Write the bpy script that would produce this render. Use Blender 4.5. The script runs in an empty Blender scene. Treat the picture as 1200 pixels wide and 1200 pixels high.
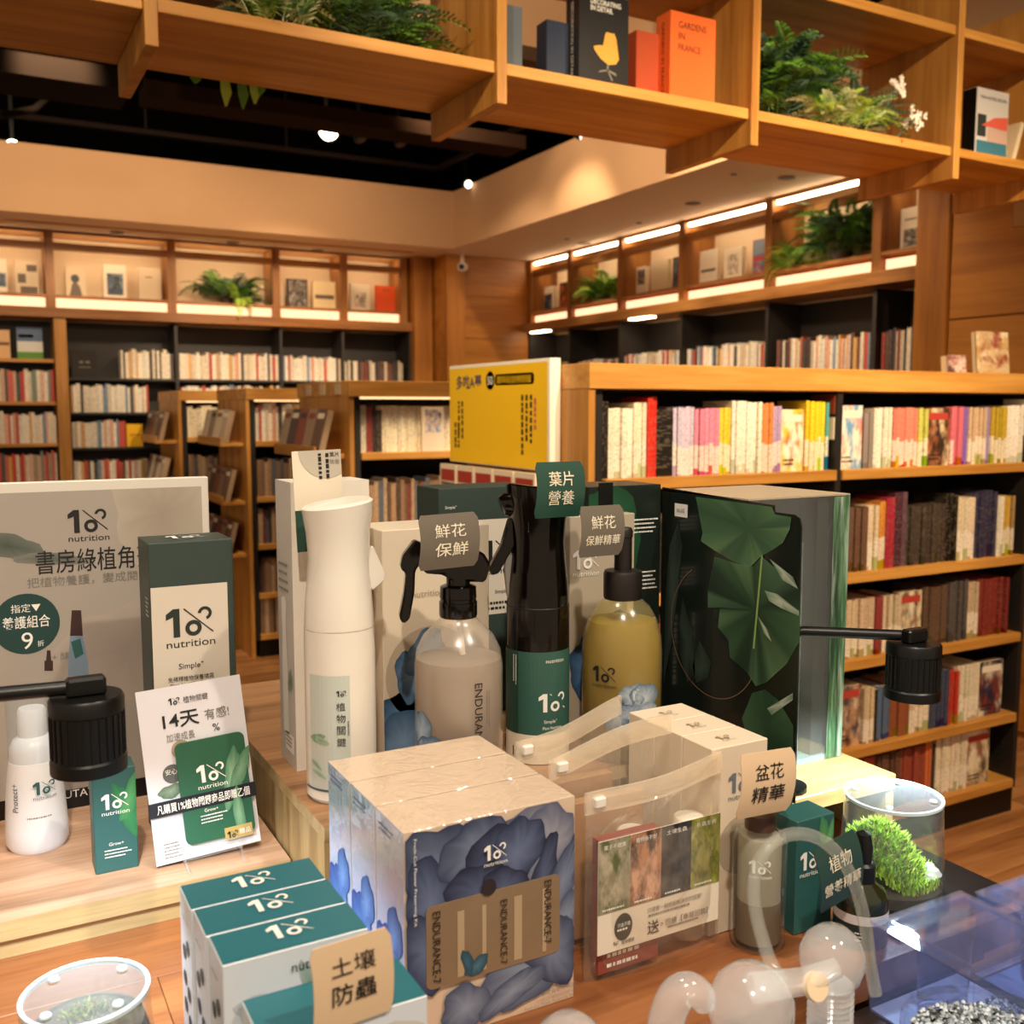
import bpy, bmesh, math, random
from mathutils import Vector, Matrix, noise

SC = bpy.context.scene
COL = SC.collection
random.seed(7)

# ------------------------------------------------------------------ camera
F_PX, YAW, PITCH, EYE = 1170.0, math.radians(28.7), math.radians(5.9), 1.42
cam = bpy.data.cameras.new('camera')
cam.sensor_width = 36.0
cam.lens = F_PX / 1200.0 * 36.0
cam.clip_start = 0.02
cam.dof.use_dof = True
cam.dof.focus_distance = 0.95
cam.dof.aperture_fstop = 10.0
cam_ob = bpy.data.objects.new('camera', cam)
COL.objects.link(cam_ob)
cam_ob.location = (0, 0, EYE)
cam_ob.rotation_euler = (math.pi / 2 - PITCH, 0, -YAW)
SC.camera = cam_ob

# ------------------------------------------------------------------ world, exposure
SC.view_settings.view_transform = 'Standard'
SC.view_settings.look = 'None'
SC.view_settings.gamma = 1.0
SC.view_settings.use_curve_mapping = False
SC.view_settings.exposure = 0.58
world = bpy.data.worlds.new('shop_ambient')
SC.world = world
world.use_nodes = True
world.node_tree.nodes['Background'].inputs['Color'].default_value = (1.0, 0.76, 0.52, 1)
world.node_tree.nodes['Background'].inputs['Strength'].default_value = 0.36

WARM = (1.0, 0.77, 0.50)
COOL = (0.80, 0.92, 1.0)

def spot(loc, target, watts, size_deg=70, blend=0.6, color=WARM, radius=0.04):
    l = bpy.data.lights.new('spot_or_fill_light', 'SPOT')
    l.energy = watts; l.color = color
    l.spot_size = math.radians(size_deg); l.spot_blend = blend; l.shadow_soft_size = radius
    o = bpy.data.objects.new('spot_or_fill_light', l)
    COL.objects.link(o)
    o.location = loc
    o.rotation_euler = (Vector(target) - Vector(loc)).to_track_quat('-Z', 'Y').to_euler()
    return o

# ceiling track spots over the display table (outside the frame, above and behind the camera)
NEUT = (1.0, 0.87, 0.70)
spot((-0.25, -0.55, 3.2), (0.45, 0.85, 1.05), 112, 50, color=NEUT)
spot((1.1, -0.5, 3.2), (0.6, 0.8, 1.05), 88, 50, color=NEUT)
spot((0.1, 1.0, 3.3), (0.35, 0.8, 1.0), 34, 45, color=NEUT)
# on the overhead shelf and the near gondola
spot((0.9, 0.2, 3.1), (1.5, 2.2, 2.3), 110, 50)
spot((2.1, 0.3, 3.1), (2.6, 2.2, 2.2), 110, 50)
spot((0.0, 0.4, 3.1), (0.4, 2.2, 2.3), 85, 55)
spot((1.6, 0.6, 2.9), (1.8, 2.15, 1.3), 115, 65)
spot((2.5, 0.6, 2.9), (2.7, 2.15, 0.9), 130, 75)
spot((0.2, 1.15, 2.75), (1.38, 2.55, 1.38), 80, 26)  # added spot, put here only to brighten the yellow board
# aisle spots in the open ceiling, on the rear gondolas and wall bookcases
for (x, y, tx, ty, tz, w) in [(1.3, 3.36, 1.65, 3.95, 1.2, 110), (0.4, 3.6, 1.38, 4.2, 1.2, 25), (1.2, 4.75, 1.7, 5.6, 1.1, 120),
                              (0.4, 4.6, 0.6, 7.4, 1.2, 170), (1.9, 4.6, 2.0, 7.4, 1.35, 170),
                              (2.8, 4.8, 3.2, 7.2, 1.3, 90), (2.2, 4.6, 4.04, 5.6, 1.6, 120),
                              (2.2, 3.6, 4.04, 4.1, 1.6, 120), (2.75, 5.2, 3.25, 5.2, 2.62, 3),
                              (2.75, 3.6, 3.25, 3.6, 2.62, 3)]:
    spot((x, y, 3.25), (tx, ty, tz), w, 75 if w < 10 else 42)

# recessed downlights of the right soffit, on the plants
spot((3.72, 3.98, 2.585), (4.10, 3.98, 2.25), 9, 70, 0.7, (1.0, 0.84, 0.60), 0.03)
spot((3.72, 6.12, 2.585), (4.10, 6.12, 2.25), 6, 60, 0.7, (1.0, 0.84, 0.60), 0.03)
# added fill spots without fixtures, evening out the light on the soffit faces
for (x, y, tx, ty, w) in ((-0.2, 5.45, -0.1, 6.84, 36), (0.9, 5.45, 1.0, 6.84, 36), (2.0, 5.45, 2.1, 6.84, 36), (1.9, 4.4, 3.25, 4.9, 50), (1.9, 3.5, 3.25, 3.4, 40)):
    spot((x, y, 2.95), (tx, ty, 2.62), w, 115, 1.0, (1.0, 0.74, 0.47), 0.12)

# ------------------------------------------------------------------ pixel helpers
_f = Vector((math.sin(YAW) * math.cos(PITCH), math.cos(YAW) * math.cos(PITCH), -math.sin(PITCH)))
_r = Vector((math.cos(YAW), -math.sin(YAW), 0))
_u = _r.cross(_f)
_o = Vector((0, 0, EYE))
def on(axis, value, x, y):
    """point where the line of sight through a pixel meets the plane axis = value"""
    d = _f * F_PX + _r * (x - 600) + _u * (600 - y)
    i = 'XYZ'.index(axis)
    return _o + d * ((value - _o[i]) / d[i])

# ------------------------------------------------------------------ materials
def C(h):
    h = h.lstrip('#')
    out = []
    for i in (0, 2, 4):
        c = int(h[i:i + 2], 16) / 255.0
        out.append(c / 12.92 if c <= 0.04045 else ((c + 0.055) / 1.055) ** 2.4)
    return (*out, 1.0)

MATS = {}
def new_mat(name):
    m = bpy.data.materials.new(name)
    m.use_nodes = True
    MATS[name] = m
    nt = m.node_tree
    return m, nt, nt.nodes['Principled BSDF']

def mat(name, col='#808080', rough=0.5, metal=0.0, spec=0.5, coat=0.0, var=0.0, vscale=20.0, bump=0.0, bscale=200.0, sheen=0):
    if name in MATS: return MATS[name]
    m, nt, b = new_mat(name)
    c = C(col) if isinstance(col, str) else col
    b.inputs['Base Color'].default_value = c
    b.inputs['Roughness'].default_value = rough
    b.inputs['Metallic'].default_value = metal
    b.inputs['Specular IOR Level'].default_value = spec
    b.inputs['Coat Weight'].default_value = coat
    b.inputs['Coat Roughness'].default_value = 0.08
    if var or bump:
        tc = nt.nodes.new('ShaderNodeTexCoord')
    if var:
        n = nt.nodes.new('ShaderNodeTexNoise'); n.inputs['Scale'].default_value = vscale
        n.inputs['Detail'].default_value = 4
        nt.links.new(tc.outputs['Object'], n.inputs['Vector'])
        h = nt.nodes.new('ShaderNodeHueSaturation'); h.inputs['Color'].default_value = c
        mr = nt.nodes.new('ShaderNodeMapRange')
        mr.inputs['To Min'].default_value = 1 - var; mr.inputs['To Max'].default_value = 1 + var
        nt.links.new(n.outputs['Fac'], mr.inputs['Value'])
        nt.links.new(mr.outputs['Result'], h.inputs['Value'])
        nt.links.new(h.outputs['Color'], b.inputs['Base Color'])
    if bump:
        n2 = nt.nodes.new('ShaderNodeTexNoise'); n2.inputs['Scale'].default_value = bscale
        nt.links.new(tc.outputs['Object'], n2.inputs['Vector'])
        bp = nt.nodes.new('ShaderNodeBump'); bp.inputs['Strength'].default_value = bump
        bp.inputs['Distance'].default_value = 0.001
        nt.links.new(n2.outputs['Fac'], bp.inputs['Height'])
        nt.links.new(bp.outputs['Normal'], b.inputs['Normal'])
    return m

def wood(name, light, dark, axis='x', scale=1.0, rough=0.45, rnd=True):
    if name in MATS: return MATS[name]
    m, nt, b = new_mat(name)
    N, Lk = nt.nodes, nt.links
    tc = N.new('ShaderNodeTexCoord'); mp = N.new('ShaderNodeMapping')
    s = [14.0 * scale] * 3
    s['xyz'.index(axis)] = 0.9 * scale
    mp.inputs['Scale'].default_value = s
    Lk.new(tc.outputs['Object'], mp.inputs['Vector'])
    src = mp.outputs['Vector']
    if rnd:
        oi = N.new('ShaderNodeObjectInfo'); ad = N.new('ShaderNodeVectorMath'); ad.operation = 'MULTIPLY_ADD'
        cb = N.new('ShaderNodeCombineXYZ')
        for k in 'XYZ': Lk.new(oi.outputs['Random'], cb.inputs[k])
        ad.inputs[1].default_value = (37, 53, 71)
        Lk.new(cb.outputs[0], ad.inputs[0]); Lk.new(src, ad.inputs[2]); src = ad.outputs[0]
    n1 = N.new('ShaderNodeTexNoise'); n1.inputs['Scale'].default_value = 1.0; n1.inputs['Detail'].default_value = 3
    n1.inputs['Distortion'].default_value = 0.15
    n2 = N.new('ShaderNodeTexNoise'); n2.inputs['Scale'].default_value = 6.0; n2.inputs['Detail'].default_value = 6
    Lk.new(src, n1.inputs['Vector']); Lk.new(src, n2.inputs['Vector'])
    mx = N.new('ShaderNodeMath'); mx.operation = 'MULTIPLY_ADD'; mx.inputs[1].default_value = 0.45
    Lk.new(n2.outputs['Fac'], mx.inputs[0]); Lk.new(n1.outputs['Fac'], mx.inputs[2])
    rp = N.new('ShaderNodeValToRGB')
    rp.color_ramp.elements[0].position = 0.5; rp.color_ramp.elements[0].color = C(dark)
    rp.color_ramp.elements[1].position = 0.85; rp.color_ramp.elements[1].color = C(light)
    Lk.new(mx.outputs[0], rp.inputs['Fac'])
    hs = N.new('ShaderNodeHueSaturation')
    oi2 = N.new('ShaderNodeObjectInfo'); mr = N.new('ShaderNodeMapRange')
    mr.inputs['To Min'].default_value = 0.93; mr.inputs['To Max'].default_value = 1.06
    Lk.new(oi2.outputs['Random'], mr.inputs['Value']); Lk.new(mr.outputs['Result'], hs.inputs['Value'])
    Lk.new(rp.outputs['Color'], hs.inputs['Color']); Lk.new(hs.outputs['Color'], b.inputs['Base Color'])
    b.inputs['Roughness'].default_value = rough
    bp = N.new('ShaderNodeBump'); bp.inputs['Strength'].default_value = 0.12; bp.inputs['Distance'].default_value = 0.002
    Lk.new(n2.outputs['Fac'], bp.inputs['Height']); Lk.new(bp.outputs['Normal'], b.inputs['Normal'])
    return m

def emit(name, col, strength):
    if name in MATS: return MATS[name]
    m = bpy.data.materials.new(name); m.use_nodes = True; MATS[name] = m
    nt = m.node_tree; nt.nodes.clear()
    e = nt.nodes.new('ShaderNodeEmission'); o = nt.nodes.new('ShaderNodeOutputMaterial')
    e.inputs['Color'].default_value = (*col, 1) if len(col) == 3 else col
    e.inputs['Strength'].default_value = strength
    nt.links.new(e.outputs[0], o.inputs[0])
    return m

def film(name, tint='#ffffff', haze=0.04, hazecol='#ffffff', rough=0.06, gloss=1.0, bump=0.0, bscale=30.0):
    """thin clear plastic or glass: see-through, with a Fresnel sheen and a little milky haze"""
    if name in MATS: return MATS[name]
    m = bpy.data.materials.new(name); m.use_nodes = True; MATS[name] = m
    nt = m.node_tree; N, Lk = nt.nodes, nt.links; N.clear()
    out = N.new('ShaderNodeOutputMaterial')
    tr = N.new('ShaderNodeBsdfTransparent'); tr.inputs[0].default_value = C(tint)
    gl = N.new('ShaderNodeBsdfGlossy'); gl.inputs['Roughness'].default_value = rough
    gl.inputs['Color'].default_value = (gloss, gloss, gloss, 1)
    df = N.new('ShaderNodeBsdfDiffuse'); df.inputs[0].default_value = C(hazecol)
    tl = N.new('ShaderNodeBsdfTranslucent'); tl.inputs[0].default_value = C(hazecol)
    m0 = N.new('ShaderNodeAddShader')
    Lk.new(df.outputs[0], m0.inputs[0]); Lk.new(tl.outputs[0], m0.inputs[1])
    m1 = N.new('ShaderNodeMixShader'); m1.inputs[0].default_value = haze
    Lk.new(tr.outputs[0], m1.inputs[1]); Lk.new(m0.outputs[0], m1.inputs[2])
    fr = N.new('ShaderNodeLayerWeight'); fr.inputs['Blend'].default_value = 0.5
    pw_ = N.new('ShaderNodeMath'); pw_.operation = 'POWER'; pw_.inputs[1].default_value = 4.0
    ma = N.new('ShaderNodeMath'); ma.operation = 'MULTIPLY_ADD'; ma.inputs[1].default_value = 0.85; ma.inputs[2].default_value = 0.045
    Lk.new(fr.outputs['Facing'], pw_.inputs[0]); Lk.new(pw_.outputs[0], ma.inputs[0])
    m2 = N.new('ShaderNodeMixShader')
    Lk.new(ma.outputs[0], m2.inputs[0]); Lk.new(m1.outputs[0], m2.inputs[1]); Lk.new(gl.outputs[0], m2.inputs[2])
    if bump:
        tc = N.new('ShaderNodeTexCoord'); n = N.new('ShaderNodeTexNoise'); n.inputs['Scale'].default_value = bscale
        n.inputs['Distortion'].default_value = 1.5
        Lk.new(tc.outputs['Object'], n.inputs['Vector'])
        bp = N.new('ShaderNodeBump'); bp.inputs['Strength'].default_value = bump; bp.inputs['Distance'].default_value = 0.01
        Lk.new(n.outputs['Fac'], bp.inputs['Height'])
        Lk.new(bp.outputs['Normal'], gl.inputs['Normal']); Lk.new(bp.outputs['Normal'], fr.inputs['Normal'])
    Lk.new(m2.outputs[0], out.inputs[0])
    return m

def liquid(name, col, trans=0.5, rough=0.25):
    """cloudy liquid seen through a frosted wall: part diffuse, part light passing through"""
    if name in MATS: return MATS[name]
    m = bpy.data.materials.new(name); m.use_nodes = True; MATS[name] = m
    nt = m.node_tree; N, Lk = nt.nodes, nt.links; N.clear()
    out = N.new('ShaderNodeOutputMaterial')
    df = N.new('ShaderNodeBsdfDiffuse'); df.inputs[0].default_value = C(col)
    tl = N.new('ShaderNodeBsdfTranslucent'); tl.inputs[0].default_value = C(col)
    m1 = N.new('ShaderNodeMixShader'); m1.inputs[0].default_value = trans
    Lk.new(df.outputs[0], m1.inputs[1]); Lk.new(tl.outputs[0], m1.inputs[2])
    Lk.new(m1.outputs[0], out.inputs[0])
    return m

def vcol_mat(name, rough=0.6, spec=0.3):
    if name in MATS: return MATS[name]
    m, nt, b = new_mat(name)
    a = nt.nodes.new('ShaderNodeVertexColor'); a.layer_name = 'Col'
    nt.links.new(a.outputs['Color'], b.inputs['Base Color'])
    b.inputs['Roughness'].default_value = rough; b.inputs['Specular IOR Level'].default_value = spec
    return m

def spine_mat(name, use_vcol):
    """book spines: own colour, a contrasting band and rows of small printed characters"""
    m, nt, b = new_mat(name)
    N, Lk = nt.nodes, nt.links
    tc = N.new('ShaderNodeTexCoord')
    if use_vcol:
        a = N.new('ShaderNodeVertexColor'); a.layer_name = 'Col'; base = a.outputs['Color']
        co = tc.outputs['Object']
        mp = N.new('ShaderNodeMapping'); mp.inputs['Scale'].default_value = (130, 130, 90)
    else:
        oi = N.new('ShaderNodeObjectInfo'); base = oi.outputs['Color']
        co = tc.outputs['Generated']
        mp = N.new('ShaderNodeMapping'); mp.inputs['Scale'].default_value = (2.6, 2.6, 34)
        cb = N.new('ShaderNodeCombineXYZ')
        for k in 'XYZ': Lk.new(oi.outputs['Random'], cb.inputs[k])
        sc = N.new('ShaderNodeVectorMath'); sc.operation = 'SCALE'; sc.inputs['Scale'].default_value = 91
        Lk.new(cb.outputs[0], sc.inputs[0]); Lk.new(sc.outputs[0], mp.inputs['Location'])
    Lk.new(co, mp.inputs['Vector'])
    nz = N.new('ShaderNodeTexNoise'); nz.inputs['Scale'].default_value = 1.0; nz.inputs['Detail'].default_value = 2
    Lk.new(mp.outputs[0], nz.inputs['Vector'])
    gt = N.new('ShaderNodeMath'); gt.operation = 'GREATER_THAN'; gt.inputs[1].default_value = 0.56
    Lk.new(nz.outputs['Fac'], gt.inputs[0])
    bw = N.new('ShaderNodeRGBToBW'); Lk.new(base, bw.inputs[0])
    g2 = N.new('ShaderNodeMath'); g2.operation = 'GREATER_THAN'; g2.inputs[1].default_value = 0.25
    Lk.new(bw.outputs[0], g2.inputs[0])
    ink = N.new('ShaderNodeMixRGB'); ink.inputs[1].default_value = C('#8c7c68'); ink.inputs[2].default_value = C('#3a2c28')
    Lk.new(g2.outputs[0], ink.inputs[0])
    fac = N.new('ShaderNodeMath'); fac.operation = 'MULTIPLY'; fac.inputs[1].default_value = 0.30
    Lk.new(gt.outputs[0], fac.inputs[0])
    m1 = N.new('ShaderNodeMixRGB'); Lk.new(fac.outputs[0], m1.inputs[0]); Lk.new(base, m1.inputs[1]); Lk.new(ink.outputs[0], m1.inputs[2])
    res = m1.outputs[0]
    if not use_vcol:
        sp = N.new('ShaderNodeSeparateXYZ'); Lk.new(co, sp.inputs[0])
        def below(a, b_):      # 1 where height < a * random + b
            th = N.new('ShaderNodeMath'); th.operation = 'MULTIPLY_ADD'; th.inputs[1].default_value = a; th.inputs[2].default_value = b_
            Lk.new(oi.outputs['Random'], th.inputs[0])
            lt = N.new('ShaderNodeMath'); lt.operation = 'LESS_THAN'
            Lk.new(sp.outputs['Z'], lt.inputs[0]); Lk.new(th.outputs[0], lt.inputs[1])
            return lt.outputs[0]
        # paler lower half on the brighter spines
        pf = N.new('ShaderNodeMath'); pf.operation = 'MULTIPLY'; Lk.new(below(0.10, 0.40), pf.inputs[0])
        gb = N.new('ShaderNodeMath'); gb.operation = 'MULTIPLY'; gb.inputs[1].default_value = 0.72; Lk.new(g2.outputs[0], gb.inputs[0])
        Lk.new(gb.outputs[0], pf.inputs[1])
        mp_ = N.new('ShaderNodeMixRGB'); mp_.inputs[2].default_value = C('#efe4d2'); Lk.new(pf.outputs[0], mp_.inputs[0]); Lk.new(base, mp_.inputs[1])
        Lk.new(mp_.outputs[0], m1.inputs[1])
        # small coloured publisher block at the foot
        hs = N.new('ShaderNodeHueSaturation'); hs.inputs['Saturation'].default_value = 1.3; hs.inputs['Value'].default_value = 0.62
        hu = N.new('ShaderNodeMapRange'); hu.inputs['To Min'].default_value = 0.40; hu.inputs['To Max'].default_value = 0.60
        Lk.new(oi.outputs['Random'], hu.inputs['Value']); Lk.new(hu.outputs[0], hs.inputs['Hue'])
        Lk.new(base, hs.inputs['Color'])
        m2 = N.new('ShaderNodeMixRGB'); Lk.new(below(0.26, -0.06), m2.inputs[0]); Lk.new(m1.outputs[0], m2.inputs[1]); Lk.new(hs.outputs[0], m2.inputs[2])
        res = m2.outputs[0]
    Lk.new(res, b.inputs['Base Color'])
    b.inputs['Roughness'].default_value = 0.4
    return m

def art_mat(name, cols, scale=3.0, seed=0.0):
    """printed cover picture: soft blotches of a few inks"""
    if name in MATS: return MATS[name]
    m, nt, b = new_mat(name)
    N, Lk = nt.nodes, nt.links
    tc = N.new('ShaderNodeTexCoord'); mp = N.new('ShaderNodeMapping')
    mp.inputs['Location'].default_value = (seed, seed * 2.3, seed * 3.1); mp.inputs['Scale'].default_value = (scale,) * 3
    Lk.new(tc.outputs['Generated'], mp.inputs['Vector'])
    def blot(k, sc, lo, hi):
        n = N.new('ShaderNodeTexNoise'); n.noise_dimensions = '4D'; n.inputs['W'].default_value = seed + k * 5.3
        n.inputs['Scale'].default_value = sc; n.inputs['Detail'].default_value = 5; n.inputs['Roughness'].default_value = 0.6
        Lk.new(mp.outputs[0], n.inputs['Vector'])
        r = N.new('ShaderNodeMapRange'); r.interpolation_type = 'SMOOTHSTEP'
        r.inputs['From Min'].default_value = lo; r.inputs['From Max'].default_value = hi
        Lk.new(n.outputs['Fac'], r.inputs['Value']); return r.outputs[0]
    def mix(f, a, b_):
        x = N.new('ShaderNodeMixRGB'); Lk.new(f, x.inputs[0])
        for slot, v in ((1, a), (2, b_)):
            if isinstance(v, str): x.inputs[slot].default_value = C(v)
            else: Lk.new(v, x.inputs[slot])
        return x.outputs[0]
    c = (list(cols) * 4)[:4]
    res = mix(blot(3, 0.7, 0.42, 0.58), mix(blot(1, 1.0, 0.4, 0.6), c[0], c[1]), mix(blot(2, 1.2, 0.4, 0.6), c[2], c[3]))
    Lk.new(res, b.inputs['Base Color'])
    b.inputs['Roughness'].default_value = 0.4
    return m

# ------------------------------------------------------------------ mesh helpers
class G:
    """collects vertices, faces, material slots and colours for one mesh"""
    def __init__(s): s.v = []; s.f = []; s.m = []; s.c = []
    def add(s, vs, fs, mi=0, cols=None):
        o = len(s.v); s.v += [Vector(p) for p in vs]
        s.c += (cols if cols else [(1, 1, 1, 1)] * len(vs))
        for f in fs: s.f.append([o + i for i in f]); s.m.append(mi)
        return s
    def box(s, x0, x1, y0, y1, z0, z1, mi=0, col=None, faces=None):
        vs = [(x, y, z) for z in (z0, z1) for y in (y0, y1) for x in (x0, x1)]
        fs = [(0, 2, 3, 1), (4, 5, 7, 6), (0, 1, 5, 4), (1, 3, 7, 5), (3, 2, 6, 7), (2, 0, 4, 6)]  # bottom top front right back left
        s.add(vs, fs, mi, [col] * 8 if col else None)
        if faces:
            for k, name in enumerate(('bottom', 'top', 'front', 'right', 'back', 'left')):
                if name in faces: s.m[-6 + k] = faces[name]
        return s
    def lathe(s, prof, cx, cy, z0=0.0, n=36, mi=0, cap=True, sx=1.0, sy=1.0):
        vs = []; fs = []
        for (r, z) in prof:
            for k in range(n):
                a = 2 * math.pi * k / n
                vs.append((cx + r * sx * math.cos(a), cy + r * sy * math.sin(a), z0 + z))
        for i in range(len(prof) - 1):
            for k in range(n):
                k2 = (k + 1) % n
                fs.append((i * n + k, i * n + k2, (i + 1) * n + k2, (i + 1) * n + k))
        if cap:
            if prof[0][0] > 1e-5: fs.append(tuple(range(n - 1, -1, -1)))
            if prof[-1][0] > 1e-5: fs.append(tuple((len(prof) - 1) * n + k for k in range(n)))
        return s.add(vs, fs, mi)
    def tube(s, pts, r, n=10, mi=0, cap=True):
        pts = [Vector(p) for p in pts]; vs = []; fs = []
        rs = r if isinstance(r, (list, tuple)) else [r] * len(pts)
        ref = None
        for i, p in enumerate(pts):
            t = (pts[min(i + 1, len(pts) - 1)] - pts[max(i - 1, 0)]).normalized()
            if ref is None:
                ref = t.orthogonal().normalized()
            ref = (ref - t * ref.dot(t)).normalized()
            b = t.cross(ref)
            for k in range(n):
                a = 2 * math.pi * k / n
                vs.append(p + (ref * math.cos(a) + b * math.sin(a)) * rs[i])
        for i in range(len(pts) - 1):
            for k in range(n):
                k2 = (k + 1) % n
                fs.append((i * n + k, i * n + k2, (i + 1) * n + k2, (i + 1) * n + k))
        if cap:
            fs.append(tuple(range(n - 1, -1, -1))); fs.append(tuple((len(pts) - 1) * n + k for k in range(n)))
        return s.add(vs, fs, mi)
    def prism(s, poly, vec, mi=0):
        """poly: list of 3D points, pushed along vec"""
        poly = [Vector(p) for p in poly]; vec = Vector(vec); n = len(poly)
        vs = poly + [p + vec for p in poly]
        fs = [tuple(range(n - 1, -1, -1)), tuple(range(n, 2 * n))]
        fs += [(i, (i + 1) % n, n + (i + 1) % n, n + i) for i in range(n)]
        return s.add(vs, fs, mi)
    def xf(s, M):
        s.v = [M @ p for p in s.v]; return s

PRINTS = {'logo', 'lettering', 'small_print', 'leaf_print', 'flower_print', 'photo_print', 'badge', 'label_print', 'shade_print', 'title_strip', 'picture',
          'drawing', 'sketch', 'title_band', 'sticker', 'round_icons', 'round_photo', 'bottle_print', 'dropper_print', 'barcode_sticker', 'base_line',
          'label_foot', 'label_dark_strip', 'label_band', 'ring_print', 'highlight_print', 'midrib_print', 'poster_print', 'foot_strip', 'board_print', 'banner',
          'arc_print', 'green_edge', 'sprayer_print', 'chip_print', 'roof_print', 'sky_print', 'pool_print', 'house_print', 'tree_print', 'chair_print', 'chair_leg_print',
          'bottle_gleam', 'thumb_notch', 'grass_band', 'sky_band', 'mark', 'portrait_print', 'figure_hair', 'figure_dress', 'label_panel'}
BODY = {}    # first mesh of every thing: its print hangs under it
WL = {}      # world position of every object's origin
def mk(name, g, mats, parent=None, smooth=False, bevel=0.0, vcol=False, origin=None):
    if not isinstance(mats, (list, tuple)): mats = [mats]
    me = bpy.data.meshes.new(name)
    xs = [p.x for p in g.v]; ys = [p.y for p in g.v]; zs = [p.z for p in g.v]
    org = Vector(origin) if origin is not None else Vector(((min(xs) + max(xs)) / 2, (min(ys) + max(ys)) / 2, min(zs)))
    me.from_pydata([p - org for p in g.v], [], g.f)
    for m in mats: me.materials.append(m)
    me.polygons.foreach_set('material_index', g.m)
    if vcol:
        ca = me.color_attributes.new('Col', 'FLOAT_COLOR', 'POINT')
        ca.data.foreach_set('color', [c for col in g.c for c in col])
    if bevel:
        bm = bmesh.new(); bm.from_mesh(me)
        bmesh.ops.bevel(bm, geom=bm.edges[:], offset=bevel, segments=1, affect='EDGES', clamp_overlap=True)
        bm.to_mesh(me); bm.free()
    if smooth:
        me.polygons.foreach_set('use_smooth', [True] * len(me.polygons))
        if hasattr(me, 'set_sharp_from_angle'): me.set_sharp_from_angle(angle=math.radians(38))
    me.update()
    o = bpy.data.objects.new(name, me); COL.objects.link(o)
    WL[o] = org
    if parent is not None and parent.type == 'EMPTY':
        if parent not in BODY: BODY[parent] = o
        elif name in PRINTS: parent = BODY[parent]
    if parent is not None:
        o.parent = parent; o.location = org - WL[parent]
    else:
        o.location = org
    return o

def thing(name, label, cat, loc, group=None):
    o = bpy.data.objects.new(name, None); COL.objects.link(o)
    o.empty_display_size = 0.02
    o.location = loc; WL[o] = Vector(loc)
    o['label'] = label; o['category'] = cat
    if group: o['group'] = group
    return o

def tag(o, label, cat, group=None):
    o['label'] = label; o['category'] = cat
    if group: o['group'] = group
    return o

def struct(o):
    o['kind'] = 'structure'; return o

def inst(name, me, parent, loc, rot=(0, 0, 0), scale=(1, 1, 1), color=None):
    """another object sharing a mesh; loc in world space"""
    o = bpy.data.objects.new(name, me); COL.objects.link(o)
    WL[o] = Vector(loc)
    if parent is not None: o.parent = parent; o.location = Vector(loc) - WL[parent]
    else: o.location = loc
    o.rotation_euler = rot; o.scale = scale
    if color: o.color = color
    return o

class Fr:
    """a flat frame: origin, right, up; n points out of the surface"""
    def __init__(s, o, r, u):
        s.o = Vector(o); s.r = Vector(r).normalized(); s.u = Vector(u).normalized(); s.n = s.r.cross(s.u)
    def p(s, a, b, c=0.0): return s.o + s.r * a + s.u * b + s.n * c
def FRONT(x0, y, z0): return Fr((x0, y, z0), (1, 0, 0), (0, 0, 1))
def LEFT(x, y_far, z0): return Fr((x, y_far, z0), (0, -1, 0), (0, 0, 1))
def TOP(x0, y0, z): return Fr((x0, y0, z), (1, 0, 0), (0, 1, 0))
class Cyl:
    """frame wrapped round a vertical cylinder; a = 0 faces the angle given"""
    def __init__(s, cx, cy, r, ang, z0): s.cx, s.cy, s.r0, s.ang, s.z0 = cx, cy, r, ang, z0
    def p(s, a, b, c=0.0):
        t = s.ang + a / s.r0
        return Vector((s.cx + (s.r0 + c) * math.cos(t), s.cy + (s.r0 + c) * math.sin(t), s.z0 + b))

EPS = 0.0004
def decal(name, F, u0, u1, v0, v1, m, parent, off=EPS, nu=1):
    g = G(); vs = []; fs = []
    for i in range(nu + 1):
        u = u0 + (u1 - u0) * i / nu
        vs += [F.p(u, v0, off), F.p(u, v1, off)]
    for i in range(nu): fs.append((2 * i, 2 * i + 2, 2 * i + 3, 2 * i + 1))
    g.add(vs, fs)
    return mk(name, g, m, parent)

def shape(name, F, polys, m, parent, off=EPS):
    g = G()
    for poly in polys: g.add([F.p(a, b, off) for a, b in poly], [tuple(range(len(poly)))])
    return mk(name, g, m, parent)

def disc_poly(cx, cy, r, n=28, a0=0.0, a1=2 * math.pi):
    return [(cx + r * math.cos(a0 + (a1 - a0) * k / n), cy + r * math.sin(a0 + (a1 - a0) * k / n)) for k in range(n)]

def ring_quads(cx, cy, ro, ri, a0, a1, n=20):
    out = []
    for k in range(n):
        t0 = a0 + (a1 - a0) * k / n; t1 = a0 + (a1 - a0) * (k + 1) / n
        out.append([(cx + ro * math.cos(t0), cy + ro * math.sin(t0)), (cx + ro * math.cos(t1), cy + ro * math.sin(t1)),
                    (cx + ri * math.cos(t1), cy + ri * math.sin(t1)), (cx + ri * math.cos(t0), cy + ri * math.sin(t0))])
    return out

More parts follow.
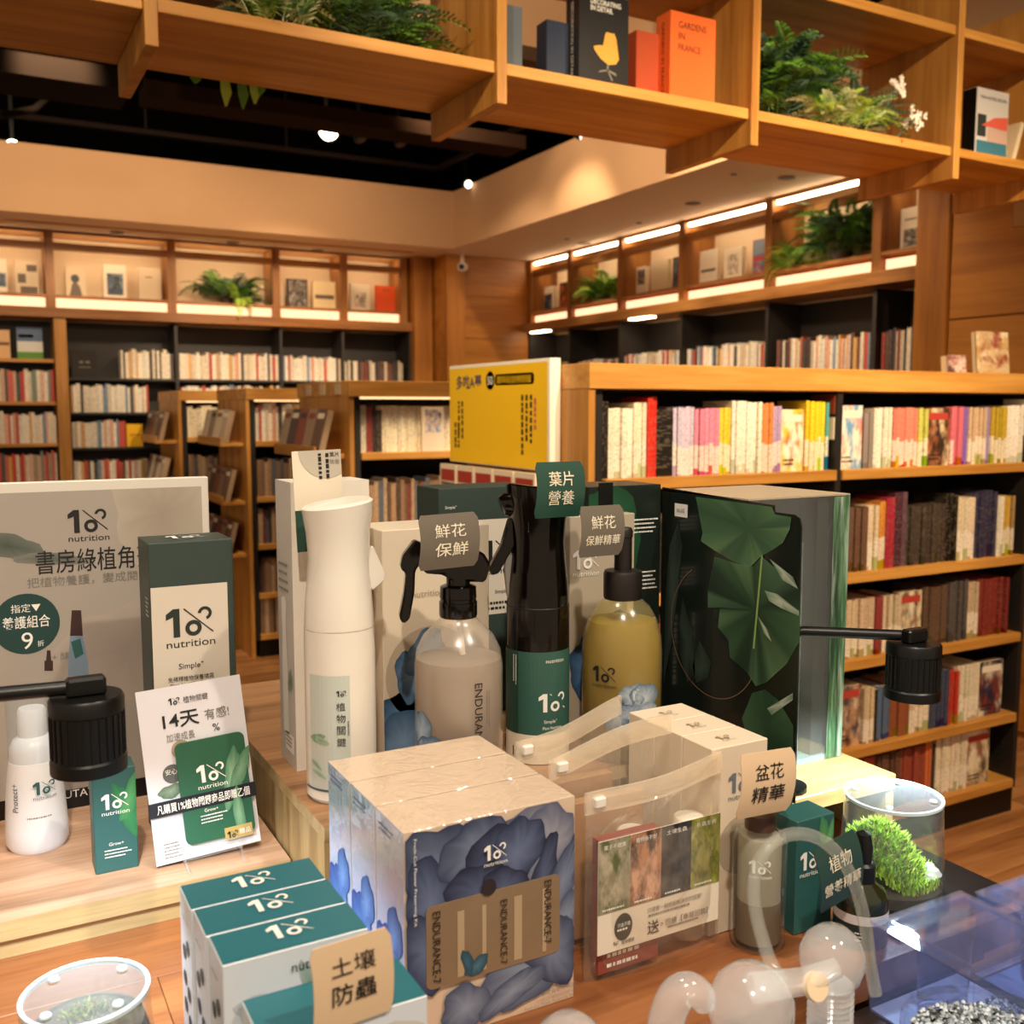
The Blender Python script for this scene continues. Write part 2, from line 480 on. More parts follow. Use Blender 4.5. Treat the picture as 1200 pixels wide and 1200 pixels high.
def curve(pts, n=6):
    """smooth path through the points"""
    P = [Vector(p) for p in pts]; out = []
    for i in range(len(P) - 1):
        a, b, c, d = P[max(i - 1, 0)], P[i], P[i + 1], P[min(i + 2, len(P) - 1)]
        for k in range(n):
            t = k / n
            out.append(0.5 * ((2 * b) + (c - a) * t + (2 * a - 5 * b + 4 * c - d) * t * t + (3 * b - a - 3 * c + d) * t * t * t))
    return out + [P[-1]]
_TC = {}
def glyphs(s, bold, space=1.0):
    key = (s, bold, space)
    if key not in _TC:
        cu = bpy.data.curves.new('lettering', 'FONT')
        cu.body = s; cu.resolution_u = 3; cu.offset = bold; cu.space_character = space
        o = bpy.data.objects.new('lettering', cu); COL.objects.link(o)
        dg = bpy.context.evaluated_depsgraph_get()
        me = bpy.data.meshes.new_from_object(o.evaluated_get(dg))
        vs = [(v.co.x, v.co.y) for v in me.vertices]; fs = [tuple(p.vertices) for p in me.polygons]
        bpy.data.objects.remove(o); bpy.data.curves.remove(cu); bpy.data.meshes.remove(me)
        _TC[key] = (vs, fs)
    return _TC[key]

def text(s, F, u, v, h, m, parent, w=None, bold=0.0, align='C', rot=0, name='lettering', off=2 * EPS, space=1.0):
    """lettering h tall (bounding box), centred (C) or left aligned (L) at u, vertical centre v; rot in quarter turns clockwise"""
    vs, fs = glyphs(s, bold, space)
    x0 = min(p[0] for p in vs); x1 = max(p[0] for p in vs); y0 = min(p[1] for p in vs); y1 = max(p[1] for p in vs)
    k = h / (y1 - y0); kx = k if w is None else w / (x1 - x0)
    g = G(); out = []
    for (x, y) in vs:
        a = (x - (x0 + x1) / 2) * kx; b = (y - (y0 + y1) / 2) * k
        if align == 'L': a += (x1 - x0) / 2 * kx
        for _ in range(rot): a, b = b, -a
        out.append(F.p(u + a, v + b, off))
    g.add(out, fs)
    return mk(name, g, m, parent)

def greek(F, u0, v1, w, rows, m, parent, h=0.0015, gap=0.0032, name='small_print', seed=1, vertical=False):
    """lines of print too small to read, kept as broken strokes"""
    rr = random.Random(seed); g = G()
    for i in range(rows):
        a = 0.0; ww = w * rr.uniform(0.75, 1.0)
        while a < ww:
            l = rr.uniform(0.6, 1.5) * h
            if vertical: q = [(u0 + i * gap, v1 - a - l), (u0 + i * gap + h, v1 - a - l), (u0 + i * gap + h, v1 - a), (u0 + i * gap, v1 - a)]
            else: q = [(u0 + a, v1 - i * gap - h), (u0 + a + l, v1 - i * gap - h), (u0 + a + l, v1 - i * gap), (u0 + a, v1 - i * gap)]
            g.add([F.p(x, y, 2 * EPS) for x, y in q], [(0, 1, 2, 3)])
            a += l + h * rr.uniform(0.25, 0.6)
    return mk(name, g, m, parent)

def logo(F, u, v, w, m, parent, word=True, m2=None, off=2 * EPS, sq=1.0):
    """the stroked '1%' mark with 'nutrition' under it; (u, v) is its lower-left corner, w its width"""
    k = w / 1.65
    polys = [[(0.24, 0), (0.46, 0), (0.46, 1.0), (0.24, 1.0), (0.0, 0.80), (0.0, 0.62), (0.24, 0.72)]]
    polys = [[(0.24, 0), (0.46, 0), (0.46, 1.0), (0.24, 1.0)], [(0.0, 0.62), (0.24, 0.72), (0.24, 1.0), (0.0, 0.82)]]
    polys += ring_quads(0.92, 0.28, 0.28, 0.14, 0, 2 * math.pi, 24)
    polys += ring_quads(1.32, 0.77, 0.24, 0.13, math.radians(-75), math.radians(175), 18)
    polys += [[(0.62, 1.0), (0.59, 0.97), (1.58, 0.07), (1.61, 0.10)]]
    P = [[(u + x * k, v + y * k * sq) for x, y in q] for q in polys]
    shape('logo', F, P, m, parent, off)
    if word:
        text('nutrition', F, u + w * 0.5, v - 0.25 * k * sq, 0.25 * k * sq, m2 or m, parent, w=w, bold=0.0, off=off)

def petals(F, parent, specs, name='flower_print', m=None, off=EPS, seed=3, clip=None):
    """printed petals: fans of colour, pale in the middle and darker at the rim"""
    g = G(); rr = random.Random(seed)
    for k, (cx, cy, rx, ry, ang, c_in, c_out) in enumerate(specs):
        n = 26; vs = [F.p(cx, cy, off + k * 0.00006)]; cols = [C(c_in)]
        ca, sa = math.cos(ang), math.sin(ang)
        for ring, fr in ((0, 0.55), (1, 0.93), (2, 1.0)):
            for i in range(n):
                t = 2 * math.pi * i / n
                wob = 1 + 0.10 * math.sin(3 * t + k) + 0.06 * math.sin(7 * t + 2 * k)
                x = rx * math.cos(t) * fr * wob; y = ry * math.sin(t) * fr * wob
                qx, qy = cx + x * ca - y * sa, cy + x * sa + y * ca
                if clip: qx = min(max(qx, clip[0]), clip[1]); qy = min(max(qy, clip[2]), clip[3])
                vs.append(F.p(qx, qy, off + k * 0.00006))
                a, b = C(c_in), C(c_out); f = (0.35 + 0.3 * rr.random(), 0.75 + .25 * rr.random(), 1.0)[ring]
                cols.append(tuple(a[j] * (1 - f) + b[j] * f for j in range(4)))
        fs = [(0, 1 + i, 1 + (i + 1) % n) for i in range(n)]
        for ring in (0, 1):
            o = 1 + ring * n
            fs += [(o + i, o + n + i, o + n + (i + 1) % n, o + (i + 1) % n) for i in range(n)]
        g.add(vs, fs, 0, cols)
    return mk(name, g, m or vcol_mat('printed_petals', 0.45), parent, vcol=True)

def carton(name, label, x0, x1, y0, y1, z0, z1, mats, faces=None, cat='carton', group=None, bevel=0.0007):
    t = thing(name, label, cat, ((x0 + x1) / 2, (y0 + y1) / 2, z0), group)
    mk('carton_body', G().box(x0, x1, y0, y1, z0, z1, faces=faces), mats, t, bevel=0 if faces else bevel)
    return t

def rounded(w, h, r, n=5):
    out = []
    for cx, cy, a in ((w - r, h - r, 0), (r, h - r, 90), (r, r, 180), (w - r, r, 270)):
        for k in range(n + 1):
            t = math.radians(a + 90 * k / n); out.append((cx + r * math.cos(t), cy + r * math.sin(t)))
    return out

# ------------------------------------------------------------------ shared materials
OAK_X = wood('oak_along_x', '#d0974a', '#a86e28', 'x', 1.0)
OAK_Y = wood('oak_along_y', '#d0974a', '#a86e28', 'y', 1.0)
OAK_Z = wood('oak_along_z', '#c88f44', '#9e6624', 'z', 1.0)
PANEL_X = wood('panel_oak_along_x', '#b5762c', '#94591c', 'x', 0.8)
PANEL_Y = wood('panel_oak_along_y', '#b5762c', '#94591c', 'y', 0.8)
PANEL_Z = wood('panel_oak_along_z', '#ae702a', '#8c541a', 'z', 0.8)
FLOOR_X = wood('floor_oak', '#b98352', '#86542c', 'x', 0.9, 0.4)
TABLE_X = wood('table_cherry_wood', '#9c6238', '#744224', 'x', 2.2, 0.35)
RISER_D = wood('riser_shaded_top', '#a97c54', '#7c5536', 'x', 3.0, 0.4)  # darker riser wood: the weaker light on this top is put into the colour
RISER_X = wood('riser_ash_wood', '#cfa688', '#a87e60', 'x', 3.0, 0.4)
EDGE_X = wood('riser_edge_band', '#c4ab7c', '#a2895a', 'x', 3.0, 0.4)
EDGE_Y = wood('riser_side_veneer', '#b39a6a', '#8a7046', 'z', 3.0, 0.4)
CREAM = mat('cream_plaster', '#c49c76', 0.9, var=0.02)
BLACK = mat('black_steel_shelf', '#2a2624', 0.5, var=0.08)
CEIL = mat('ceiling_paint_bounce_lit', '#f0dac0', 0.9)  # white paint, lightened further: missing bounce light is put into the colour
VOID = mat('black_ceiling_paint', '#020202', 0.9, spec=0.05)
DARKPIPE = mat('dark_pipe_paint', '#1a120e', 0.8, spec=0.1)
WHITE = mat('white_card', '#f0ece4', 0.5)
INK = mat('black_ink', '#1c1b1b', 0.5)
INK_G = mat('grey_ink', '#7c7770', 0.5)
INK_W = mat('white_ink', '#f4f1ea', 0.5)
GREEN_D = mat('dark_green_card', '#34433e', 0.45, var=0.03)
TEAL = mat('teal_card', '#256a76', 0.4, var=0.03)
TEAL_G = mat('teal_green_card', '#2b5c5a', 0.4)
FOREST = mat('forest_green_card', '#27483c', 0.45)
BLKP = mat('glossy_black_plastic', '#080505', 0.14, spec=0.45)
BLKM = mat('satin_black_plastic', '#0a0a0a', 0.38, spec=0.4)
CLEAR = film('clear_plastic', '#fbfcfc', 0.03)
WRAP = film('shrink_wrap', '#fafbfc', 0.05, rough=0.08, bump=0.15, bscale=45)
GLASS = film('clear_glass', '#f4f8f6', 0.02, rough=0.03)

# ================================================================== ROOM
ZC, YA, XB = 2.60, 7.40, 4.04           # low ceiling, face of the left wall unit, face of the right wall unit
XS, YS, ZS = 3.25, 6.835, 3.01          # soffit faces and their upper edge

fl = struct(mk('floor', G().box(-4.5, 5.6, -2.5, 8.4, -0.06, -0.004), mat('floor_joint_dark', '#4a2f1a', 0.7)))
plank = None
pw, pl = 0.18, 1.25
rowi = 0
yy = -0.3
while yy < 6.6:
    xx = -0.6 - (rowi * 0.47) % pl
    while xx < 4.0:
        g = G().box(0, pl - 0.003, 0, pw - 0.003, -0.004, 0.0)
        if plank is None:
            o = mk('plank', g, FLOOR_X, fl, origin=(0, 0, 0)); plank = o.data
            o.location = Vector((xx, yy, 0)) - WL[fl]; WL[o] = Vector((xx, yy, 0))
        else:
            inst('plank', plank, fl, (xx, yy, 0))
        xx += pl
    yy += pw; rowi += 1

struct(mk('wall_back', G().box(-4.5, 5.6, 7.78, 7.9, 0, 4.1), VOID))
struct(mk('wall_right', G().box(4.44, 4.56, -2.5, 7.78, 0, 4.1), VOID))
struct(mk('ceiling', G().box(-3.0, 5.6, -1.2, 8.4, 4.05, 4.1), VOID))
# dropped ceilings round the open void, each with its vertical fascia
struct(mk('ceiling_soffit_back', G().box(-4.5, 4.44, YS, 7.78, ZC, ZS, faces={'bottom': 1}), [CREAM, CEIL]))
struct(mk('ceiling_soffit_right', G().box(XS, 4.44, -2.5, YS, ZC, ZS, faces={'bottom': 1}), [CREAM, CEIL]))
# thin shadow-gap profile in the soffit underside
struct(mk('trim_1', G().box(-1.5, 3.05, 7.12, 7.14, ZC - 0.006, ZC), PANEL_X))

# downlights and sprinkler caps in the dropped ceiling
dl_m = mat('downlight_dark_trim', '#5a3a22', 0.6)
for i, (px, py, nm, lb) in enumerate([(685, 285, 'recessed_downlight', 'dark recessed downlight in soffit, farthest along the right wall'),
                                      (664, 280, 'recessed_downlight', 'small ceiling cap left of the farthest right-wall downlight'),
                                      (664 + 85, 261, 'recessed_downlight', 'small ceiling cap in the middle of the right soffit'),
                                      (812, 238, 'recessed_downlight', 'dark recessed downlight over the third right-wall display bay'),
                                      (860, 204, 'recessed_downlight', 'small ceiling cap near the overhead shelf underside'),
                                      (922, 208, 'recessed_downlight', 'dark recessed downlight nearest the overhead shelf'),
                                      (137, 272, 'recessed_downlight', 'dark recessed downlight above the first full left-wall bay'),
                                      (273, 284, 'recessed_downlight', 'dark recessed downlight above the fern on left wall'),
                                      (372, 293, 'recessed_downlight', 'dark recessed downlight above the fourth left-wall bay')]):
    p = on('Z', ZC, px, py)
    r = 0.045 if 'dark' in lb else 0.018
    o = mk(nm, G().lathe([(r, -0.004), (r, 0.002)], p.x, p.y, ZC, 20), dl_m)
    tag(o, lb, 'downlight')

# dark services up in the void
def bar(name, label, cat, x0, x1, y0, y1, z0, z1, m):
    return tag(mk(name, G().box(x0, x1, y0, y1, z0, z1), m), label, cat)
p = on('Z', 3.16, 513, 197)
q = on('Z', 3.16, 690, 140)
t = thing('lighting_track', 'dark lighting track running round the black ceiling void', 'track', (p.x, p.y, 3.14))
mk('track_rail', G().box(-2.5, p.x, p.y - 0.02, p.y + 0.02, 3.14, 3.17), DARKPIPE, t)
mk('track_rail', G().box(p.x - 0.02, p.x + 0.02, 1.5, p.y, 3.14, 3.17), DARKPIPE, t)
for hx in (0.2, 1.1, 2.0):
    mk('hanger_rod', G().box(hx - 0.006, hx + 0.006, p.y - 0.006, p.y + 0.006, 3.17, 4.05), DARKPIPE, t)
p1 = on('Y', 5.0, 60, 80); p2 = on('Y', 5.0, 60, 92)
bar('air_duct', 'dim brown air duct crossing the black ceiling void', 'duct', -2.5, 0.75, 5.0, 5.35, p2.z, p1.z + 0.05, mat('dim_duct', '#1a120d', 0.9, spec=0.05))
p1 = on('Y', 4.6, 250, 104); p2 = on('Y', 4.6, 250, 122)
bar('cable_tray', 'dim brown cable tray behind the overhead shelf and hanging leaves', 'tray', 0.75, 2.6, 4.6, 4.8, p2.z, p1.z, mat('dim_tray', '#2a1c13', 0.9, spec=0.05))
for hx in (1.2, 2.3):
    tag(mk('hanger_rod', G().box(hx - 0.006, hx + 0.006, 4.69, 4.71, p1.z, 4.05), DARKPIPE), 'thin rod holding the cable tray, %s one' % ('left' if hx < 2 else 'right'), 'rod')
t = thing('ceiling_pipe', 'thin dark conduit dropping down at upper left of void', 'pipe', (on('Y', 5.6, 50, 100)))
a = on('Y', 5.6, 52, 60); b = on('Y', 5.6, 52, 118); c = on('Y', 5.6, 40, 128); d = on('Y', 5.6, 0, 136)
mk('conduit', G().tube([a, b, c, d], 0.018, 8), DARKPIPE, t, smooth=True)
# cream bulkhead beam just behind the overhead shelf
b0 = on('Y', 3.0, 600, 50)
t = thing('ceiling_beam', 'lit cream bulkhead beam behind the overhead shelf books', 'beam', (1.8, 3.0, b0.z - 0.05))
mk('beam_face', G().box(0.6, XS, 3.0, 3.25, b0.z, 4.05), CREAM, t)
mk('beam_edge', G().box(0.6, XS, 3.0, 3.25, b0.z - 0.045, b0.z), mat('beam_brown_trim', '#4b2f1b', 0.7), t)  # dark brown band along the beam's lower edge

# track lamps: heads with a glowing lens turned into the room
LENS = emit('lamp_lens_warm', (1.0, 0.84, 0.58), 40)
def track_lamp(label, p, aim, r, l, lens):
    t = thing('track_lamp', label, 'lamp', p, 'track lamps in the black ceiling void')
    ax = (Vector(aim) - Vector(p)).normalized()
    p = Vector(p)
    hd = mk('lamp_head', G().tube([p - ax * l, p - ax * l * 0.5, p - ax * 0.004], [r * 0.75, r, r], 16), BLKM, t, smooth=True)
    mk('lens', G().tube([p - ax * 0.006, p], [r * 0.88, r * 0.88], 16), lens, BODY[t])
    mk('bracket', G().box(p.x - 0.01, p.x + 0.01, p.y + 0.03, p.y + 0.05, p.z, 4.05), BLKM, t)
q = on('Z', 3.02, 385, 153); track_lamp('brightest glaring track lamp below the overhead shelf in black void', q, (0.25, 0, 1.4), 0.06, 0.14, LENS)
q = on('Z', 2.98, 15, 172); track_lamp('glowing track lamp at far left over the cream soffit', q, (0.9, 1.0, 1.2), 0.045, 0.13, LENS)
LENS2 = emit('lamp_lens_soft', (1.0, 0.88, 0.68), 4)
q = on('Z', 3.0, 549, 216); track_lamp('small track lamp at the inner corner of the soffit', q, (3.1, 4.6, 2.3), 0.03, 0.10, LENS2)
q = on('Z', 3.0, 685, 161); track_lamp('small track lamp half behind the overhead shelf on right soffit', q, (3.1, 2.8, 2.3), 0.03, 0.10, LENS2)
for (px, py, lb) in [(345 + 78, 165, 'unlit track lamp hanging right of the brightest lamp'), (470, 170, 'unlit track lamp tucked beside the overhead shelf divider')]:
    q = on('Z', 3.15, px, py)
    track_lamp(lb, q, (q.x + 0.2, q.y - 0.3, 2.2), 0.04, 0.15, BLKM)

# cctv camera on the corner panelling
q = on('Z', ZC, 541, 297)
t = thing('security_camera', 'small white dome camera hanging at the ceiling corner', 'camera', (q.x, q.y, ZC - 0.14))
cw = mat('camera_white', '#d8cbb8', 0.4)
mk('mount_arm', G().box(q.x - 0.012, q.x + 0.012, q.y - 0.02, q.y + 0.0, ZC - 0.1, ZC), cw, t)
mk('camera_body', G().tube([(q.x + 0.02, q.y, ZC - 0.1), (q.x - 0.05, q.y - 0.10, ZC - 0.115)], 0.032, 14), cw, t, smooth=True)
mk('camera_lens', G().tube([(q.x - 0.05, q.y - 0.10, ZC - 0.115), (q.x - 0.056, q.y - 0.108, ZC - 0.116)], 0.022, 14), BLKP, t)

# ------------------------------------------------------------------ oak panelling in the corner and at right
YP = 7.12
cp = struct(mk('wall_corner', G().box(3.30, 4.05, YP, 7.78, 0, ZC), PANEL_X))
for k in range(8):
    z0 = 0.02 + k * 0.325
    o = mk('panel', G().box(3.47, 4.04, YP - 0.012, YP, z0, min(z0 + 0.322, ZC - 0.002)), PANEL_X, cp, bevel=0.002)
mk('corner_post', G().box(3.30, 3.455, YP - 0.05, YP, 0, ZC - 0.002), PANEL_Z, cp)
mk('side_post', G().box(3.13, 3.28, YA - 0.10, YA + 0.1, 0, ZC - 0.002), PANEL_Z, cp)
XR = 3.96
rp = struct(mk('wall_panelling_right', G().box(XR, 4.44, -2.4, 3.26, 0, ZC), PANEL_Y))
jz = on('X', XR, 1150, 372).z
for (za, zb) in ((0.03, jz - 0.9), (jz - 0.893, jz - 0.004), (jz + 0.004, ZC - 0.003)):
    for (ya, yb) in ((1.95, 3.08), (0.75, 1.943), (-0.5, 0.743)):
        mk('panel', G().box(XR - 0.014, XR, ya, yb, za, zb), PANEL_Y, rp, bevel=0.002)
mk('corner_post', G().box(XR - 0.03, XR + 0.02, 3.09, 3.26, 0, ZC - 0.002), PANEL_Z, rp)
q = on('X', XR - 0.015, 1196, 250)
o = mk('wall_switch', G().box(XR - 0.022, XR - 0.014, q.y - 0.06, q.y + 0.03, q.z - 0.055, q.z + 0.06), mat('switch_wood_tone', '#b58450', 0.5), bevel=0.003)
tag(o, 'pale square plate on the oak panelling at right edge', 'plate')

# ------------------------------------------------------------------ left wall: lit display tier above dark bookcases
LED = emit('warm_led_strip', (1.0, 0.78, 0.50), 13.0)
LEDH = emit('warm_led_hidden_strip', (1.0, 0.76, 0.48), 9.0)
GLOW = emit('warm_led_diffuser', (1.0, 0.46, 0.24), 1.7)
NICHE = mat('niche_back_panel', '#dcc4a2', 0.85)
RAIL_X = wood('rail_walnut_along_x', '#a87034', '#824f20', 'x', 1.2)
RAIL_Y = wood('rail_walnut_along_y', '#b57e44', '#8a5828', 'y', 1.2)
RAIL_Z = wood('rail_walnut_along_z', '#a87034', '#824f20', 'z', 1.2)
ax_div = [-1.1, -0.25, 0.55, 1.33, 2.07, 2.59, 3.08]
ta = thing('display_tier', 'backlit display niches along the top of the left wall', 'display shelf', (1.0, YA, 2.02))
mk('back_panel', G().box(-1.5, 3.12, YA + 0.24, YA + 0.26, 2.02, ZC), NICHE, ta)
mk('top_rail', G().box(-1.5, 3.12, YA + 0.0, YA + 0.24, ZC - 0.02, ZC - 0.003), RAIL_X, ta)
mk('middle_rail', G().box(-1.5, 3.12, YA + 0.005, YA + 0.05, 2.475, 2.52), RAIL_X, ta)
mk('ledge', G().box(-1.5, 3.12, YA + 0.0, YA + 0.24, 2.163, 2.178), RAIL_X, ta)
mk('bottom_rail', G().box(-1.5, 3.16, YA - 0.05, YA + 0.24, 2.025, 2.09), RAIL_X, ta)
for i in range(len(ax_div)):
    mk('divider', G().box(ax_div[i] - 0.025, ax_div[i] + 0.03, YA - 0.005, YA + 0.24, 2.09, ZC - 0.003), RAIL_Z, ta)
    if i + 1 < len(ax_div):
        a, b = ax_div[i] + 0.035, ax_div[i + 1] - 0.03
        mk('light_strip', G().box(a, b, YA + 0.056, YA + 0.072, 2.492, 2.512), LEDH, ta)
        mk('glow_panel', G().box(a, b, YA + 0.03, YA + 0.035, 2.095, 2.158), GLOW, ta)

# wooden bookcase at the far left, black bookcases beside it
tw = thing('bookcase', 'oak bookcase at far left with bright shelf edges', 'bookcase', (-0.3, YA, 0))
for xu in (0.56,):
    mk('upright', G().box(xu, xu + 0.075, YA - 0.03, YA + 0.28, 0, 2.024), OAK_Z, tw)
mk('back_panel', G().box(-1.5, 0.56, YA + 0.25, YA + 0.27, 0, 2.024), BLACK, tw)
ZW = [1.75, 1.468, 1.19, 0.92, 0.64, 0.36, 0.1]
for z in ZW:
    mk('shelf', G().box(-1.5, 0.555, YA, YA + 0.25, z - 0.022, z), OAK_X, tw)
tb = thing('bookcase', 'black wall bookcase under the left display niches', 'bookcase', (1.8, YA, 0))
mk('back_panel', G().box(0.64, 3.12, YA + 0.25, YA + 0.27, 0, 2.024), BLACK, tb)
ZB = [1.63, 1.395, 1.155, 0.91, 0.65, 0.37, 0.1]
for z in ZB:
    for (xa, xb) in ((0.64, 1.335), (1.36, 2.085), (2.11, 2.565), (2.59, 3.11)):
        mk('shelf', G().box(xa, xb, YA + 0.01, YA + 0.25, z - 0.016, z), BLACK, tb)
for xu in (1.338, 2.088, 2.568):
    mk('upright', G().box(xu, xu + 0.02, YA, YA + 0.25, 0, 2.02), BLACK, tb)
mk('side_panel', G().box(3.112, 3.128, YA - 0.02, YA + 0.25, 0, 2.02), BLACK, tb)

# ------------------------------------------------------------------ right wall: the same tier, running towards the camera
by_div = [6.48, 5.82, 5.14, 4.36, 3.59]
tr_ = thing('display_tier', 'backlit display niches along the top of the right wall', 'display shelf', (XB, 5.2, 2.02))
mk('back_panel', G().box(XB + 0.24, XB + 0.26, 3.27, YP - 0.02, 2.02, ZC), NICHE, tr_)
mk('top_rail', G().box(XB + 0.01, XB + 0.24, 3.27, YP - 0.02, ZC - 0.02, ZC - 0.003), RAIL_Y, tr_)
mk('middle_rail', G().box(XB + 0.005, XB + 0.05, 3.27, YP - 0.02, 2.47, 2.515), RAIL_Y, tr_)
mk('ledge', G().box(XB, XB + 0.24, 3.27, YP - 0.02, 2.178, 2.195), RAIL_Y, tr_)
mk('bottom_rail', G().box(XB - 0.06, XB + 0.24, 3.265, YP - 0.02, 2.03, 2.095), RAIL_Y, tr_)
edges = [7.08] + by_div + [3.28]
for i, y in enumerate(by_div + [7.08]):
    mk('divider', G().box(XB - 0.005, XB + 0.24, y - 0.028, y + 0.028, 2.095, ZC - 0.003), RAIL_Z, tr_)
for i in range(len(edges) - 1):
    a, b = edges[i + 1] + 0.035, edges[i] - 0.035
    mk('light_strip', G().box(XB + 0.02, XB + 0.045, a, b, ZC - 0.038, ZC - 0.021), LED, tr_)
    mk('glow_panel', G().box(XB + 0.03, XB + 0.035, a, b, 2.102, 2.158), GLOW, tr_)
for y in (6.9, 5.55):
    mk('under_light', G().box(XB - 0.03, XB + 0.02, y - 0.12, y + 0.12, 2.022, 2.029), LED, tr_)
tb2 = thing('bookcase', 'black wall bookcase under the right display niches', 'bookcase', (XB, 5.2, 0))
mk('back_panel', G().box(XB + 0.25, XB + 0.27, 3.27, YP - 0.02, 0, 2.02), BLACK, tb2)
for y in by_div + [YP - 0.03]:
    mk('upright', G().box(XB, XB + 0.25, y - 0.012, y + 0.012, 0, 2.02), BLACK, tb2)
for i in range(len(edges) - 1):
    a, b = edges[i + 1] + 0.013, edges[i] - 0.013
    for z in (1.60, 1.3, 1.0, 0.7, 0.4, 0.1):
        mk('shelf', G().box(XB + 0.01, XB + 0.25, a, b, z - 0.016, z), BLACK, tb2)

# ------------------------------------------------------------------ overhead shelf hanging above the near gondola
YO, DO = 2.12, 0.375
to = thing('overhead_shelf', 'honey oak shelf unit hanging overhead across the picture', 'shelf', (1.5, YO, 2.12))
odiv = [-0.45, 0.36, 1.135, 1.905, 2.72, 3.20]
TH = 0.026
for i, x in enumerate(odiv):
    mk('divider', G().box(x - TH / 2, x + TH / 2, YO, YO + DO, 2.125, 2.75), OAK_Z, to, bevel=0.0015)
for i in range(len(odiv) - 1):
    a, b = odiv[i] + TH / 2 + 0.0005, odiv[i + 1] - TH / 2 - 0.0005
    mk('shelf_board', G().box(a, b, YO + 0.012, YO + DO, 2.195, 2.222), OAK_X, to, bevel=0.0015)
    if i >= 1: mk('upper_board', G().box(a, b, YO + 0.012, YO + DO, 2.552, 2.58), OAK_X, to, bevel=0.0015)
for x in (0.36, 1.9, 2.7):
    mk('hanger_rod', G().tube([(x, YO + 0.19, 2.745), (x, YO + 0.19, 4.05)], 0.008, 8), BLKM, to)
ZO = 2.222

# ================================================================== GONDOLAS
GZ = [1.240, 0.925, 0.655, 0.372, 0.135]
GD = 0.72
BSHELF = mat('gondola_black_board', '#1d1917', 0.55, var=0.08)
STRIP = emit('gondola_led_strip', (1.0, 0.60, 0.28), 1.3)
def gondola(label, x0, x1, y0, ups, depth=GD, strip=True):
    t = thing('gondola_shelf', label, 'bookcase', ((x0 + x1) / 2, y0, 0), 'double-sided gondolas in the aisle')
    mk('top_board', G().box(x0, x1, y0 - 0.005, y0 + depth, 1.470, 1.535), OAK_X, t, bevel=0.002)
    mk('end_panel', G().box(x0, x0 + 0.028, y0 + 0.03, y0 + depth - 0.03, 0.0, 1.4695), OAK_Z, t)
    mk('front_post', G().box(x0, x0 + 0.02, y0 + 0.0, y0 + 0.029, 0.0, 1.4695), OAK_Z, t)
    mk('side_board', G().box(x0 + 0.029, x0 + 0.05, y0 + 0.012, y0 + depth / 2 - 0.012, 0.10, 1.4695), BSHELF, t)
    mk('back_panel', G().box(x0 + 0.051, x1, y0 + depth / 2 - 0.011, y0 + depth / 2 + 0.011, 0.10, 1.4695), BSHELF, t)
    mk('plinth', G().box(x0 + 0.05, x1, y0 + 0.03, y0 + depth - 0.03, 0, 0.10), BLKM, t)
    if strip: mk('light_strip', G().box(x0 + 0.06, x1 - 0.02, y0 + 0.03, y0 + 0.05, 1.461, 1.4695), STRIP, t)
    xs = [x0 + 0.051] + ups
    for i in range(len(ups)):
        a = xs[i] + (0.0115 if i else 0.0); b = xs[i + 1] - 0.0115
        for z in GZ:
            mk('shelf', G().box(a, b, y0 - 0.004, y0 + depth / 2 - 0.012, z - 0.03, z), OAK_X, t, bevel=0.0015)
        mk('upright', G().box(xs[i + 1] - 0.011, xs[i + 1] + 0.011, y0 + 0.004, y0 + depth / 2 - 0.012, 0.101, 1.4695), BSHELF, t)
    return t

X1G = 1.38
Y1, Y2, Y3, Y4 = 2.12, 3.90, 5.60, 6.55
X4G = 1.19
g1 = gondola('near gondola of comics with oak top, end carries the yellow board', X1G, 3.20, Y1, [2.262, 3.165], strip=False)
g2 = gondola('second gondola from the front, left of the yellow board', X1G, 3.20, Y2, [2.262, 3.165])
g3 = gondola('third gondola from the front with five lit shelves', X1G, 3.20, Y3, [2.262, 3.165])
g4 = gondola('farthest gondola just in front of the left wall bookcase', X4G, 2.60, Y4, [2.0, 2.58])
# peg slots down the near gondola uprights
slot_m = mat('peg_slot_dark', '#050404', 0.8)
for xu in (2.262, 3.165):
    g = G()
    for k in range(60):
        z = 0.16 + k * 0.0215
        if z < 1.44: g.box(xu - 0.0122, xu - 0.0112, Y1 + 0.05, Y1 + 0.075, z, z + 0.008)
    mk('peg_slots', g, slot_m, g1)['kind'] = 'stuff'
# shelf-end cards on the near gondola
for (xu, za, zb, c, nm) in ((2.2495, 1.405, 1.462, '#8c3a1e', 'shelf_card'), (2.2495, 1.33, 1.395, '#e8dcc0', 'shelf_card'),
                            (3.1525, 1.40, 1.452, '#eee6d2', 'shelf_card'), (3.1525, 1.33, 1.39, '#eee6d2', 'shelf_card')):
    mk(nm, G().box(xu - 0.002, xu + 0.001, Y1 + 0.012, Y1 + 0.105, za, zb), mat('shelf_card_' + c[1:], c, 0.5), g1)

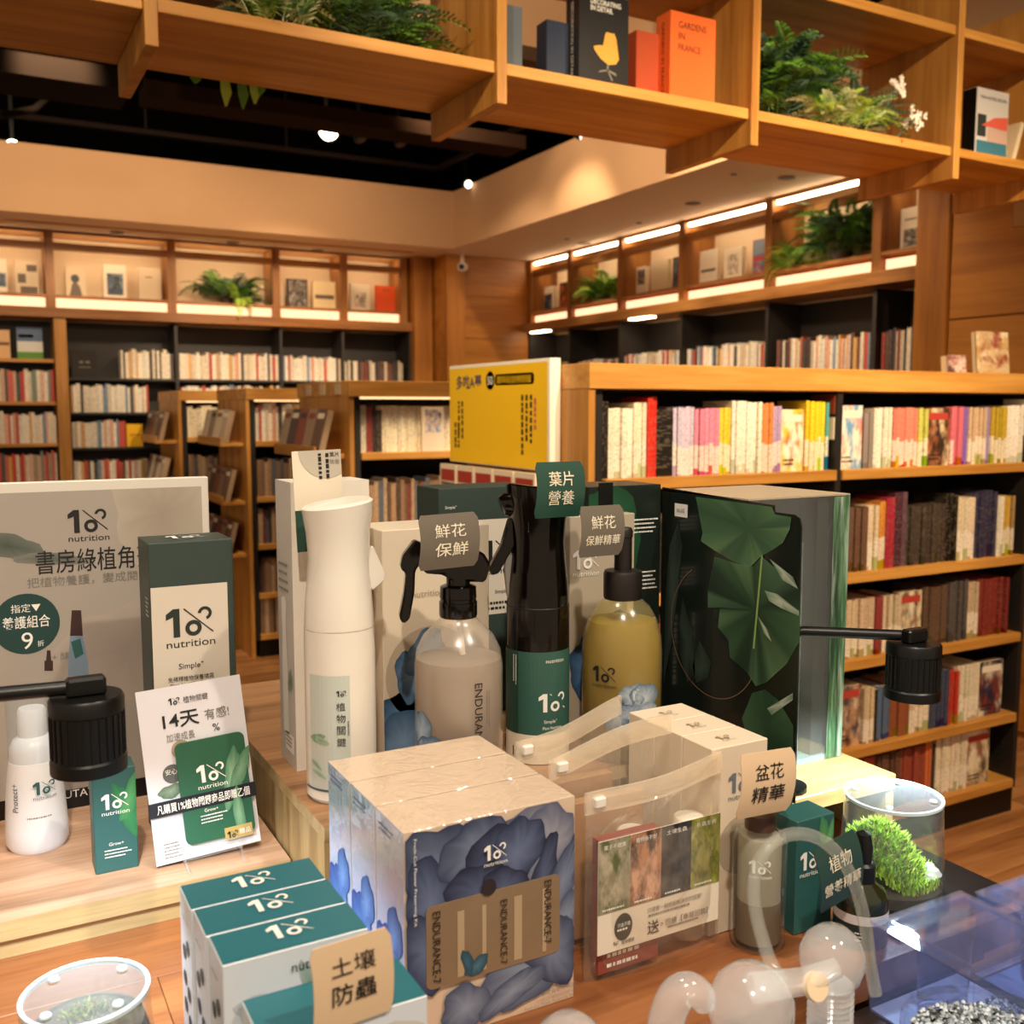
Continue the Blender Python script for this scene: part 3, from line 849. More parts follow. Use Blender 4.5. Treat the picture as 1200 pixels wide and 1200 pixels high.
# ------------------------------------------------------------------ the yellow board on the near gondola's end
yb = thing('display_board', 'yellow comic anniversary board on end of near gondola', 'sign', (X1G - 0.02, 2.55, 1.25))
YEL = mat('yellow_board_print', '#f8c81c', 0.45)
mk('board', G().box(X1G - 0.035, X1G - 0.003, 2.25, 2.865, 1.255, 1.552), [mat('board_edge_white', '#f4efe2', 0.5), YEL], yb, bevel=0.001)
FB = LEFT(X1G - 0.0355, 2.862, 1.258)
decal('board_print', FB, 0.0, 0.60, 0.0, 0.285, YEL, yb)
text('多啦A夢', FB, 0.135, 0.242, 0.042, mat('title_navy', '#2a2a66', 0.5), yb, w=0.17, bold=0.012, off=3 * EPS)
shape('badge', FB, [disc_poly(0.275, 0.243, 0.027)], mat('badge_gold', '#d9a020', 0.5), yb)
text('50', FB, 0.275, 0.243, 0.025, INK_W, yb, w=0.035, bold=0.01, off=3 * EPS)
PINK = mat('banner_pink', '#cf5560', 0.5)
shape('banner', FB, [[(a + 0.305, b + 0.228) for a, b in rounded(0.225, 0.032, 0.012)]], PINK, yb)
text('周年紀念特別版', FB, 0.417, 0.244, 0.022, YEL, yb, w=0.20, bold=0.008, off=3 * EPS)
greek(FB, 0.06, 0.185, 0.12, 2, INK, yb, h=0.012, gap=0.024, seed=4, vertical=True)
greek(FB, 0.035, 0.12, 0.09, 2, INK, yb, h=0.012, gap=0.022, seed=5, vertical=True)
greek(FB, 0.46, 0.20, 0.16, 3, INK, yb, h=0.012, gap=0.024, seed=6, vertical=True)
greek(FB, 0.53, 0.19, 0.10, 1, PINK, yb, h=0.012, gap=0.024, seed=8, vertical=True)
# rack under it with the tops of small comics
rk = mk('end_rack', G().box(X1G - 0.14, X1G - 0.003, 2.24, 2.86, 1.02, 1.035).box(X1G - 0.14, X1G - 0.13, 2.24, 2.86, 1.035, 1.07), OAK_Y, g1)
for k in range(5):
    y0 = 2.26 + k * 0.12
    t = thing('comic_book', '%s small cream comic standing under the yellow board' % ['front-most', 'second', 'middle', 'fourth', 'rearmost'][k], 'book', (X1G - 0.07, y0 + 0.055, 1.035), 'comics under the yellow board')
    mk('cover', G().box(X1G - 0.075, X1G - 0.06, y0, y0 + 0.112, 1.035, 1.25), mat('comic_cream', '#e9d8c0', 0.45), t)
    FF = LEFT(X1G - 0.0755, y0 + 0.112, 1.035)
    decal('title_strip', FF, 0.008, 0.104, 0.165, 0.20, mat('comic_red', '#a8382c', 0.5), t)
    greek(FF, 0.01, 0.16, 0.09, 3, INK, t, h=0.008, gap=0.02, seed=20 + k)

# ------------------------------------------------------------------ near-gondola books, one object each
SPINE = spine_mat('book_spine_own_colour', False)
PAGES = mat('page_block', '#d9c7a4', 0.8)
g = G()
g.box(0, 1, 0, 0.035, 0, 1, 0); g.box(0, 0.09, 0.035, 1, 0, 1, 0); g.box(0.91, 1, 0.035, 1, 0, 1, 0)
g.box(0.09, 0.91, 0.035, 0.97, 0.012, 0.985, 1)
_b0 = mk('book_pattern', g, [SPINE, PAGES], origin=(0, 0, 0)); BOOK_ME = _b0.data
bpy.data.objects.remove(_b0); BOOK_ME.name = 'book'
ORD = lambda n: '%d%s' % (n, 'th' if 10 <= n % 100 <= 20 else {1: 'st', 2: 'nd', 3: 'rd'}.get(n % 10, 'th'))
rb = random.Random(11)
def vary(h, a=0.10):
    c = C(h); k = 1 + rb.uniform(-a, a)
    return tuple(min(1, max(0, v * k * (1 + rb.uniform(-a, a) * 0.4))) for v in c[:3]) + (1,)
NB = 0
def book_row(x, x_end, yf, z, seq, where, depth=0.125):
    """seq: (how many, thickness, height, colour word, hex) runs, from left to right"""
    global NB
    i = 0
    for (n, t, h, word, hexc) in seq:
        for _ in range(n):
            tt = t * rb.uniform(0.9, 1.1)
            if x + tt > x_end: return x
            if word == 'face':
                face_out(x, yf + 0.01, z, tt, h, hexc, where, i + 1)
                i += 1; x += tt + 0.004; continue
            i += 1
            o = inst('book', BOOK_ME, None, (x, yf + rb.uniform(0.0, 0.012), z), (0, 0, 0),
                     (tt, depth * rb.uniform(0.95, 1.05), h * rb.uniform(0.985, 1.012)), vary(hexc))
            tag(o, '%s spine, %s book from left on %s' % (word, ORD(i), where), 'book', 'books on the near gondola')
            x += tt + 0.0010; NB += 1
    return x
ARTS = [['#f0e6d0', '#d8685a', '#6a9ac0', '#f4ead6'], ['#38281e', '#a8643c', '#e0c49a', '#2a2026'],
        ['#efe3c4', '#e6c23c', '#f4ecd8', '#c8703c'], ['#5a3a2c', '#c49a78', '#3a3644', '#d8b898'],
        ['#2c3a5c', '#d9c8b0', '#7a3028', '#1f2438'], ['#e8dcc6', '#8a5a3c', '#d8c6a0', '#4c4038']]
def face_out(x, y, z, w, h, art, where, i):
    t = thing('face_out_book', 'book shown cover-forward, %s from left on %s' % (ORD(i), where), 'book', (x + w / 2, y, z), 'face-out books on the near gondola')
    mk('page_block', G().box(x + 0.002, x + w - 0.001, y + 0.002, y + 0.03, z + 0.001, z + h - 0.002), PAGES, t)
    Fq = FRONT(x, y, z)
    mk('cover', G().box(x, x + w, y, y + 0.0019, z, z + h), art_mat('cover_art_%d_%d' % (art, i), ARTS[art], 2.6, art * 3.7 + i), BODY[t])
    decal('title_strip', Fq, w * 0.08, w * 0.92, h * 0.80, h * 0.92, mat('cover_title_%d' % (art % 2), ['#e8dcc8', '#b03c30'][art % 2], 0.5), t, off=0.0006)
    greek(Fq, w * 0.1, h * 0.2, w * 0.5, 2, INK, t, h=0.006, gap=0.012, seed=90 + i)

W1L = 'top shelf, near gondola left bay'
W1 = 'top shelf, near gondola right bay'
W2 = 'second shelf, near gondola right bay'
W3 = 'third shelf, near gondola right bay'
W4 = 'fourth shelf, near gondola right bay'
W5 = 'bottom shelf, near gondola right bay'
yb_ = Y1 + 0.018
book_row(1.435, 2.245, yb_, GZ[0], [
    (1, 0.022, 0.20, 'black', '#17130f'), (4, 0.018, 0.182, 'white', '#eee4d0'), (3, 0.014, 0.198, 'cream', '#e8d8c0'),
    (2, 0.017, 0.212, 'red', '#d02818'), (1, 0.05, 0.176, 'matt black boxed', '#191410'),
    (5, 0.014, 0.184, 'lavender', '#c8bcd4'), (6, 0.0135, 0.180, 'pink', '#e48aa4'), (3, 0.013, 0.182, 'yellow', '#e6c83c'),
    (8, 0.0125, 0.200, 'white', '#efe6d4'), (3, 0.013, 0.196, 'orange', '#e08a4c'), (3, 0.012, 0.186, 'mauve', '#b49abc'),
    (1, 0.085, 0.178, 'face', 2), (6, 0.0125, 0.202, 'yellow', '#ecc828'), (2, 0.012, 0.196, 'teal', '#4c9a96')], W1L)
book_row(2.292, 3.148, yb_, GZ[0], [
    (1, 0.085, 0.190, 'face', 0), (2, 0.018, 0.17, 'grey', '#8a8078'), (6, 0.0135, 0.182, 'white', '#ecdfcc'),
    (8, 0.0135, 0.182, 'coral', '#e0806c'), (3, 0.0135, 0.182, 'lime', '#c8c860'), (1, 0.10, 0.182, 'face', 1), (4, 0.0135, 0.186, 'rose', '#d06878'),
    (2, 0.0135, 0.184, 'purple', '#7c54a0'), (6, 0.013, 0.184, 'beige', '#c8a888'), (2, 0.013, 0.186, 'violet', '#8c78a8'),
    (6, 0.0125, 0.186, 'mustard', '#b89c30'), (4, 0.020, 0.190, 'white', '#f0e8d6')], W1)
book_row(2.292, 3.148, yb_, GZ[1], [
    (1, 0.02, 0.20, 'white', '#dcccb8'), (7, 0.014, 0.196, 'brown', '#6a4c3c'), (3, 0.015, 0.2, 'cream', '#dcc8a8'), (2, 0.016, 0.21, 'orange', '#d08838'),
    (2, 0.018, 0.222, 'crimson', '#a02438'), (2, 0.018, 0.232, 'plum', '#4c2434'), (1, 0.02, 0.236, 'dusky', '#5c404c'),
    (11, 0.0155, 0.188, 'charcoal', '#3c332c'), (3, 0.016, 0.22, 'black', '#1c1814'), (5, 0.018, 0.205, 'ivory', '#d8c4a8'),
    (6, 0.0165, 0.222, 'navy', '#2c2c48'), (2, 0.016, 0.2, 'white', '#e0d4c0'), (2, 0.014, 0.2, 'yellow', '#c8a040'), (2, 0.014, 0.2, 'tan', '#a88858')], W2)
book_row(2.292, 3.148, yb_, GZ[2], [
    (12, 0.0135, 0.18, 'cream', '#cdb596'), (3, 0.0135, 0.18, 'maroon', '#8a2c30'), (5, 0.0135, 0.18, 'ivory', '#c8b498'),
    (1, 0.11, 0.186, 'face', 5), (8, 0.014, 0.19, 'brown', '#5c4436'), (6, 0.015, 0.2, 'slate', '#4c4848'),
    (3, 0.016, 0.19, 'beige', '#c4ac8c'), (10, 0.0145, 0.194, 'oxblood', '#7c2420')], W3)
book_row(2.292, 3.148, yb_, GZ[3], [
    (1, 0.14, 0.195, 'face', 3), (3, 0.015, 0.18, 'cream', '#c8b090'), (1, 0.012, 0.17, 'flat black', '#0c0a09'),
    (4, 0.016, 0.17, 'steel blue', '#4c6484'), (5, 0.016, 0.175, 'russet', '#8a4a2c'), (6, 0.015, 0.18, 'ivory', '#d0bc9c'),
    (5, 0.016, 0.19, 'navy', '#303c58'), (3, 0.016, 0.18, 'scarlet', '#b03020'), (7, 0.0155, 0.19, 'white', '#e0d2b8'), (1, 0.115, 0.19, 'face', 4)], W4)
book_row(2.292, 3.148, yb_, GZ[4], [
    (6, 0.015, 0.19, 'green', '#4c5840'), (6, 0.015, 0.19, 'red', '#a03428'), (8, 0.014, 0.185, 'brown', '#5c3c30'), (8, 0.014, 0.185, 'brick', '#8a3a2c'),
    (2, 0.012, 0.195, 'orange', '#c86838'), (1, 0.02, 0.18, 'matt black', '#0c0a09'), (10, 0.015, 0.195, 'white', '#ddcfb4'), (1, 0.115, 0.19, 'face', 5)], W5)

# covers standing on top of the near gondola against the panelling
def stand_cover(label, x0, w, y, h, t, cols, seed, lean=0.10):
    r = thing('art_book', label, 'book', (x0 + w / 2, y, 1.535))
    M = Matrix.Translation((x0, y, 1.5352)) @ Matrix.Rotation(-lean, 4, 'X')
    mk('page_block', G().box(0.002, w - 0.002, 0.003, t, 0.002, h - 0.002).xf(M), PAGES, r)
    mk('cover', G().box(0, w, 0, 0.003, 0, h).xf(M), art_mat('art_book_cover_%d' % seed, cols, 2.4, seed), r)
    return r
p = on('Y', 2.25, 1112, 436)
stand_cover('small landscape book with rosy cover on the near gondola top', p.x, 0.09, 2.25, 0.065, 0.03, ['#d8c0b0', '#9c5a54', '#c8b0a8', '#5c3c44'], 61)
p = on('Y', 2.25, 1146, 436)
stand_cover('larger painterly cover on the near gondola top at right edge', p.x, 0.17, 2.25, 0.15, 0.02, ['#c8b088', '#b8925c', '#d8c8a0', '#8c4434'], 62)

# ------------------------------------------------------------------ all the other shelved books: past counting, one object
SB = G()
rs = random.Random(5)
PALE = ['#f4ecdc', '#f0e6d2', '#ece0cc', '#f4eee0', '#e8dcc8', '#f6f0e4', '#eadfce', '#d8c4ac', '#e0a890', '#c04c3c', '#7c94b0', '#4c4440', '#f2e8d8', '#dcae70', '#f0e8da', '#e8e0d0']
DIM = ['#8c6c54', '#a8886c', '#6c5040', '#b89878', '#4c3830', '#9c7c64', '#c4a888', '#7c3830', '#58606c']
REDS = ['#b83c34', '#d06858', '#4c4844', '#a89880', '#e0b8a0', '#3c4c48', '#d0342c', '#e8dcc4', '#7c8c80', '#ece0d0', '#d8a850']
DARKS = ['#3c302c', '#5c4038', '#2c2424', '#7c4c44', '#c8b8a0', '#44383c', '#8c3430', '#d8ccb8']
CREAMS = ['#f2e6ca', '#eee0c2', '#f6ead0', '#ecdcba']
def fill(axis, a, b, face, z, pal, h=0.19, tmin=0.012, tmax=0.026, depth=0.14, sign=1, jit=0.08):
    while a < b:
        t = rs.uniform(tmin, tmax)
        if rs.random() < 0.35: c0 = rs.choice(pal)
        c = C(rs.choice(pal)) ; k = rs.uniform(0.88, 1.1); c = tuple(v * k for v in c[:3]) + (1,)
        hh = h * rs.uniform(1 - jit, 1 + jit); f = face + rs.uniform(0, 0.012) * sign
        if axis == 'x': SB.box(a, a + t - 0.0008, f, f + depth, z, z + hh, 0, c)
        else: SB.box(f, f + depth, a, a + t - 0.0008, z, z + hh, 0, c)
        a += t
# left oak bookcase
for z, pal in ((1.468, REDS), (1.19, PALE), (0.92, REDS), (0.64, PALE)):
    fill('x', 0.0, 0.545, YA + 0.03, z, pal, 0.20)
# left black bookcase, four bays
fill('x', 0.98, 1.33, YA + 0.03, 1.63, PALE, 0.19)
fill('x', 1.37, 2.08, YA + 0.03, 1.63, PALE, 0.185)
fill('x', 2.12, 2.56, YA + 0.03, 1.63, PALE, 0.175)
fill('x', 2.60, 3.08, YA + 0.03, 1.63, DARKS, 0.155)
fill('x', 0.65, 1.15, YA + 0.03, 1.395, PALE, 0.185)
fill('x', 1.37, 2.08, YA + 0.03, 1.395, PALE, 0.185)
fill('x', 0.65, 0.98, YA + 0.03, 1.155, PALE, 0.18)
fill('x', 0.65, 1.30, YA + 0.03, 0.91, REDS + PALE, 0.15)
# right black bookcase
for (a, b, pal, h) in ((6.5, 7.0, PALE, 0.17), (5.83, 6.44, PALE, 0.17), (5.15, 5.80, PALE, 0.19), (4.37, 5.10, PALE, 0.2), (3.61, 4.3, DARKS + PALE, 0.2), (3.29, 3.56, DARKS, 0.21)):
    fill('y', a, b, XB + 0.03, 1.60, pal, h)
# rear gondolas
fill('x', 1.44, 1.52, Y2 + 0.02, GZ[0], DARKS, 0.185)
fill('x', 1.53, 2.24, Y2 + 0.02, GZ[0], CREAMS, 0.19, 0.013, 0.018, jit=0.015)
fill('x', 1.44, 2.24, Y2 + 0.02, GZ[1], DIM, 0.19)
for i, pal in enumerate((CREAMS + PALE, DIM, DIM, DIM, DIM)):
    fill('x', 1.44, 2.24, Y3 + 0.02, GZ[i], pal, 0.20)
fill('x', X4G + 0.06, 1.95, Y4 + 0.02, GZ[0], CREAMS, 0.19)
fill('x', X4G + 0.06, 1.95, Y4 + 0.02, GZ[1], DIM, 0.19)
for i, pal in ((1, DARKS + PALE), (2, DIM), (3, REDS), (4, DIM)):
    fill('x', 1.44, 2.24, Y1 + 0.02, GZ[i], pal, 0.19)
for z, pal in ((1.468, PALE), (1.19, REDS), (0.92, PALE), (0.64, REDS)):
    fill('x', -1.4, -0.02, YA + 0.03, z, pal, 0.20)
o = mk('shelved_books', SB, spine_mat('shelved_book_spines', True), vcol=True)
o['kind'] = 'stuff'; tag(o, 'rows of pale and coloured books filling the wall bookcases and rear gondolas', 'books')

# single books that stand out on the far shelves
def loose(name, label, x0, x1, z0, z1, y, m, t=0.02, prints=()):
    r = thing(name, label, 'book', ((x0 + x1) / 2, y, z0))
    mk('cover', G().box(x0, x1, y, y + t, z0, z1), m, r, bevel=0.001)
    F = FRONT(x0, y, z0)
    for (nm, a, b, c, d, mm) in prints: decal(nm, F, a, b, c, d, mm, r, off=0.0008)
    return r
def pxb(y, x0, x1, yt):   # book bounds on plane y from pixels
    a = on('Y', y, x0, yt); b = on('Y', y, x1, yt); return a.x, b.x, a.z
x0, x1, zt = pxb(YA + 0.1, 19, 49, 383)
loose('photo_book', 'book with white cloud and green grass cover, far left shelf', x0, x1, 1.75, zt, YA + 0.1, mat('cover_sky_white', '#e4e6e2', 0.5), 0.02,
      [('grass_band', 0, x1 - x0, 0, 0.05, mat('cover_grass', '#5c9a3c', 0.5)), ('sky_band', 0, x1 - x0, 0.12, zt - 1.75, mat('cover_sky_blue', '#5c7498', 0.5)),
       ('title_strip', 0.01, 0.10, 0.145, 0.165, INK_W)])
x0, x1, zt = pxb(YA + 0.1, -18, 11, 386)
loose('photo_book', 'orange cream book at the left edge of the top oak shelf', x0, x1, 1.75, zt, YA + 0.1, mat('cover_apricot', '#e8bc88', 0.5), 0.02,
      [('title_strip', 0.02, 0.14, 0.09, 0.11, mat('cover_brown_ink', '#7c4c30', 0.5))])
x0, x1, zt = pxb(YA + 0.05, 148, 167, 497)
loose('yellow_book', 'bright yellow face-out book on the black bookcase shelf', x0, x1, 1.155, zt, YA + 0.05, mat('cover_yellow', '#f0b80c', 0.5), 0.02,
      [('title_strip', 0.02, x1 - x0 - 0.02, 0.075, 0.09, mat('cover_amber', '#c88408', 0.5))])
x0, x1, zt = pxb(YA + 0.05, 83, 112, 410)
loose('sign_plate', 'dark square sign plate on the top black shelf', x0, x1, 1.63, zt, YA + 0.05, mat('plate_dark', '#221a17', 0.6), 0.015,
      [('mark', 0.05, 0.075, 0.10, 0.115, INK_G), ('mark', 0.09, 0.115, 0.10, 0.115, INK_G), ('mark', 0.045, 0.12, 0.07, 0.076, INK_G)])
x0, x1, zt = pxb(Y2 + 0.012, 494, 519, 477)
loose('manga_cover', 'cover-forward comic with blue-haired portrait among cream spines', x0, x1, GZ[0], zt, Y2 + 0.004, mat('cover_pale_cream', '#f0dcc4', 0.5), 0.012,
      [('portrait_print', 0.012, x1 - x0 - 0.012, 0.08, zt - GZ[0] - 0.01, art_mat('portrait_blue', ['#3c4c74', '#e8c4a8', '#7c94b8', '#f0e0d0'], 2.5, 4.4))])

# ------------------------------------------------------------------ end racks with magazines
def end_rack(gon, x0, y0, z, which, cols, n=5, span=0.6, h=0.19):
    t = gon
    mk('end_rack', G().box(x0 - 0.13, x0 - 0.003, y0 + 0.06, y0 + 0.06 + span, z - 0.018, z).box(x0 - 0.13, x0 - 0.122, y0 + 0.06, y0 + 0.06 + span, z, z + 0.03), OAK_Y, t)
    w = span / n
    for k in range(n):
        ya = y0 + 0.06 + k * w
        M = Matrix.Translation((x0 - 0.118, ya, z + 0.0005)) @ Matrix.Rotation(math.radians(14), 4, 'Y')
        r = thing('magazine', '%s magazine from the front in %s' % (ORD(k + 1), which), 'magazine', (x0 - 0.07, ya + w / 2, z), 'magazines in the gondola end racks')
        mk('cover', G().box(0, 0.004, 0.003, w - 0.003, 0, h).xf(M), mat('magazine_cover_%s' % cols[k % len(cols)][1:], cols[k % len(cols)], 0.45, var=0.25, vscale=45), r)
        mk('title_strip', G().box(-0.0006, 0, w * 0.15, w * 0.85, h * 0.78, h * 0.9).xf(M), mat('magazine_title_%d' % (k % 3), ['#d8ccb8', '#7c2c24', '#2c2c34'][k % 3], 0.5), r)
        mk('page_block', G().box(0.0042, 0.03, 0.004, w - 0.004, 0.0, h - 0.003).xf(M), mat('magazine_pages', '#a88c70', 0.8), r)
BRN = ['#5c4438', '#8c7460', '#7c3c30', '#40363a', '#a08c78']
GRY = ['#b09c88', '#cabaa0', '#8c7c6c', '#d4c8b0', '#6c6460']
end_rack(g2, X1G, Y2, 1.235, 'the rack of the second gondola', BRN, 5)
end_rack(g3, X1G, Y3, 1.23, 'the upper rack of the third gondola', GRY, 4)
end_rack(g3, X1G, Y3, 0.90, 'the middle rack of the third gondola', BRN + GRY, 5)
end_rack(g3, X1G, Y3, 0.60, 'the lower rack of the third gondola', BRN, 5)
end_rack(g4, X4G, Y4, 1.22, 'the upper rack of the farthest gondola', BRN, 4)
end_rack(g4, X4G, Y4, 0.93, 'the lower rack of the farthest gondola', GRY, 5)
for k in range(3):
    mk('label_card', G().box(X1G - 0.004, X1G - 0.001, Y2 + 0.10 + k * 0.2, Y2 + 0.17 + k * 0.2, 1.48, 1.525), mat('label_card_cream', '#cdb79a', 0.5), g2)

# ================================================================== DISPLAY BOOKS ON THE LIT NICHES
def slab_book(label, F, w, h, t, m, prints=(), name='display_book', group='face-out books on the lit niches'):
    """F: frame at lower-left of the cover"""
    base = F.p(w / 2, 0, -t / 2)
    r = thing(name, label, 'book', base, group)
    def bx(a0, a1, b0, b1, c0, c1):
        P = [F.p(a, b, c) for c in (c0, c1) for b in (b0, b1) for a in (a0, a1)]
        return G().add(P, [(0, 2, 3, 1), (4, 5, 7, 6), (0, 1, 5, 4), (1, 3, 7, 5), (3, 2, 6, 7), (2, 0, 4, 6)])
    mk('cover', bx(0, w, 0, h, -0.003, 0), m, r)
    mk('page_block', bx(0.003, w - 0.002, 0.002, h - 0.002, -t + 0.003, -0.0032), PAGES, r)
    mk('back_cover', bx(0, w, 0, h, -t, -t + 0.0028), m, r)
    mk('spine', bx(-0.003, -0.0002, 0, h, -t, 0), m, r)
    for i, (nm, a, b, c, d, mm) in enumerate(prints):
        decal(nm, F, a * w, b * w, c * h, d * h, mm, r, off=0.0006 + 0.0003 * i)
    return r
def A_book(label, x0, x1, yt, m, prints=(), t=0.03):
    y = YA + 0.12
    a = on('Y', y, x0, yt); b = on('Y', y, x1, yt)
    return slab_book(label, FRONT(a.x, y, 2.1785), b.x - a.x, (a.z + b.z) / 2 - 2.1785, t, m, prints)
def B_book(label, x0, x1, yt, m, prints=(), t=0.03):
    x = XB + 0.12
    a = on('X', x, x0, yt); b = on('X', x, x1, yt)
    return slab_book(label, LEFT(x, a.y, 2.1955), a.y - b.y, (a.z + b.z) / 2 - 2.1955, t, m, prints)
PB = mat('cover_beige', '#d8c2a0', 0.5); PW = mat('cover_ivory', '#eadcc4', 0.5); PD = mat('cover_black_photo', '#26201e', 0.4)
PIC = art_mat('photo_blue_dark', ['#1f2838', '#3c5068', '#182028', '#8494a0'], 2.0, 1.2)
PIC2 = art_mat('photo_grey', ['#2c2624', '#8c8078', '#c4b8a8', '#3c3430'], 2.6, 5.5)
PIC3 = art_mat('photo_fire', ['#1a1414', '#2c1a16', '#c86838', '#1a1414'], 2.2, 8.1)
PIC4 = art_mat('photo_villa', ['#2c5c78', '#5c8ca4', '#b83c44', '#7cb0b8'], 2.0, 2.9)
ORG = mat('cover_orange', '#e8561c', 0.5)
SKETCH = mat('sketch_ink', '#6c5c50', 0.6)
A_book('ivory book with small dark picture at left edge of niche', -16, 7, 303, PW, [('picture', 0.5, 0.95, 0.2, 0.6, PIC)])
A_book('book with loose sketch patterns in the leftmost visible niche', 17, 44, 306, PB, [('sketch', 0.1, 0.45, 0.35, 0.62, SKETCH), ('sketch', 0.5, 0.95, 0.7, 0.9, SKETCH), ('sketch', 0.2, 0.95, 0.05, 0.25, SKETCH)])
r = A_book('book with a dark-haired figure in profile on beige cover', 77, 100, 313, PB)
FA = FRONT(on('Y', YA + 0.12, 77, 313).x, YA + 0.12, 2.1785)
shape('figure_hair', FA, [disc_poly(0.055, 0.125, 0.027)], PD, r, off=0.001)
shape('figure_dress', FA, [[(0.015, 0.0), (0.10, 0.0), (0.085, 0.07), (0.06, 0.105), (0.035, 0.09)]], SKETCH, r, off=0.0012)
A_book('white book with a dark blue photograph, middle of second niche', 121, 147, 310, PW, [('picture', 0.14, 0.86, 0.12, 0.74, PIC)])
A_book('plain beige book right of the dark blue photograph book', 162, 188, 314, PB, [('title_strip', 0.3, 0.6, 0.7, 0.73, SKETCH)])
A_book('dark photograph book right of the fern on left wall', 337, 360, 327, PD, [('picture', 0.06, 0.94, 0.05, 0.95, PIC2)])
A_book('cream book with one dark title band in fourth niche', 367, 393, 330, mat('cover_cream', '#e6cfa0', 0.5), [('title_band', 0.08, 0.92, 0.38, 0.52, SKETCH)])
A_book('white book with brown drawing in the last left niche', 411, 433, 333, PW, [('drawing', 0.2, 0.8, 0.15, 0.7, art_mat('drawing_brown', ['#eadcc4', '#9c8470', '#eadcc4', '#5c4a40'], 4, 3.3))])
A_book('bright orange book at the right end of the left wall', 441, 463, 335, ORG, [('title_strip', 0.3, 0.7, 0.82, 0.86, SKETCH)])
B_book('white book with dark picture in the farthest right-wall niche', 634, 649, 336, PW, [('picture', 0.15, 0.85, 0.1, 0.7, PIC)])
B_book('black book with a flame photograph in farthest right-wall niche', 656, 667, 331, PD, [('picture', 0.08, 0.95, 0.06, 0.94, PIC3)])
B_book('pale book with a dark oval, left in the third right-wall niche', 743, 757, 313, PW, [('picture', 0.3, 0.9, 0.4, 0.9, PIC2)])
B_book('plain cream book in the third right-wall niche', 763, 783, 305, PB)
B_book('dark photograph book at right of the third right-wall niche', 789, 800, 301, PD, [('picture', 0.08, 0.95, 0.06, 0.94, PIC)])
B_book('cream book with one dark line, left in fourth right-wall niche', 820, 841, 293, PW, [('title_band', 0.1, 0.9, 0.38, 0.46, SKETCH)])
B_book('white sketch-cover book in the middle of fourth right-wall niche', 849, 870, 290, PW, [('drawing', 0.2, 0.8, 0.2, 0.8, art_mat('drawing_grey', ['#eadcc4', '#b8ac9c', '#eadcc4', '#8c7c6c'], 4, 9.3))])
B_book('blue book with red roof picture in fourth right-wall niche', 883, 902, 280, PIC4, [('roof_print', 0.05, 0.95, 0.42, 0.55, mat('roof_red', '#b84848', 0.5)), ('sky_print', 0.05, 0.95, 0.6, 0.97, mat('sky_grey', '#8c98ac', 0.5))])
B_book('tall white book with black photograph in nearest right-wall niche', 1057, 1087, 242, PW, [('picture', 0.12, 0.88, 0.12, 0.52, PIC2), ('title_strip', 0.15, 0.6, 0.72, 0.75, SKETCH)])

# ================================================================== PLANTS
LEAFM = [mat('leaf_dark_green', '#385a22', 0.5, var=0.2, vscale=30), mat('leaf_mid_green', '#5f9030', 0.5, var=0.2, vscale=30),
         mat('leaf_lime', '#b0cc48', 0.5, var=0.15, vscale=30), mat('leaf_pale', '#c8d0a0', 0.5, var=0.1, vscale=30), mat('leaf_bluegreen', '#466450', 0.5, var=0.2, vscale=30)]
def frond_mesh(kind, m):
    """one frond along +X, about 1 long"""
    g = G(); rr = random.Random(kind * 7 + 1)
    n = 14
    pts = [Vector((t, 0, 0.30 * math.sin(t * 2.2) - 0.35 * t * t)) for t in [i / n for i in range(n + 1)]]
    g.tube(pts, [0.012 * (1 - 0.7 * i / n) for i in range(n + 1)], 4)
    for i in range(1, n + 1):
        for sgn in (-1, 1):
            p = pts[i]; t = i / n
            l = {0: 0.26, 1: 0.20, 2: 0.16}[kind] * (1.15 - t) * 1.5 + 0.05
            wd = {0: 0.035, 1: 0.07, 2: 0.09}[kind]
            d = Vector((0.45 + 0.3 * rr.random(), sgn * 1.0, -0.15 + 0.3 * rr.random())).normalized()
            s = Vector((0, 0, 1)).cross(d).normalized() * wd * 0.5
            up = Vector((0, 0, 0.02))
            g.add([p, p + d * l * 0.45 + s + up, p + d * l, p + d * l * 0.45 - s + up], [(0, 1, 2), (0, 2, 3)])
    o = mk('frond_pattern', g, m, origin=(0, 0, 0)); me = o.data; bpy.data.objects.remove(o); me.name = 'frond'
    return me
FROND = {(k, i): frond_mesh(k, LEAFM[i]) for k in (0, 1, 2) for i in range(5)}
def plant(label, center, rx, ry, h, n, mix, seed, pot=None, droop=0.0, size=0.16, name='potted_fern', kinds=(0, 1, 2)):
    rr = random.Random(seed)
    c = Vector(center)
    t = thing(name, label, 'plant', c)
    if pot:
        mk('pot', G().lathe([(pot * 0.8, 0), (pot, pot * 0.9), (pot * 0.9, pot * 0.9)], c.x, c.y, c.z, 18), mat('plant_pot', '#3c3028', 0.6), t, smooth=True)
    for k in range(n):
        a = rr.uniform(0, 2 * math.pi); rad = math.sqrt(rr.random()) * 0.45
        base = c + Vector((rx * rad * math.cos(a), ry * rad * math.sin(a), h * rr.uniform(0.15, 0.6)))
        me = FROND[(rr.choice(kinds), rr.choice(mix))]
        s = size * rr.uniform(0.6, 1.15)
        inst('frond', me, t, base, (rr.uniform(-0.5, 0.5), rr.uniform(-0.95, 0.25 + droop), a + rr.uniform(-0.5, 0.5)), (s, s, s))
    return t
p = on('Y', YA + 0.1, 266, 350)
plant('bushy fern in the left-wall niche with lime leaves hanging over', (p.x, YA + 0.10, 2.179), 0.34, 0.1, 0.17, 60, [0, 0, 1, 4], 3, 0.05, size=0.2)
p2 = on('Y', YA + 0.02, 280, 345)
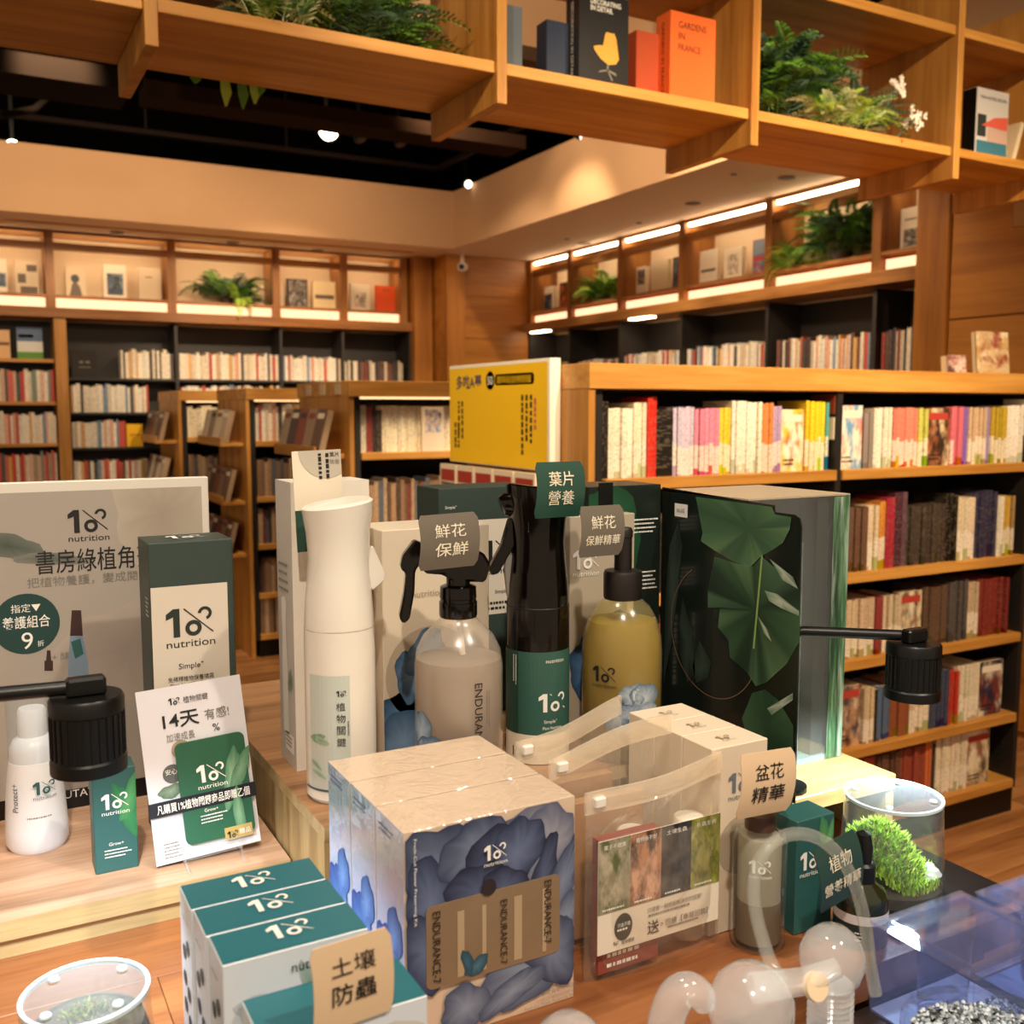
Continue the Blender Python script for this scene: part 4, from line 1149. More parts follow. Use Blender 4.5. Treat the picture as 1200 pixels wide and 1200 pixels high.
plant('lime trailing sprig in front of the left-wall fern', (p2.x, YA - 0.02, 2.185), 0.10, 0.04, 0.08, 14, [2, 2, 1], 4, None, 0.9, 0.14, 'trailing_sprig')
p = on('X', XB + 0.10, 706, 340)
plant('round green plant in the second right-wall niche', (XB + 0.10, p.y, 2.196), 0.08, 0.26, 0.15, 80, [0, 1, 1, 2], 5, 0.05, size=0.18, kinds=(1, 2))
p = on('X', XB + 0.10, 985, 310)
plant('large dark green plant in the fifth right-wall niche', (XB + 0.10, p.y, 2.196), 0.14, 0.30, 0.30, 150, [0, 0, 1, 1, 4], 6, 0.06, size=0.19, kinds=(1, 2, 2))
p = on('X', XB + 0.05, 940, 318)
plant('lime green trailing plant left of the large dark plant', (XB + 0.04, p.y, 2.20), 0.08, 0.30, 0.06, 46, [2, 1, 2], 7, None, 0.5, 0.15, 'trailing_sprig')
# plants on the overhead shelf
plant('dark foliage arrangement on the overhead shelf, top left', (0.80, YO + 0.17, ZO), 0.40, 0.16, 0.12, 190, [0, 4, 0, 1], 8, 0.05, -0.35, size=0.16)
plant('pale trailing leaves at the overhead shelf front, top left', (0.62, YO + 0.06, ZO), 0.16, 0.04, 0.05, 26, [3, 2, 1], 9, None, -0.2, 0.10, 'trailing_sprig')
plant('tall dark foliage on the overhead shelf above the corner niches', (2.14, YO + 0.16, ZO), 0.24, 0.14, 0.22, 170, [0, 0, 4, 1], 10, 0.05, -0.35, size=0.17, kinds=(0, 1, 2, 2))
plant('lime and cream leaves spilling over the overhead shelf edge', (2.28, YO + 0.04, ZO), 0.22, 0.05, 0.06, 50, [2, 3, 2, 1], 11, None, -0.1, 0.11, 'trailing_sprig')
plant('grey green sprays right of the overhead dark foliage', (2.44, YO + 0.14, ZO), 0.14, 0.08, 0.12, 22, [4, 4, 3], 12, None, 0.0, 0.15, 'trailing_sprig')
bl = mat('white_blossom', '#efe8d8', 0.6)
def blossom(label, c, seed):
    rr = random.Random(seed); t = thing('blossom_spray', label, 'flowers', c)
    for k in range(14):
        q = Vector(c) + Vector((rr.uniform(-0.03, 0.03), rr.uniform(-0.02, 0.02), rr.uniform(-0.025, 0.03)))
        g = G()
        for j in range(5):
            a = 2 * math.pi * j / 5 + rr.random()
            d = Vector((math.cos(a), -0.5 * rr.random(), math.sin(a))); s = d.cross(Vector((0, 1, 0))).normalized()
            g.add([q, q + d * 0.007 + s * 0.005, q + d * 0.013, q + d * 0.007 - s * 0.005], [(0, 1, 2, 3)])
        mk('flower', g, bl, t)
    mk('stem', G().tube([Vector(c), Vector(c) + Vector((-0.05, 0.03, -0.06)), Vector((c[0] - 0.10, c[1] + 0.05, ZO))], 0.0025, 6), LEAFM[4], t)
q = on('Y', YO + 0.08, 1056, 105); blossom('upper cluster of white blossoms on the overhead shelf', (q.x, q.y, q.z), 1)
q = on('Y', YO + 0.08, 1073, 138); blossom('lower cluster of white blossoms on the overhead shelf', (q.x, q.y, q.z), 2)
# leaves hanging from the back edge below the overhead shelf
t = thing('hanging_leaves', 'pale green tongue leaves dangling below the overhead shelf', 'plant', (0.68, YO + DO + 0.012, ZO))
for k, (px, py0, py1) in enumerate([(227, 86, 98), (263, 90, 125), (283, 93, 128), (297, 95, 122), (303, 95, 112)]):
    yq = YO + DO + 0.02
    a = on('Y', yq, px, py0); b = on('Y', yq, px + 2, py1); w = 0.013
    top = Vector((a.x, yq, ZO + 0.004))
    g = G()
    m1 = a.lerp(b, 0.5)
    pts = [top, a, m1 + Vector((0.003, 0, 0)), b]
    ws = [w * 0.5, w * 0.8, w, 0.002]
    vs = []
    for p_, w_ in zip(pts, ws): vs += [p_ + Vector((-w_, 0.002, 0)), p_ + Vector((0, -0.003, 0)), p_ + Vector((w_, 0.002, 0))]
    fs = []
    for i in range(3):
        for j in range(2): fs.append((i * 3 + j, i * 3 + j + 1, i * 3 + 4 + j, i * 3 + 3 + j))
    g.add(vs, fs); mk('leaf', g, LEAFM[2] if k % 2 else LEAFM[1], t, smooth=True)

# ================================================================== BOOKS ON THE OVERHEAD SHELF
def O_book(label, x0px, x1px, ytop, y, t, m, spine_w=0.0, prints=(), ang=0.0):
    a = on('Y', y, x0px, ytop); b = on('Y', y, x1px, ytop)
    F = Fr((a.x, y, ZO + 0.0004), (math.cos(ang), math.sin(ang), 0), (0, 0, 1))
    r = slab_book(label, F, b.x - a.x, (a.z + b.z) / 2 - ZO, t, m, prints, 'coffee_table_book', 'books on the overhead shelf')
    return r, F, b.x - a.x, (a.z + b.z) / 2 - ZO
yk = YO + 0.05
O_book('grey blue book beside the overhead shelf divider', 574, 612, 5, YO + 0.15, 0.03, mat('cover_slate', '#5c6670', 0.5))
r, F, w, h = O_book('narrow navy book left of the black chair book', 642, 672, 26, YO + 0.10, 0.05, mat('cover_navy', '#1c2a44', 0.5))
r, F, w, h = O_book('black book with a yellow chair on its cover', 680, 737, -6, yk, 0.06, mat('cover_black', '#1b1a1c', 0.4))
text('DECORATING', F, w * 0.52, h * 0.905, 0.0125, INK_W, r, w=w * 0.62, bold=0.02, off=0.001)
text('IN DETAIL', F, w * 0.44, h * 0.835, 0.0125, INK_W, r, w=w * 0.46, bold=0.02, off=0.001)
CH = mat('chair_yellow', '#e0a43c', 0.5)
shape('chair_print', F, [[(w * a, h * b) for a, b in [(0.50, 0.56), (0.53, 0.60), (0.70, 0.60), (0.74, 0.55), (0.80, 0.33), (0.74, 0.27), (0.58, 0.25), (0.42, 0.30), (0.30, 0.38), (0.27, 0.42), (0.36, 0.44), (0.47, 0.45)]]], CH, r, off=0.001)
shape('chair_leg_print', F, [[(w * a, h * b) for a, b in q] for q in ([(0.55, 0.25), (0.59, 0.25), (0.58, 0.17), (0.55, 0.17)], [(0.38, 0.15), (0.40, 0.17), (0.57, 0.20), (0.56, 0.18)], [(0.56, 0.18), (0.58, 0.20), (0.74, 0.17), (0.75, 0.14)], [(0.56, 0.18), (0.58, 0.19), (0.68, 0.09), (0.65, 0.08)])], INK_G, r, off=0.0012)
Fs = Fr(F.p(-0.0032, 0, -0.058), (0, -1, 0), (0, 0, 1))
text('DECORATING IN DETAIL', Fs, 0.028, h * 0.5, 0.012, INK_W, r, w=h * 0.8, rot=1, off=0.0006)
r, F, w, h = O_book('rust red book leaning behind the orange gardens book', 747, 790, 40, YO + 0.10, 0.05, mat('cover_rust', '#b2471f', 0.5))
r, F, w, h = O_book('bright orange gardens book on the overhead shelf', 787, 839, 18, yk, 0.06, mat('cover_bright_orange', '#ea6a2a', 0.45))
for i, s in enumerate(('GARDENS', 'IN', 'FRANCE')):
    text(s, F, w * 0.16, h * (0.86 - 0.125 * i), h * 0.075, mat('garden_ink', '#5c2c14', 0.5), r, w=w * (0.62, 0.14, 0.5)[i], align='L', off=0.001)
Fs = Fr(F.p(-0.0032, 0, -0.058), (0, -1, 0), (0, 0, 1))
text('GARDENS IN FRANCE', Fs, 0.028, h * 0.5, 0.012, mat('garden_ink', '#5c2c14', 0.5), r, w=h * 0.8, rot=1, off=0.0006)
r, F, w, h = O_book('hotel book with a red-roofed pool house at upper right', 1146, 1183, 106, yk, 0.05, mat('cover_pale_sky', '#c8c4c0', 0.45))
text('THE HOTEL BOOK', F, w * 0.5, h * 0.87, 0.010, INK, r, w=w * 0.84, off=0.001)
decal('pool_print', F, 0.02 * w, 0.98 * w, 0.02 * h, 0.24 * h, mat('pool_blue', '#3c7488', 0.4), r, off=0.001)
shape('roof_print', F, [[(w * a, h * b) for a, b in [(0.15, 0.46), (0.55, 0.60), (0.98, 0.64), (0.98, 0.44)]]], mat('roof_coral', '#d05a48', 0.5), r, off=0.0012)
decal('house_print', F, 0.35 * w, 0.98 * w, 0.24 * h, 0.44 * h, mat('house_cream', '#c0a090', 0.5), r, off=0.001)
decal('tree_print', F, 0.03 * w, 0.3 * w, 0.3 * h, 0.62 * h, mat('tree_dark', '#2c3430', 0.5), r, off=0.0008)
mk('spine_band', G().box(F.o.x - 0.0045, F.o.x - 0.0032, F.o.y + 0.001, F.o.y + 0.049, ZO + 0.001, ZO + h - 0.001), BLKM, r)
# one slanting book at the very right
q = on('Y', yk, 1184, 180)
M = Matrix.Translation((q.x + 0.005, yk, ZO + 0.001)) @ Matrix.Rotation(math.radians(18), 4, 'Y')
t = thing('coffee_table_book', 'pale book leaning at the right edge of the overhead shelf', 'book', (q.x + 0.03, yk, ZO), 'books on the overhead shelf')
mk('cover', G().box(0, 0.018, 0, 0.12, 0, 0.14).xf(M), PB, t)
mk('page_block', G().box(0.002, 0.016, -0.001, 0.121, 0.001, 0.141).xf(M), PAGES, t)

# ================================================================== DISPLAY TABLE
def at(x, y, d):
    """point at camera depth d on the line of sight through a pixel"""
    return _o + (_f * F_PX + _r * (x - 600) + _u * (600 - y)) * (d / F_PX)
ZT, ZL, ZR, ZR2 = 0.977, 1.010, 1.075, 1.047
tt = thing('display_table', 'reddish wooden display table carrying the plant care products', 'table', (0.1, 0.95, 0))
k = 0
for (ya, yb) in ((0.5255, 0.66), (0.6605, 0.784), (0.7845, 0.91), (0.9105, 1.03), (1.0305, 1.15), (1.1505, 1.28)):
    for (xa, xb) in (((-0.95, 0.112), (0.1125, 0.823)) if k % 2 else ((-0.95, -0.25), (-0.2495, 0.823))):
        mk('table_board', G().box(xa, xb, ya, yb, ZT - 0.028, ZT), TABLE_X, tt, bevel=0.0004)
    k += 1
mk('apron', G().box(-0.93, 0.805, 0.56, 1.26, ZT - 0.10, ZT - 0.0285), PANEL_X, tt)
mk('table_base', G().box(-0.88, 0.76, 0.62, 1.22, 0.0, ZT - 0.1005), mat('table_base_dark', '#2a1c14', 0.6), tt)

r1 = thing('riser_board', 'pair of pale wooden boards raising the left products', 'board', (-0.3, 1.0, ZT))
mk('upper_board', G().box(-0.9, 0.243, 0.866, 1.24, 0.9935, ZL, faces={'front': 1}), [RISER_X, EDGE_X], r1)
mk('lower_board', G().box(-0.9, 0.241, 0.870, 1.24, ZT + 0.0003, 0.9932, faces={'front': 1}), [RISER_X, EDGE_X], r1)
r2 = thing('wooden_riser', 'tall wooden riser under the spray bottles at centre', 'riser', (0.455, 1.0, ZT))
mk('riser_top', G().box(0.2455, 0.668, 0.772, 1.24, ZR - 0.012, ZR, faces={'front': 1, 'left': 1}), [RISER_D, EDGE_X], r2)
mk('side_panel', G().box(0.2455, 0.258, 0.773, 1.238, ZT + 0.0003, ZR - 0.0122), EDGE_Y, r2)
mk('side_panel', G().box(0.655, 0.667, 0.773, 1.238, ZT + 0.0003, ZR - 0.0122), EDGE_Y, r2)
mk('back_panel', G().box(0.2585, 0.6545, 1.22, 1.238, ZT + 0.0003, ZR - 0.0122), EDGE_Y, r2)
r3 = thing('wooden_riser', 'pale yellow wooden riser at right with a dark hollow front', 'riser', (0.747, 0.95, ZT))
RYEL = wood('riser_pale_maple', '#d2b87e', '#b89c62', 'x', 3.0, 0.35)
mk('riser_top', G().box(0.671, 0.823, 0.681, 1.24, ZR2 - 0.016, ZR2), RYEL, r3, bevel=0.0008)
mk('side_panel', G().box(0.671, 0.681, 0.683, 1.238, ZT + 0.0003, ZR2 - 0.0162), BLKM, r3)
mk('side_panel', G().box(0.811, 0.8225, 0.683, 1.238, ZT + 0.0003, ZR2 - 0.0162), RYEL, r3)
mk('back_panel', G().box(0.6812, 0.8108, 0.90, 0.91, ZT + 0.0003, ZR2 - 0.0162), BLKM, r3)  # black sheet inside: the shade of the hollow is put into its colour
o = mk('black_tray', G().box(0.663, 0.822, 0.539, 0.676, ZT + 0.0003, ZT + 0.005), BLKM, bevel=0.001)
tag(o, 'flat black tray under the glowing moss terrarium', 'tray')
o = mk('front_plinth', G().box(0.05, 1.15, 0.18, 0.524, 0.0, 0.945), mat('plinth_dark', '#2e211b', 0.5))
tag(o, 'dark plinth in front of the table, under the clear plastic ware', 'plinth')

# ------------------------------------------------------------------ poster in an acrylic frame
YPO = 1.090
tp = thing('poster_stand', 'large white poster stand, shaded grey, with plant nutrition offer at left', 'sign', (0.0, YPO, ZL))
POST = mat('poster_shaded_white', '#a59c92', 0.5, var=0.12, vscale=5)  # white poster greyed: the half shadow on it is put into the colour
mk('frame_slab', G().box(-0.24, 0.2265, YPO, YPO + 0.012, ZL + 0.0003, 1.348), mat('poster_border_white', '#dcd6ca', 0.4), tp, bevel=0.001)
FP = FRONT(-0.24, YPO, ZL)
def fp(px, py): p = on('Y', YPO, px, py); return p.x + 0.24, p.z - ZL
decal('poster_print', FP, 0.008, 0.459, 0.012, 0.328, POST, tp)
decal('foot_strip', FP, 0.0, 0.4665, 0.0, 0.02, BLKM, tp, off=0.0008)
u, v = fp(80, 632); u2, _ = fp(128, 632)
logo(FP, *fp(80, 625), u2 - u, INK, tp)
a, va = fp(42, 665); b, vb = fp(182, 650)
text('書房綠植角落', FP, a, (va + vb) / 2 + 0.002, 0.024, INK, tp, w=(b - a), align='L', bold=0.004)
a, va = fp(32, 686)
text('把植物養護，變成閱讀之間的小日常', FP, a, va + 0.002, 0.0105, INK_G, tp, w=0.185, align='L')
u, v = fp(31, 731)
shape('badge', FP, [disc_poly(u, v, 0.0305, 36)], mat('badge_teal', '#1c3f3c', 0.5), tp, off=0.0007)
text('指定▼', FP, u, v + 0.016, 0.0085, INK_W, tp, off=0.0012)
text('養護組合', FP, u, v + 0.002, 0.0125, INK_W, tp, w=0.043, bold=0.006, off=0.0012)
text('9', FP, u, v - 0.017, 0.017, INK_W, tp, off=0.0012); text('折', FP, u + 0.012, v - 0.021, 0.006, INK_W, tp, off=0.0012)
# little printed bottles
pb = [fp(x, y) for x, y in ((84, 715), (95, 715), (97, 745), (82, 745))]
shape('bottle_print', FP, [pb], mat('print_dark_brown', '#3a2420', 0.5), tp, off=0.0007)
pb = [fp(x, y) for x, y in ((82, 745), (97, 745), (103, 775), (104, 792), (80, 792), (80, 775))]
shape('bottle_print', FP, [pb], mat('print_steel_blue', '#7c90a4', 0.5), tp, off=0.0007)
pb = [fp(x, y) for x, y in ((83, 752), (94, 748), (98, 766), (88, 772))]
shape('bottle_print', FP, [pb], mat('print_teal', '#2c605c', 0.5), tp, off=0.0009)
pb = [fp(x, y) for x, y in ((52, 774), (62, 774), (62, 786), (52, 786))]
shape('dropper_print', FP, [pb, [fp(x, y) for x, y in ((55, 762), (59, 762), (60, 774), (54, 774))]], mat('print_dark_brown', '#3a2420', 0.5), tp, off=0.0007)
text('+ 酵', FP, *fp(71, 769), 0.008, INK_G, tp, off=0.0008)
petals(FP, tp, [(*fp(150, 760), 0.07, 0.05, 0.3, '#9c9088', '#ada196'), (*fp(190, 600), 0.05, 0.06, 0.0, '#a09486', '#b4a99a'),
                (*fp(10, 640), 0.03, 0.012, -0.2, '#4a544c', '#6c7068'), (*fp(60, 655), 0.035, 0.006, -0.1, '#5c625a', '#7c7c74')], 'photo_print', off=0.0005, clip=(0.008, 0.459, 0.02, 0.328))
text('SUTAY', FP, *fp(90, 929), 0.008, INK_W, tp, off=0.0012)

# ------------------------------------------------------------------ white pump bottle with a clear cap
c = on('Z', ZL, 45, 991); cx, cy = c.x, c.y + 0.004
tb_ = thing('pump_bottle', 'white bottle with clear cap standing left of small teal carton', 'bottle', (cx, cy, ZL))
WP = mat('white_bottle_plastic', '#e6e6ea', 0.3, spec=0.5)
mk('bottle_body', G().lathe([(0.0, 0.0), (0.024, 0.0), (0.0272, 0.006), (0.0272, 0.02), (0.0255, 0.05), (0.0225, 0.078), (0.0215, 0.084)], cx, cy, ZL + 0.0002, 40), WP, tb_, smooth=True)
mk('collar', G().lathe([(0.0205, 0.084), (0.0205, 0.096), (0.017, 0.104), (0.0125, 0.107), (0.0125, 0.112)], cx, cy, ZL, 36), WP, tb_, smooth=True)
mk('pump_button', G().lathe([(0.0125, 0.112), (0.0125, 0.130), (0.011, 0.133)], cx, cy, ZL, 30), WP, tb_, smooth=True)
mk('clear_cap', G().lathe([(0.0217, 0.085), (0.0217, 0.147), (0.019, 0.151), (0.0, 0.152)], cx, cy, ZL, 36), film('cap_plastic', '#f2f5f7', 0.07, '#e4ecf2', 0.05), tb_, smooth=True)
ang = math.atan2(-cy, -cx)
K = Cyl(cx, cy, 0.0256, ang, ZL)
logo(K, -0.002, 0.057, 0.020, TEAL_G, tb_, off=0.0012)
text('Protect+', K, -0.0195, 0.055, 0.028, mat('navy_ink', '#30384c', 0.5), tb_, rot=3, w=0.028, off=0.0012) if False else None
vs_t = text('Protect+', K, -0.018, 0.055, 0.0055, mat('navy_ink', '#30384c', 0.5), tb_, rot=3, w=0.027, off=0.0012)
greek(K, -0.008, 0.036, 0.026, 3, INK_G, tb_, h=0.0014, gap=0.003, seed=31)

# ------------------------------------------------------------------ small teal carton
LEAFP = vcol_mat('printed_leaf', 0.4)
t = carton('small_carton', 'narrow teal carton with green leaf print beside the white bottle', 0.083, 0.119, 0.917, 0.945, ZL + 0.0002, 1.104, TEAL_G)
F = FRONT(0.083, 0.917, ZL)
logo(F, 0.007, 0.058, 0.023, INK_W, t)
petals(F, t, [(0.0275, 0.056, 0.026, 0.008, 1.9, '#3c8858', '#2c6c48'), (0.030, 0.065, 0.022, 0.006, 1.3, '#549c60', '#387c50')], 'leaf_print', LEAFP, clip=(0, 0.036, 0, 0.094))
text('Grow+', F, 0.018, 0.026, 0.003, INK_W, t); greek(F, 0.008, 0.021, 0.022, 3, INK_W, t, h=0.0011, gap=0.003, seed=12)

# ------------------------------------------------------------------ flyer with a green sachet on an acrylic stand
tf = thing('flyer_card', 'white flyer with a green sachet leaning on clear stand', 'flyer', (0.178, 0.905, ZL))
F = Fr((0.132, 0.902, ZL + 0.003), (1.0, -0.04, 0.02), (-0.055, 0.20, 1.0))
F.r = (F.r - F.u * F.r.dot(F.u)).normalized(); F.n = F.r.cross(F.u)
W_, H_ = 0.093, 0.156
def slab(F, u0, u1, v0, v1, c0, c1):
    P = [F.p(a, b, c) for c in (c0, c1) for b in (v0, v1) for a in (u0, u1)]
    return G().add(P, [(0, 2, 3, 1), (4, 5, 7, 6), (0, 1, 5, 4), (1, 3, 7, 5), (3, 2, 6, 7), (2, 0, 4, 6)])
mk('flyer_sheet', slab(F, 0, W_, 0, H_, -0.001, 0), mat('flyer_white', '#dddbe0', 0.4), tf)
logo(F, 0.027, 0.139, 0.0105, INK, tf, word=False); text('植物關鍵', F, 0.051, 0.142, 0.006, INK, tf, w=0.022)
text('14天', F, 0.036, 0.125, 0.014, INK, tf, w=0.032, bold=0.012); text('有感!', F, 0.068, 0.125, 0.010, INK_G, tf, w=0.022, bold=0.004)
text('加速成長', F, 0.034, 0.110, 0.0075, INK_G, tf, w=0.025); text('%', F, 0.066, 0.112, 0.007, INK, tf)
shape('round_photo', F, [disc_poly(0.033, 0.098, 0.0085)], mat('photo_soil', '#a8947c', 0.6), tf)
shape('round_photo', F, [disc_poly(0.023, 0.078, 0.0085)], mat('photo_grey_badge', '#5c605c', 0.6), tf)
text('安心', F, 0.022, 0.080, 0.005, INK_W, tf, off=0.0012)
petals(F, tf, [(0.02, 0.063, 0.011, 0.006, 0.2, '#8ca08c', '#5c7860')], 'leaf_print', LEAFP)
greek(F, 0.008, 0.018, 0.016, 5, INK_G, tf, h=0.0012, gap=0.003, seed=14)
SACH = mat('sachet_green_foil', '#2a5e44', 0.3, var=0.06, vscale=60)
ts = thing('sachet', 'glossy green sachet with 1% mark fixed on the flyer', 'sachet', F.p(0.058, 0.012, 0.004))
g = G(); ro = [(0.027 + a, 0.012 + b) for a, b in rounded(0.062, 0.092, 0.006)]
g.prism([F.p(a, b, 0.001) for a, b in ro], F.n * 0.0035)
mk('sachet_pouch', g, SACH, ts)
F2 = Fr(F.p(0, 0, 0.0047), F.r, F.u)
logo(F2, 0.043, 0.065, 0.026, INK_W, ts)
petals(F2, ts, [(0.074, 0.063, 0.028, 0.008, 1.35, '#94b898', '#4c8060'), (0.082, 0.070, 0.020, 0.006, 1.1, '#84ac88', '#4c8060'), (0.076, 0.032, 0.022, 0.005, 1.6, '#84ac88', '#4c8060')], 'leaf_print', LEAFP)
text('Grow+', F2, 0.052, 0.040, 0.003, INK_W, ts); greek(F2, 0.042, 0.036, 0.022, 3, INK_W, ts, h=0.0011, gap=0.003, seed=15)
o = mk('gift_sticker', slab(F2, 0.061, 0.086, 0.009, 0.020, 0.0001, 0.0006), mat('sticker_gold', '#b8a060', 0.4), ts)
F3 = Fr(F.p(0, 0, 0.0055), F.r, F.u)
logo(F3, 0.063, 0.0105, 0.010, INK, ts, word=False); text('贈品', F3, 0.079, 0.0145, 0.005, INK_W, ts)
o = mk('paper_band', slab(F, -0.0008, W_ + 0.0008, 0.043, 0.056, 0.0047, 0.0052), mat('band_navy', '#15171f', 0.4), tf)
text('凡購買1%植物關鍵商品即贈乙個', F3, W_ / 2, 0.0495, 0.0085, INK_W, tf, w=0.082, bold=0.008, off=0.0008)
ta_ = thing('acrylic_stand', 'clear acrylic easel holding the flyer upright', 'stand', (0.18, 0.90, ZL))
mk('easel_back', slab(F, 0.01, 0.083, 0, 0.12, -0.004, -0.0012), CLEAR, ta_)
mk('front_lip', slab(F, 0.022, 0.075, 0.0, 0.012, 0.0055, 0.0075), CLEAR, ta_)
for a in (0.024, 0.073):
    mk('easel_foot', G().tube([F.p(a, 0.008, 0.007), F.p(a, -0.001, 0.009), Vector((F.p(a, 0, 0).x, 0.876, ZL + 0.0022)), Vector((F.p(a, 0, 0).x, 0.93, ZL + 0.0022))], 0.0012, 6), CLEAR, ta_)

# ------------------------------------------------------------------ tall dark green carton at left
t = carton('spray_carton', 'tall dark green carton in front of the shaded poster', 0.1425, 0.2195, 0.955, 1.015, ZL + 0.0002, 1.297, GREEN_D)
F = FRONT(0.1425, 0.955, ZL)
def uv(F, Y, px, py): p = on('Y', Y, px, py); return (p - F.o).dot(F.r), (p - F.o).dot(F.u)
a0, b0 = uv(F, .955, 181, 817); a1, b1 = uv(F, .955, 266, 682)
PAN = mat('carton_panel_cream', '#d9cfc0', 0.5)
decal('label_panel', F, a0, a1, 0.08, b1, PAN, t)
u, v = uv(F, .955, 195, 748); u2, _ = uv(F, .955, 252, 748)
logo(F, u, v, u2 - u, mat('logo_dark_green', '#26302a', 0.5), t)
text('Simple⁺', F, *uv(F, .955, 224, 780), 0.0075, INK, t); text('免稀釋植物保養噴霧', F, *uv(F, .955, 224, 794), 0.005, INK, t, w=0.042)
text('Plant Nutrition Spray', F, *uv(F, .955, 224, 801), 0.0042, INK_G, t, w=0.038)
FT = TOP(0.1425, 0.955, 1.297); logo(FT, 0.022, 0.022, 0.034, INK_W, t, word=False)
FLF = LEFT(0.1425, 1.015, ZL); greek(FLF, 0.04, 0.235, 0.015, 5, INK_W, t, h=0.0014, gap=0.004, seed=17)

# ------------------------------------------------------------------ spray bottles with long sculpted heads
def tall_sprayer(label, cx, cy, body_m, head_m, flip, h=0.262):
    t = thing('spray_bottle', label, 'bottle', (cx, cy, ZR))
    mk('bottle_body', G().lathe([(0.0, 0), (0.028, 0), (0.0312, 0.004), (0.0312, 0.14), (0.031, 0.153)], cx, cy, ZR + 0.0002, 44), body_m, t, smooth=True)
    prof = [(0.0306, 0.1535), (0.0306, 0.158), (0.0297, 0.175), (0.0272, 0.20), (0.0262, 0.216), (0.0275, 0.236), (0.0300, 0.252)]
    g = G().lathe(prof, cx, cy, ZR, 44, cap=False)
    n = 44; o0 = len(g.v); s = flip
    top = [Vector((cx + 0.0312 * math.cos(2 * math.pi * k / n), cy + 0.0312 * math.sin(2 * math.pi * k / n), ZR + h + 0.004 * s * math.cos(2 * math.pi * k / n))) for k in range(n)]
    g.v += top; g.c += [(1, 1, 1, 1)] * n
    last = (len(prof) - 1) * n
    for k in range(n):
        g.f.append([last + k, last + (k + 1) % n, o0 + (k + 1) % n, o0 + k]); g.m.append(0)
    ins = [Vector((cx + (p.x - cx) * 0.93, cy + (p.y - cy) * 0.93, p.z + 0.0015)) for p in top]
    o1 = len(g.v); g.v += ins; g.c += [(1, 1, 1, 1)] * n
    for k in range(n):
        g.f.append([o0 + k, o0 + (k + 1) % n, o1 + (k + 1) % n, o1 + k]); g.m.append(0)
    g.f.append([o1 + k for k in range(n)]); g.m.append(0)
    mk('spray_head', g, head_m, t, smooth=True)
    w = 0.011
    pol = [(0.024, 0.225), (0.034, 0.222), (0.046, 0.196), (0.0455, 0.190), (0.033, 0.182), (0.024, 0.187)] if s > 0 else \
          [(0.020, 0.248), (0.030, 0.238), (0.037, 0.214), (0.050, 0.190), (0.047, 0.184), (0.040, 0.186), (0.026, 0.210), (0.018, 0.218)]
    dirx = Vector((s * 0.95, 0.30 if s < 0 else 0.2, 0)).normalized(); side = Vector((-dirx.y, dirx.x, 0))
    P = [Vector((cx, cy, ZR)) + dirx * a + Vector((0, 0, b)) - side * w / 2 for a, b in pol]
    mk('trigger', G().prism(P, side * w), head_m, t, bevel=0.0012)
    if s < 0:
        q = Vector((cx, cy, ZR + 0.252)) + dirx * 0.018
        mk('nozzle', G().tube([q, q + dirx * 0.016 + Vector((0, 0, 0.001)), q + dirx * 0.019], [0.013, 0.011, 0.008], 18), head_m, t, smooth=True)
        pol = [(0.0285, 0.155), (0.0315, 0.165), (0.034, 0.19), (0.033, 0.205), (0.026, 0.205), (0.026, 0.16)]
        P = [Vector((cx, cy, ZR)) + dirx * a + Vector((0, 0, b)) - side * 0.004 for a, b in pol]
        mk('grip_window', G().prism(P, side * 0.008), mat('grip_grey_translucent', '#8c8680', 0.3), t, bevel=0.001)
    return t, dirx, side
WB = mat('white_bottle_gloss', '#e9e2d6', 0.25, spec=0.5)
cx, cy = 0.284, 0.838
t, dx, sd = tall_sprayer('tall white spray bottle at left end of the centre riser', cx, cy, WB, WB, 1)
mk('seam_ring', G().lathe([(0.0309, 0.1531), (0.0312, 0.1538), (0.0306, 0.1545)], cx, cy, ZR, 44, cap=False), mat('seam_grey', '#b8aea0', 0.5), t)
K = Cyl(cx, cy, 0.0313, math.atan2(-cy, -cx) , ZR)
decal('label_print', K, -0.031, 0.008, 0.012, 0.116, mat('label_misty_green', '#c3cbc2', 0.3), t, off=0.0003, nu=10)
logo(K, -0.0035, 0.098, 0.0085, INK, t, word=False, off=0.0009)
for i, ch in enumerate('植物關鍵'): text(ch, K, 0.0, 0.089 - i * 0.0105, 0.0075, INK, t, off=0.0009)
greek(K, 0.0055, 0.076, 0.015, 1, INK_G, t, h=0.0012, gap=0.003, seed=33, vertical=True)
petals(K, t, [(-0.022, 0.060, 0.008, 0.004, 0.2, '#6c8c6c', '#8ca890'), (-0.018, 0.058, 0.007, 0.003, -0.3, '#7c9c7c', '#a0b8a0'),
              (-0.024, 0.036, 0.007, 0.002, -0.6, '#7ca084', '#a0b8a8'), (-0.021, 0.028, 0.008, 0.0018, -0.4, '#88a88c', '#a8c0b0')], 'leaf_print', LEAFP, off=0.0006)
decal('base_line', K, -0.04, 0.04, 0.0125, 0.0145, mat('base_line_dark', '#4c565c', 0.4), t, off=0.0005, nu=24)

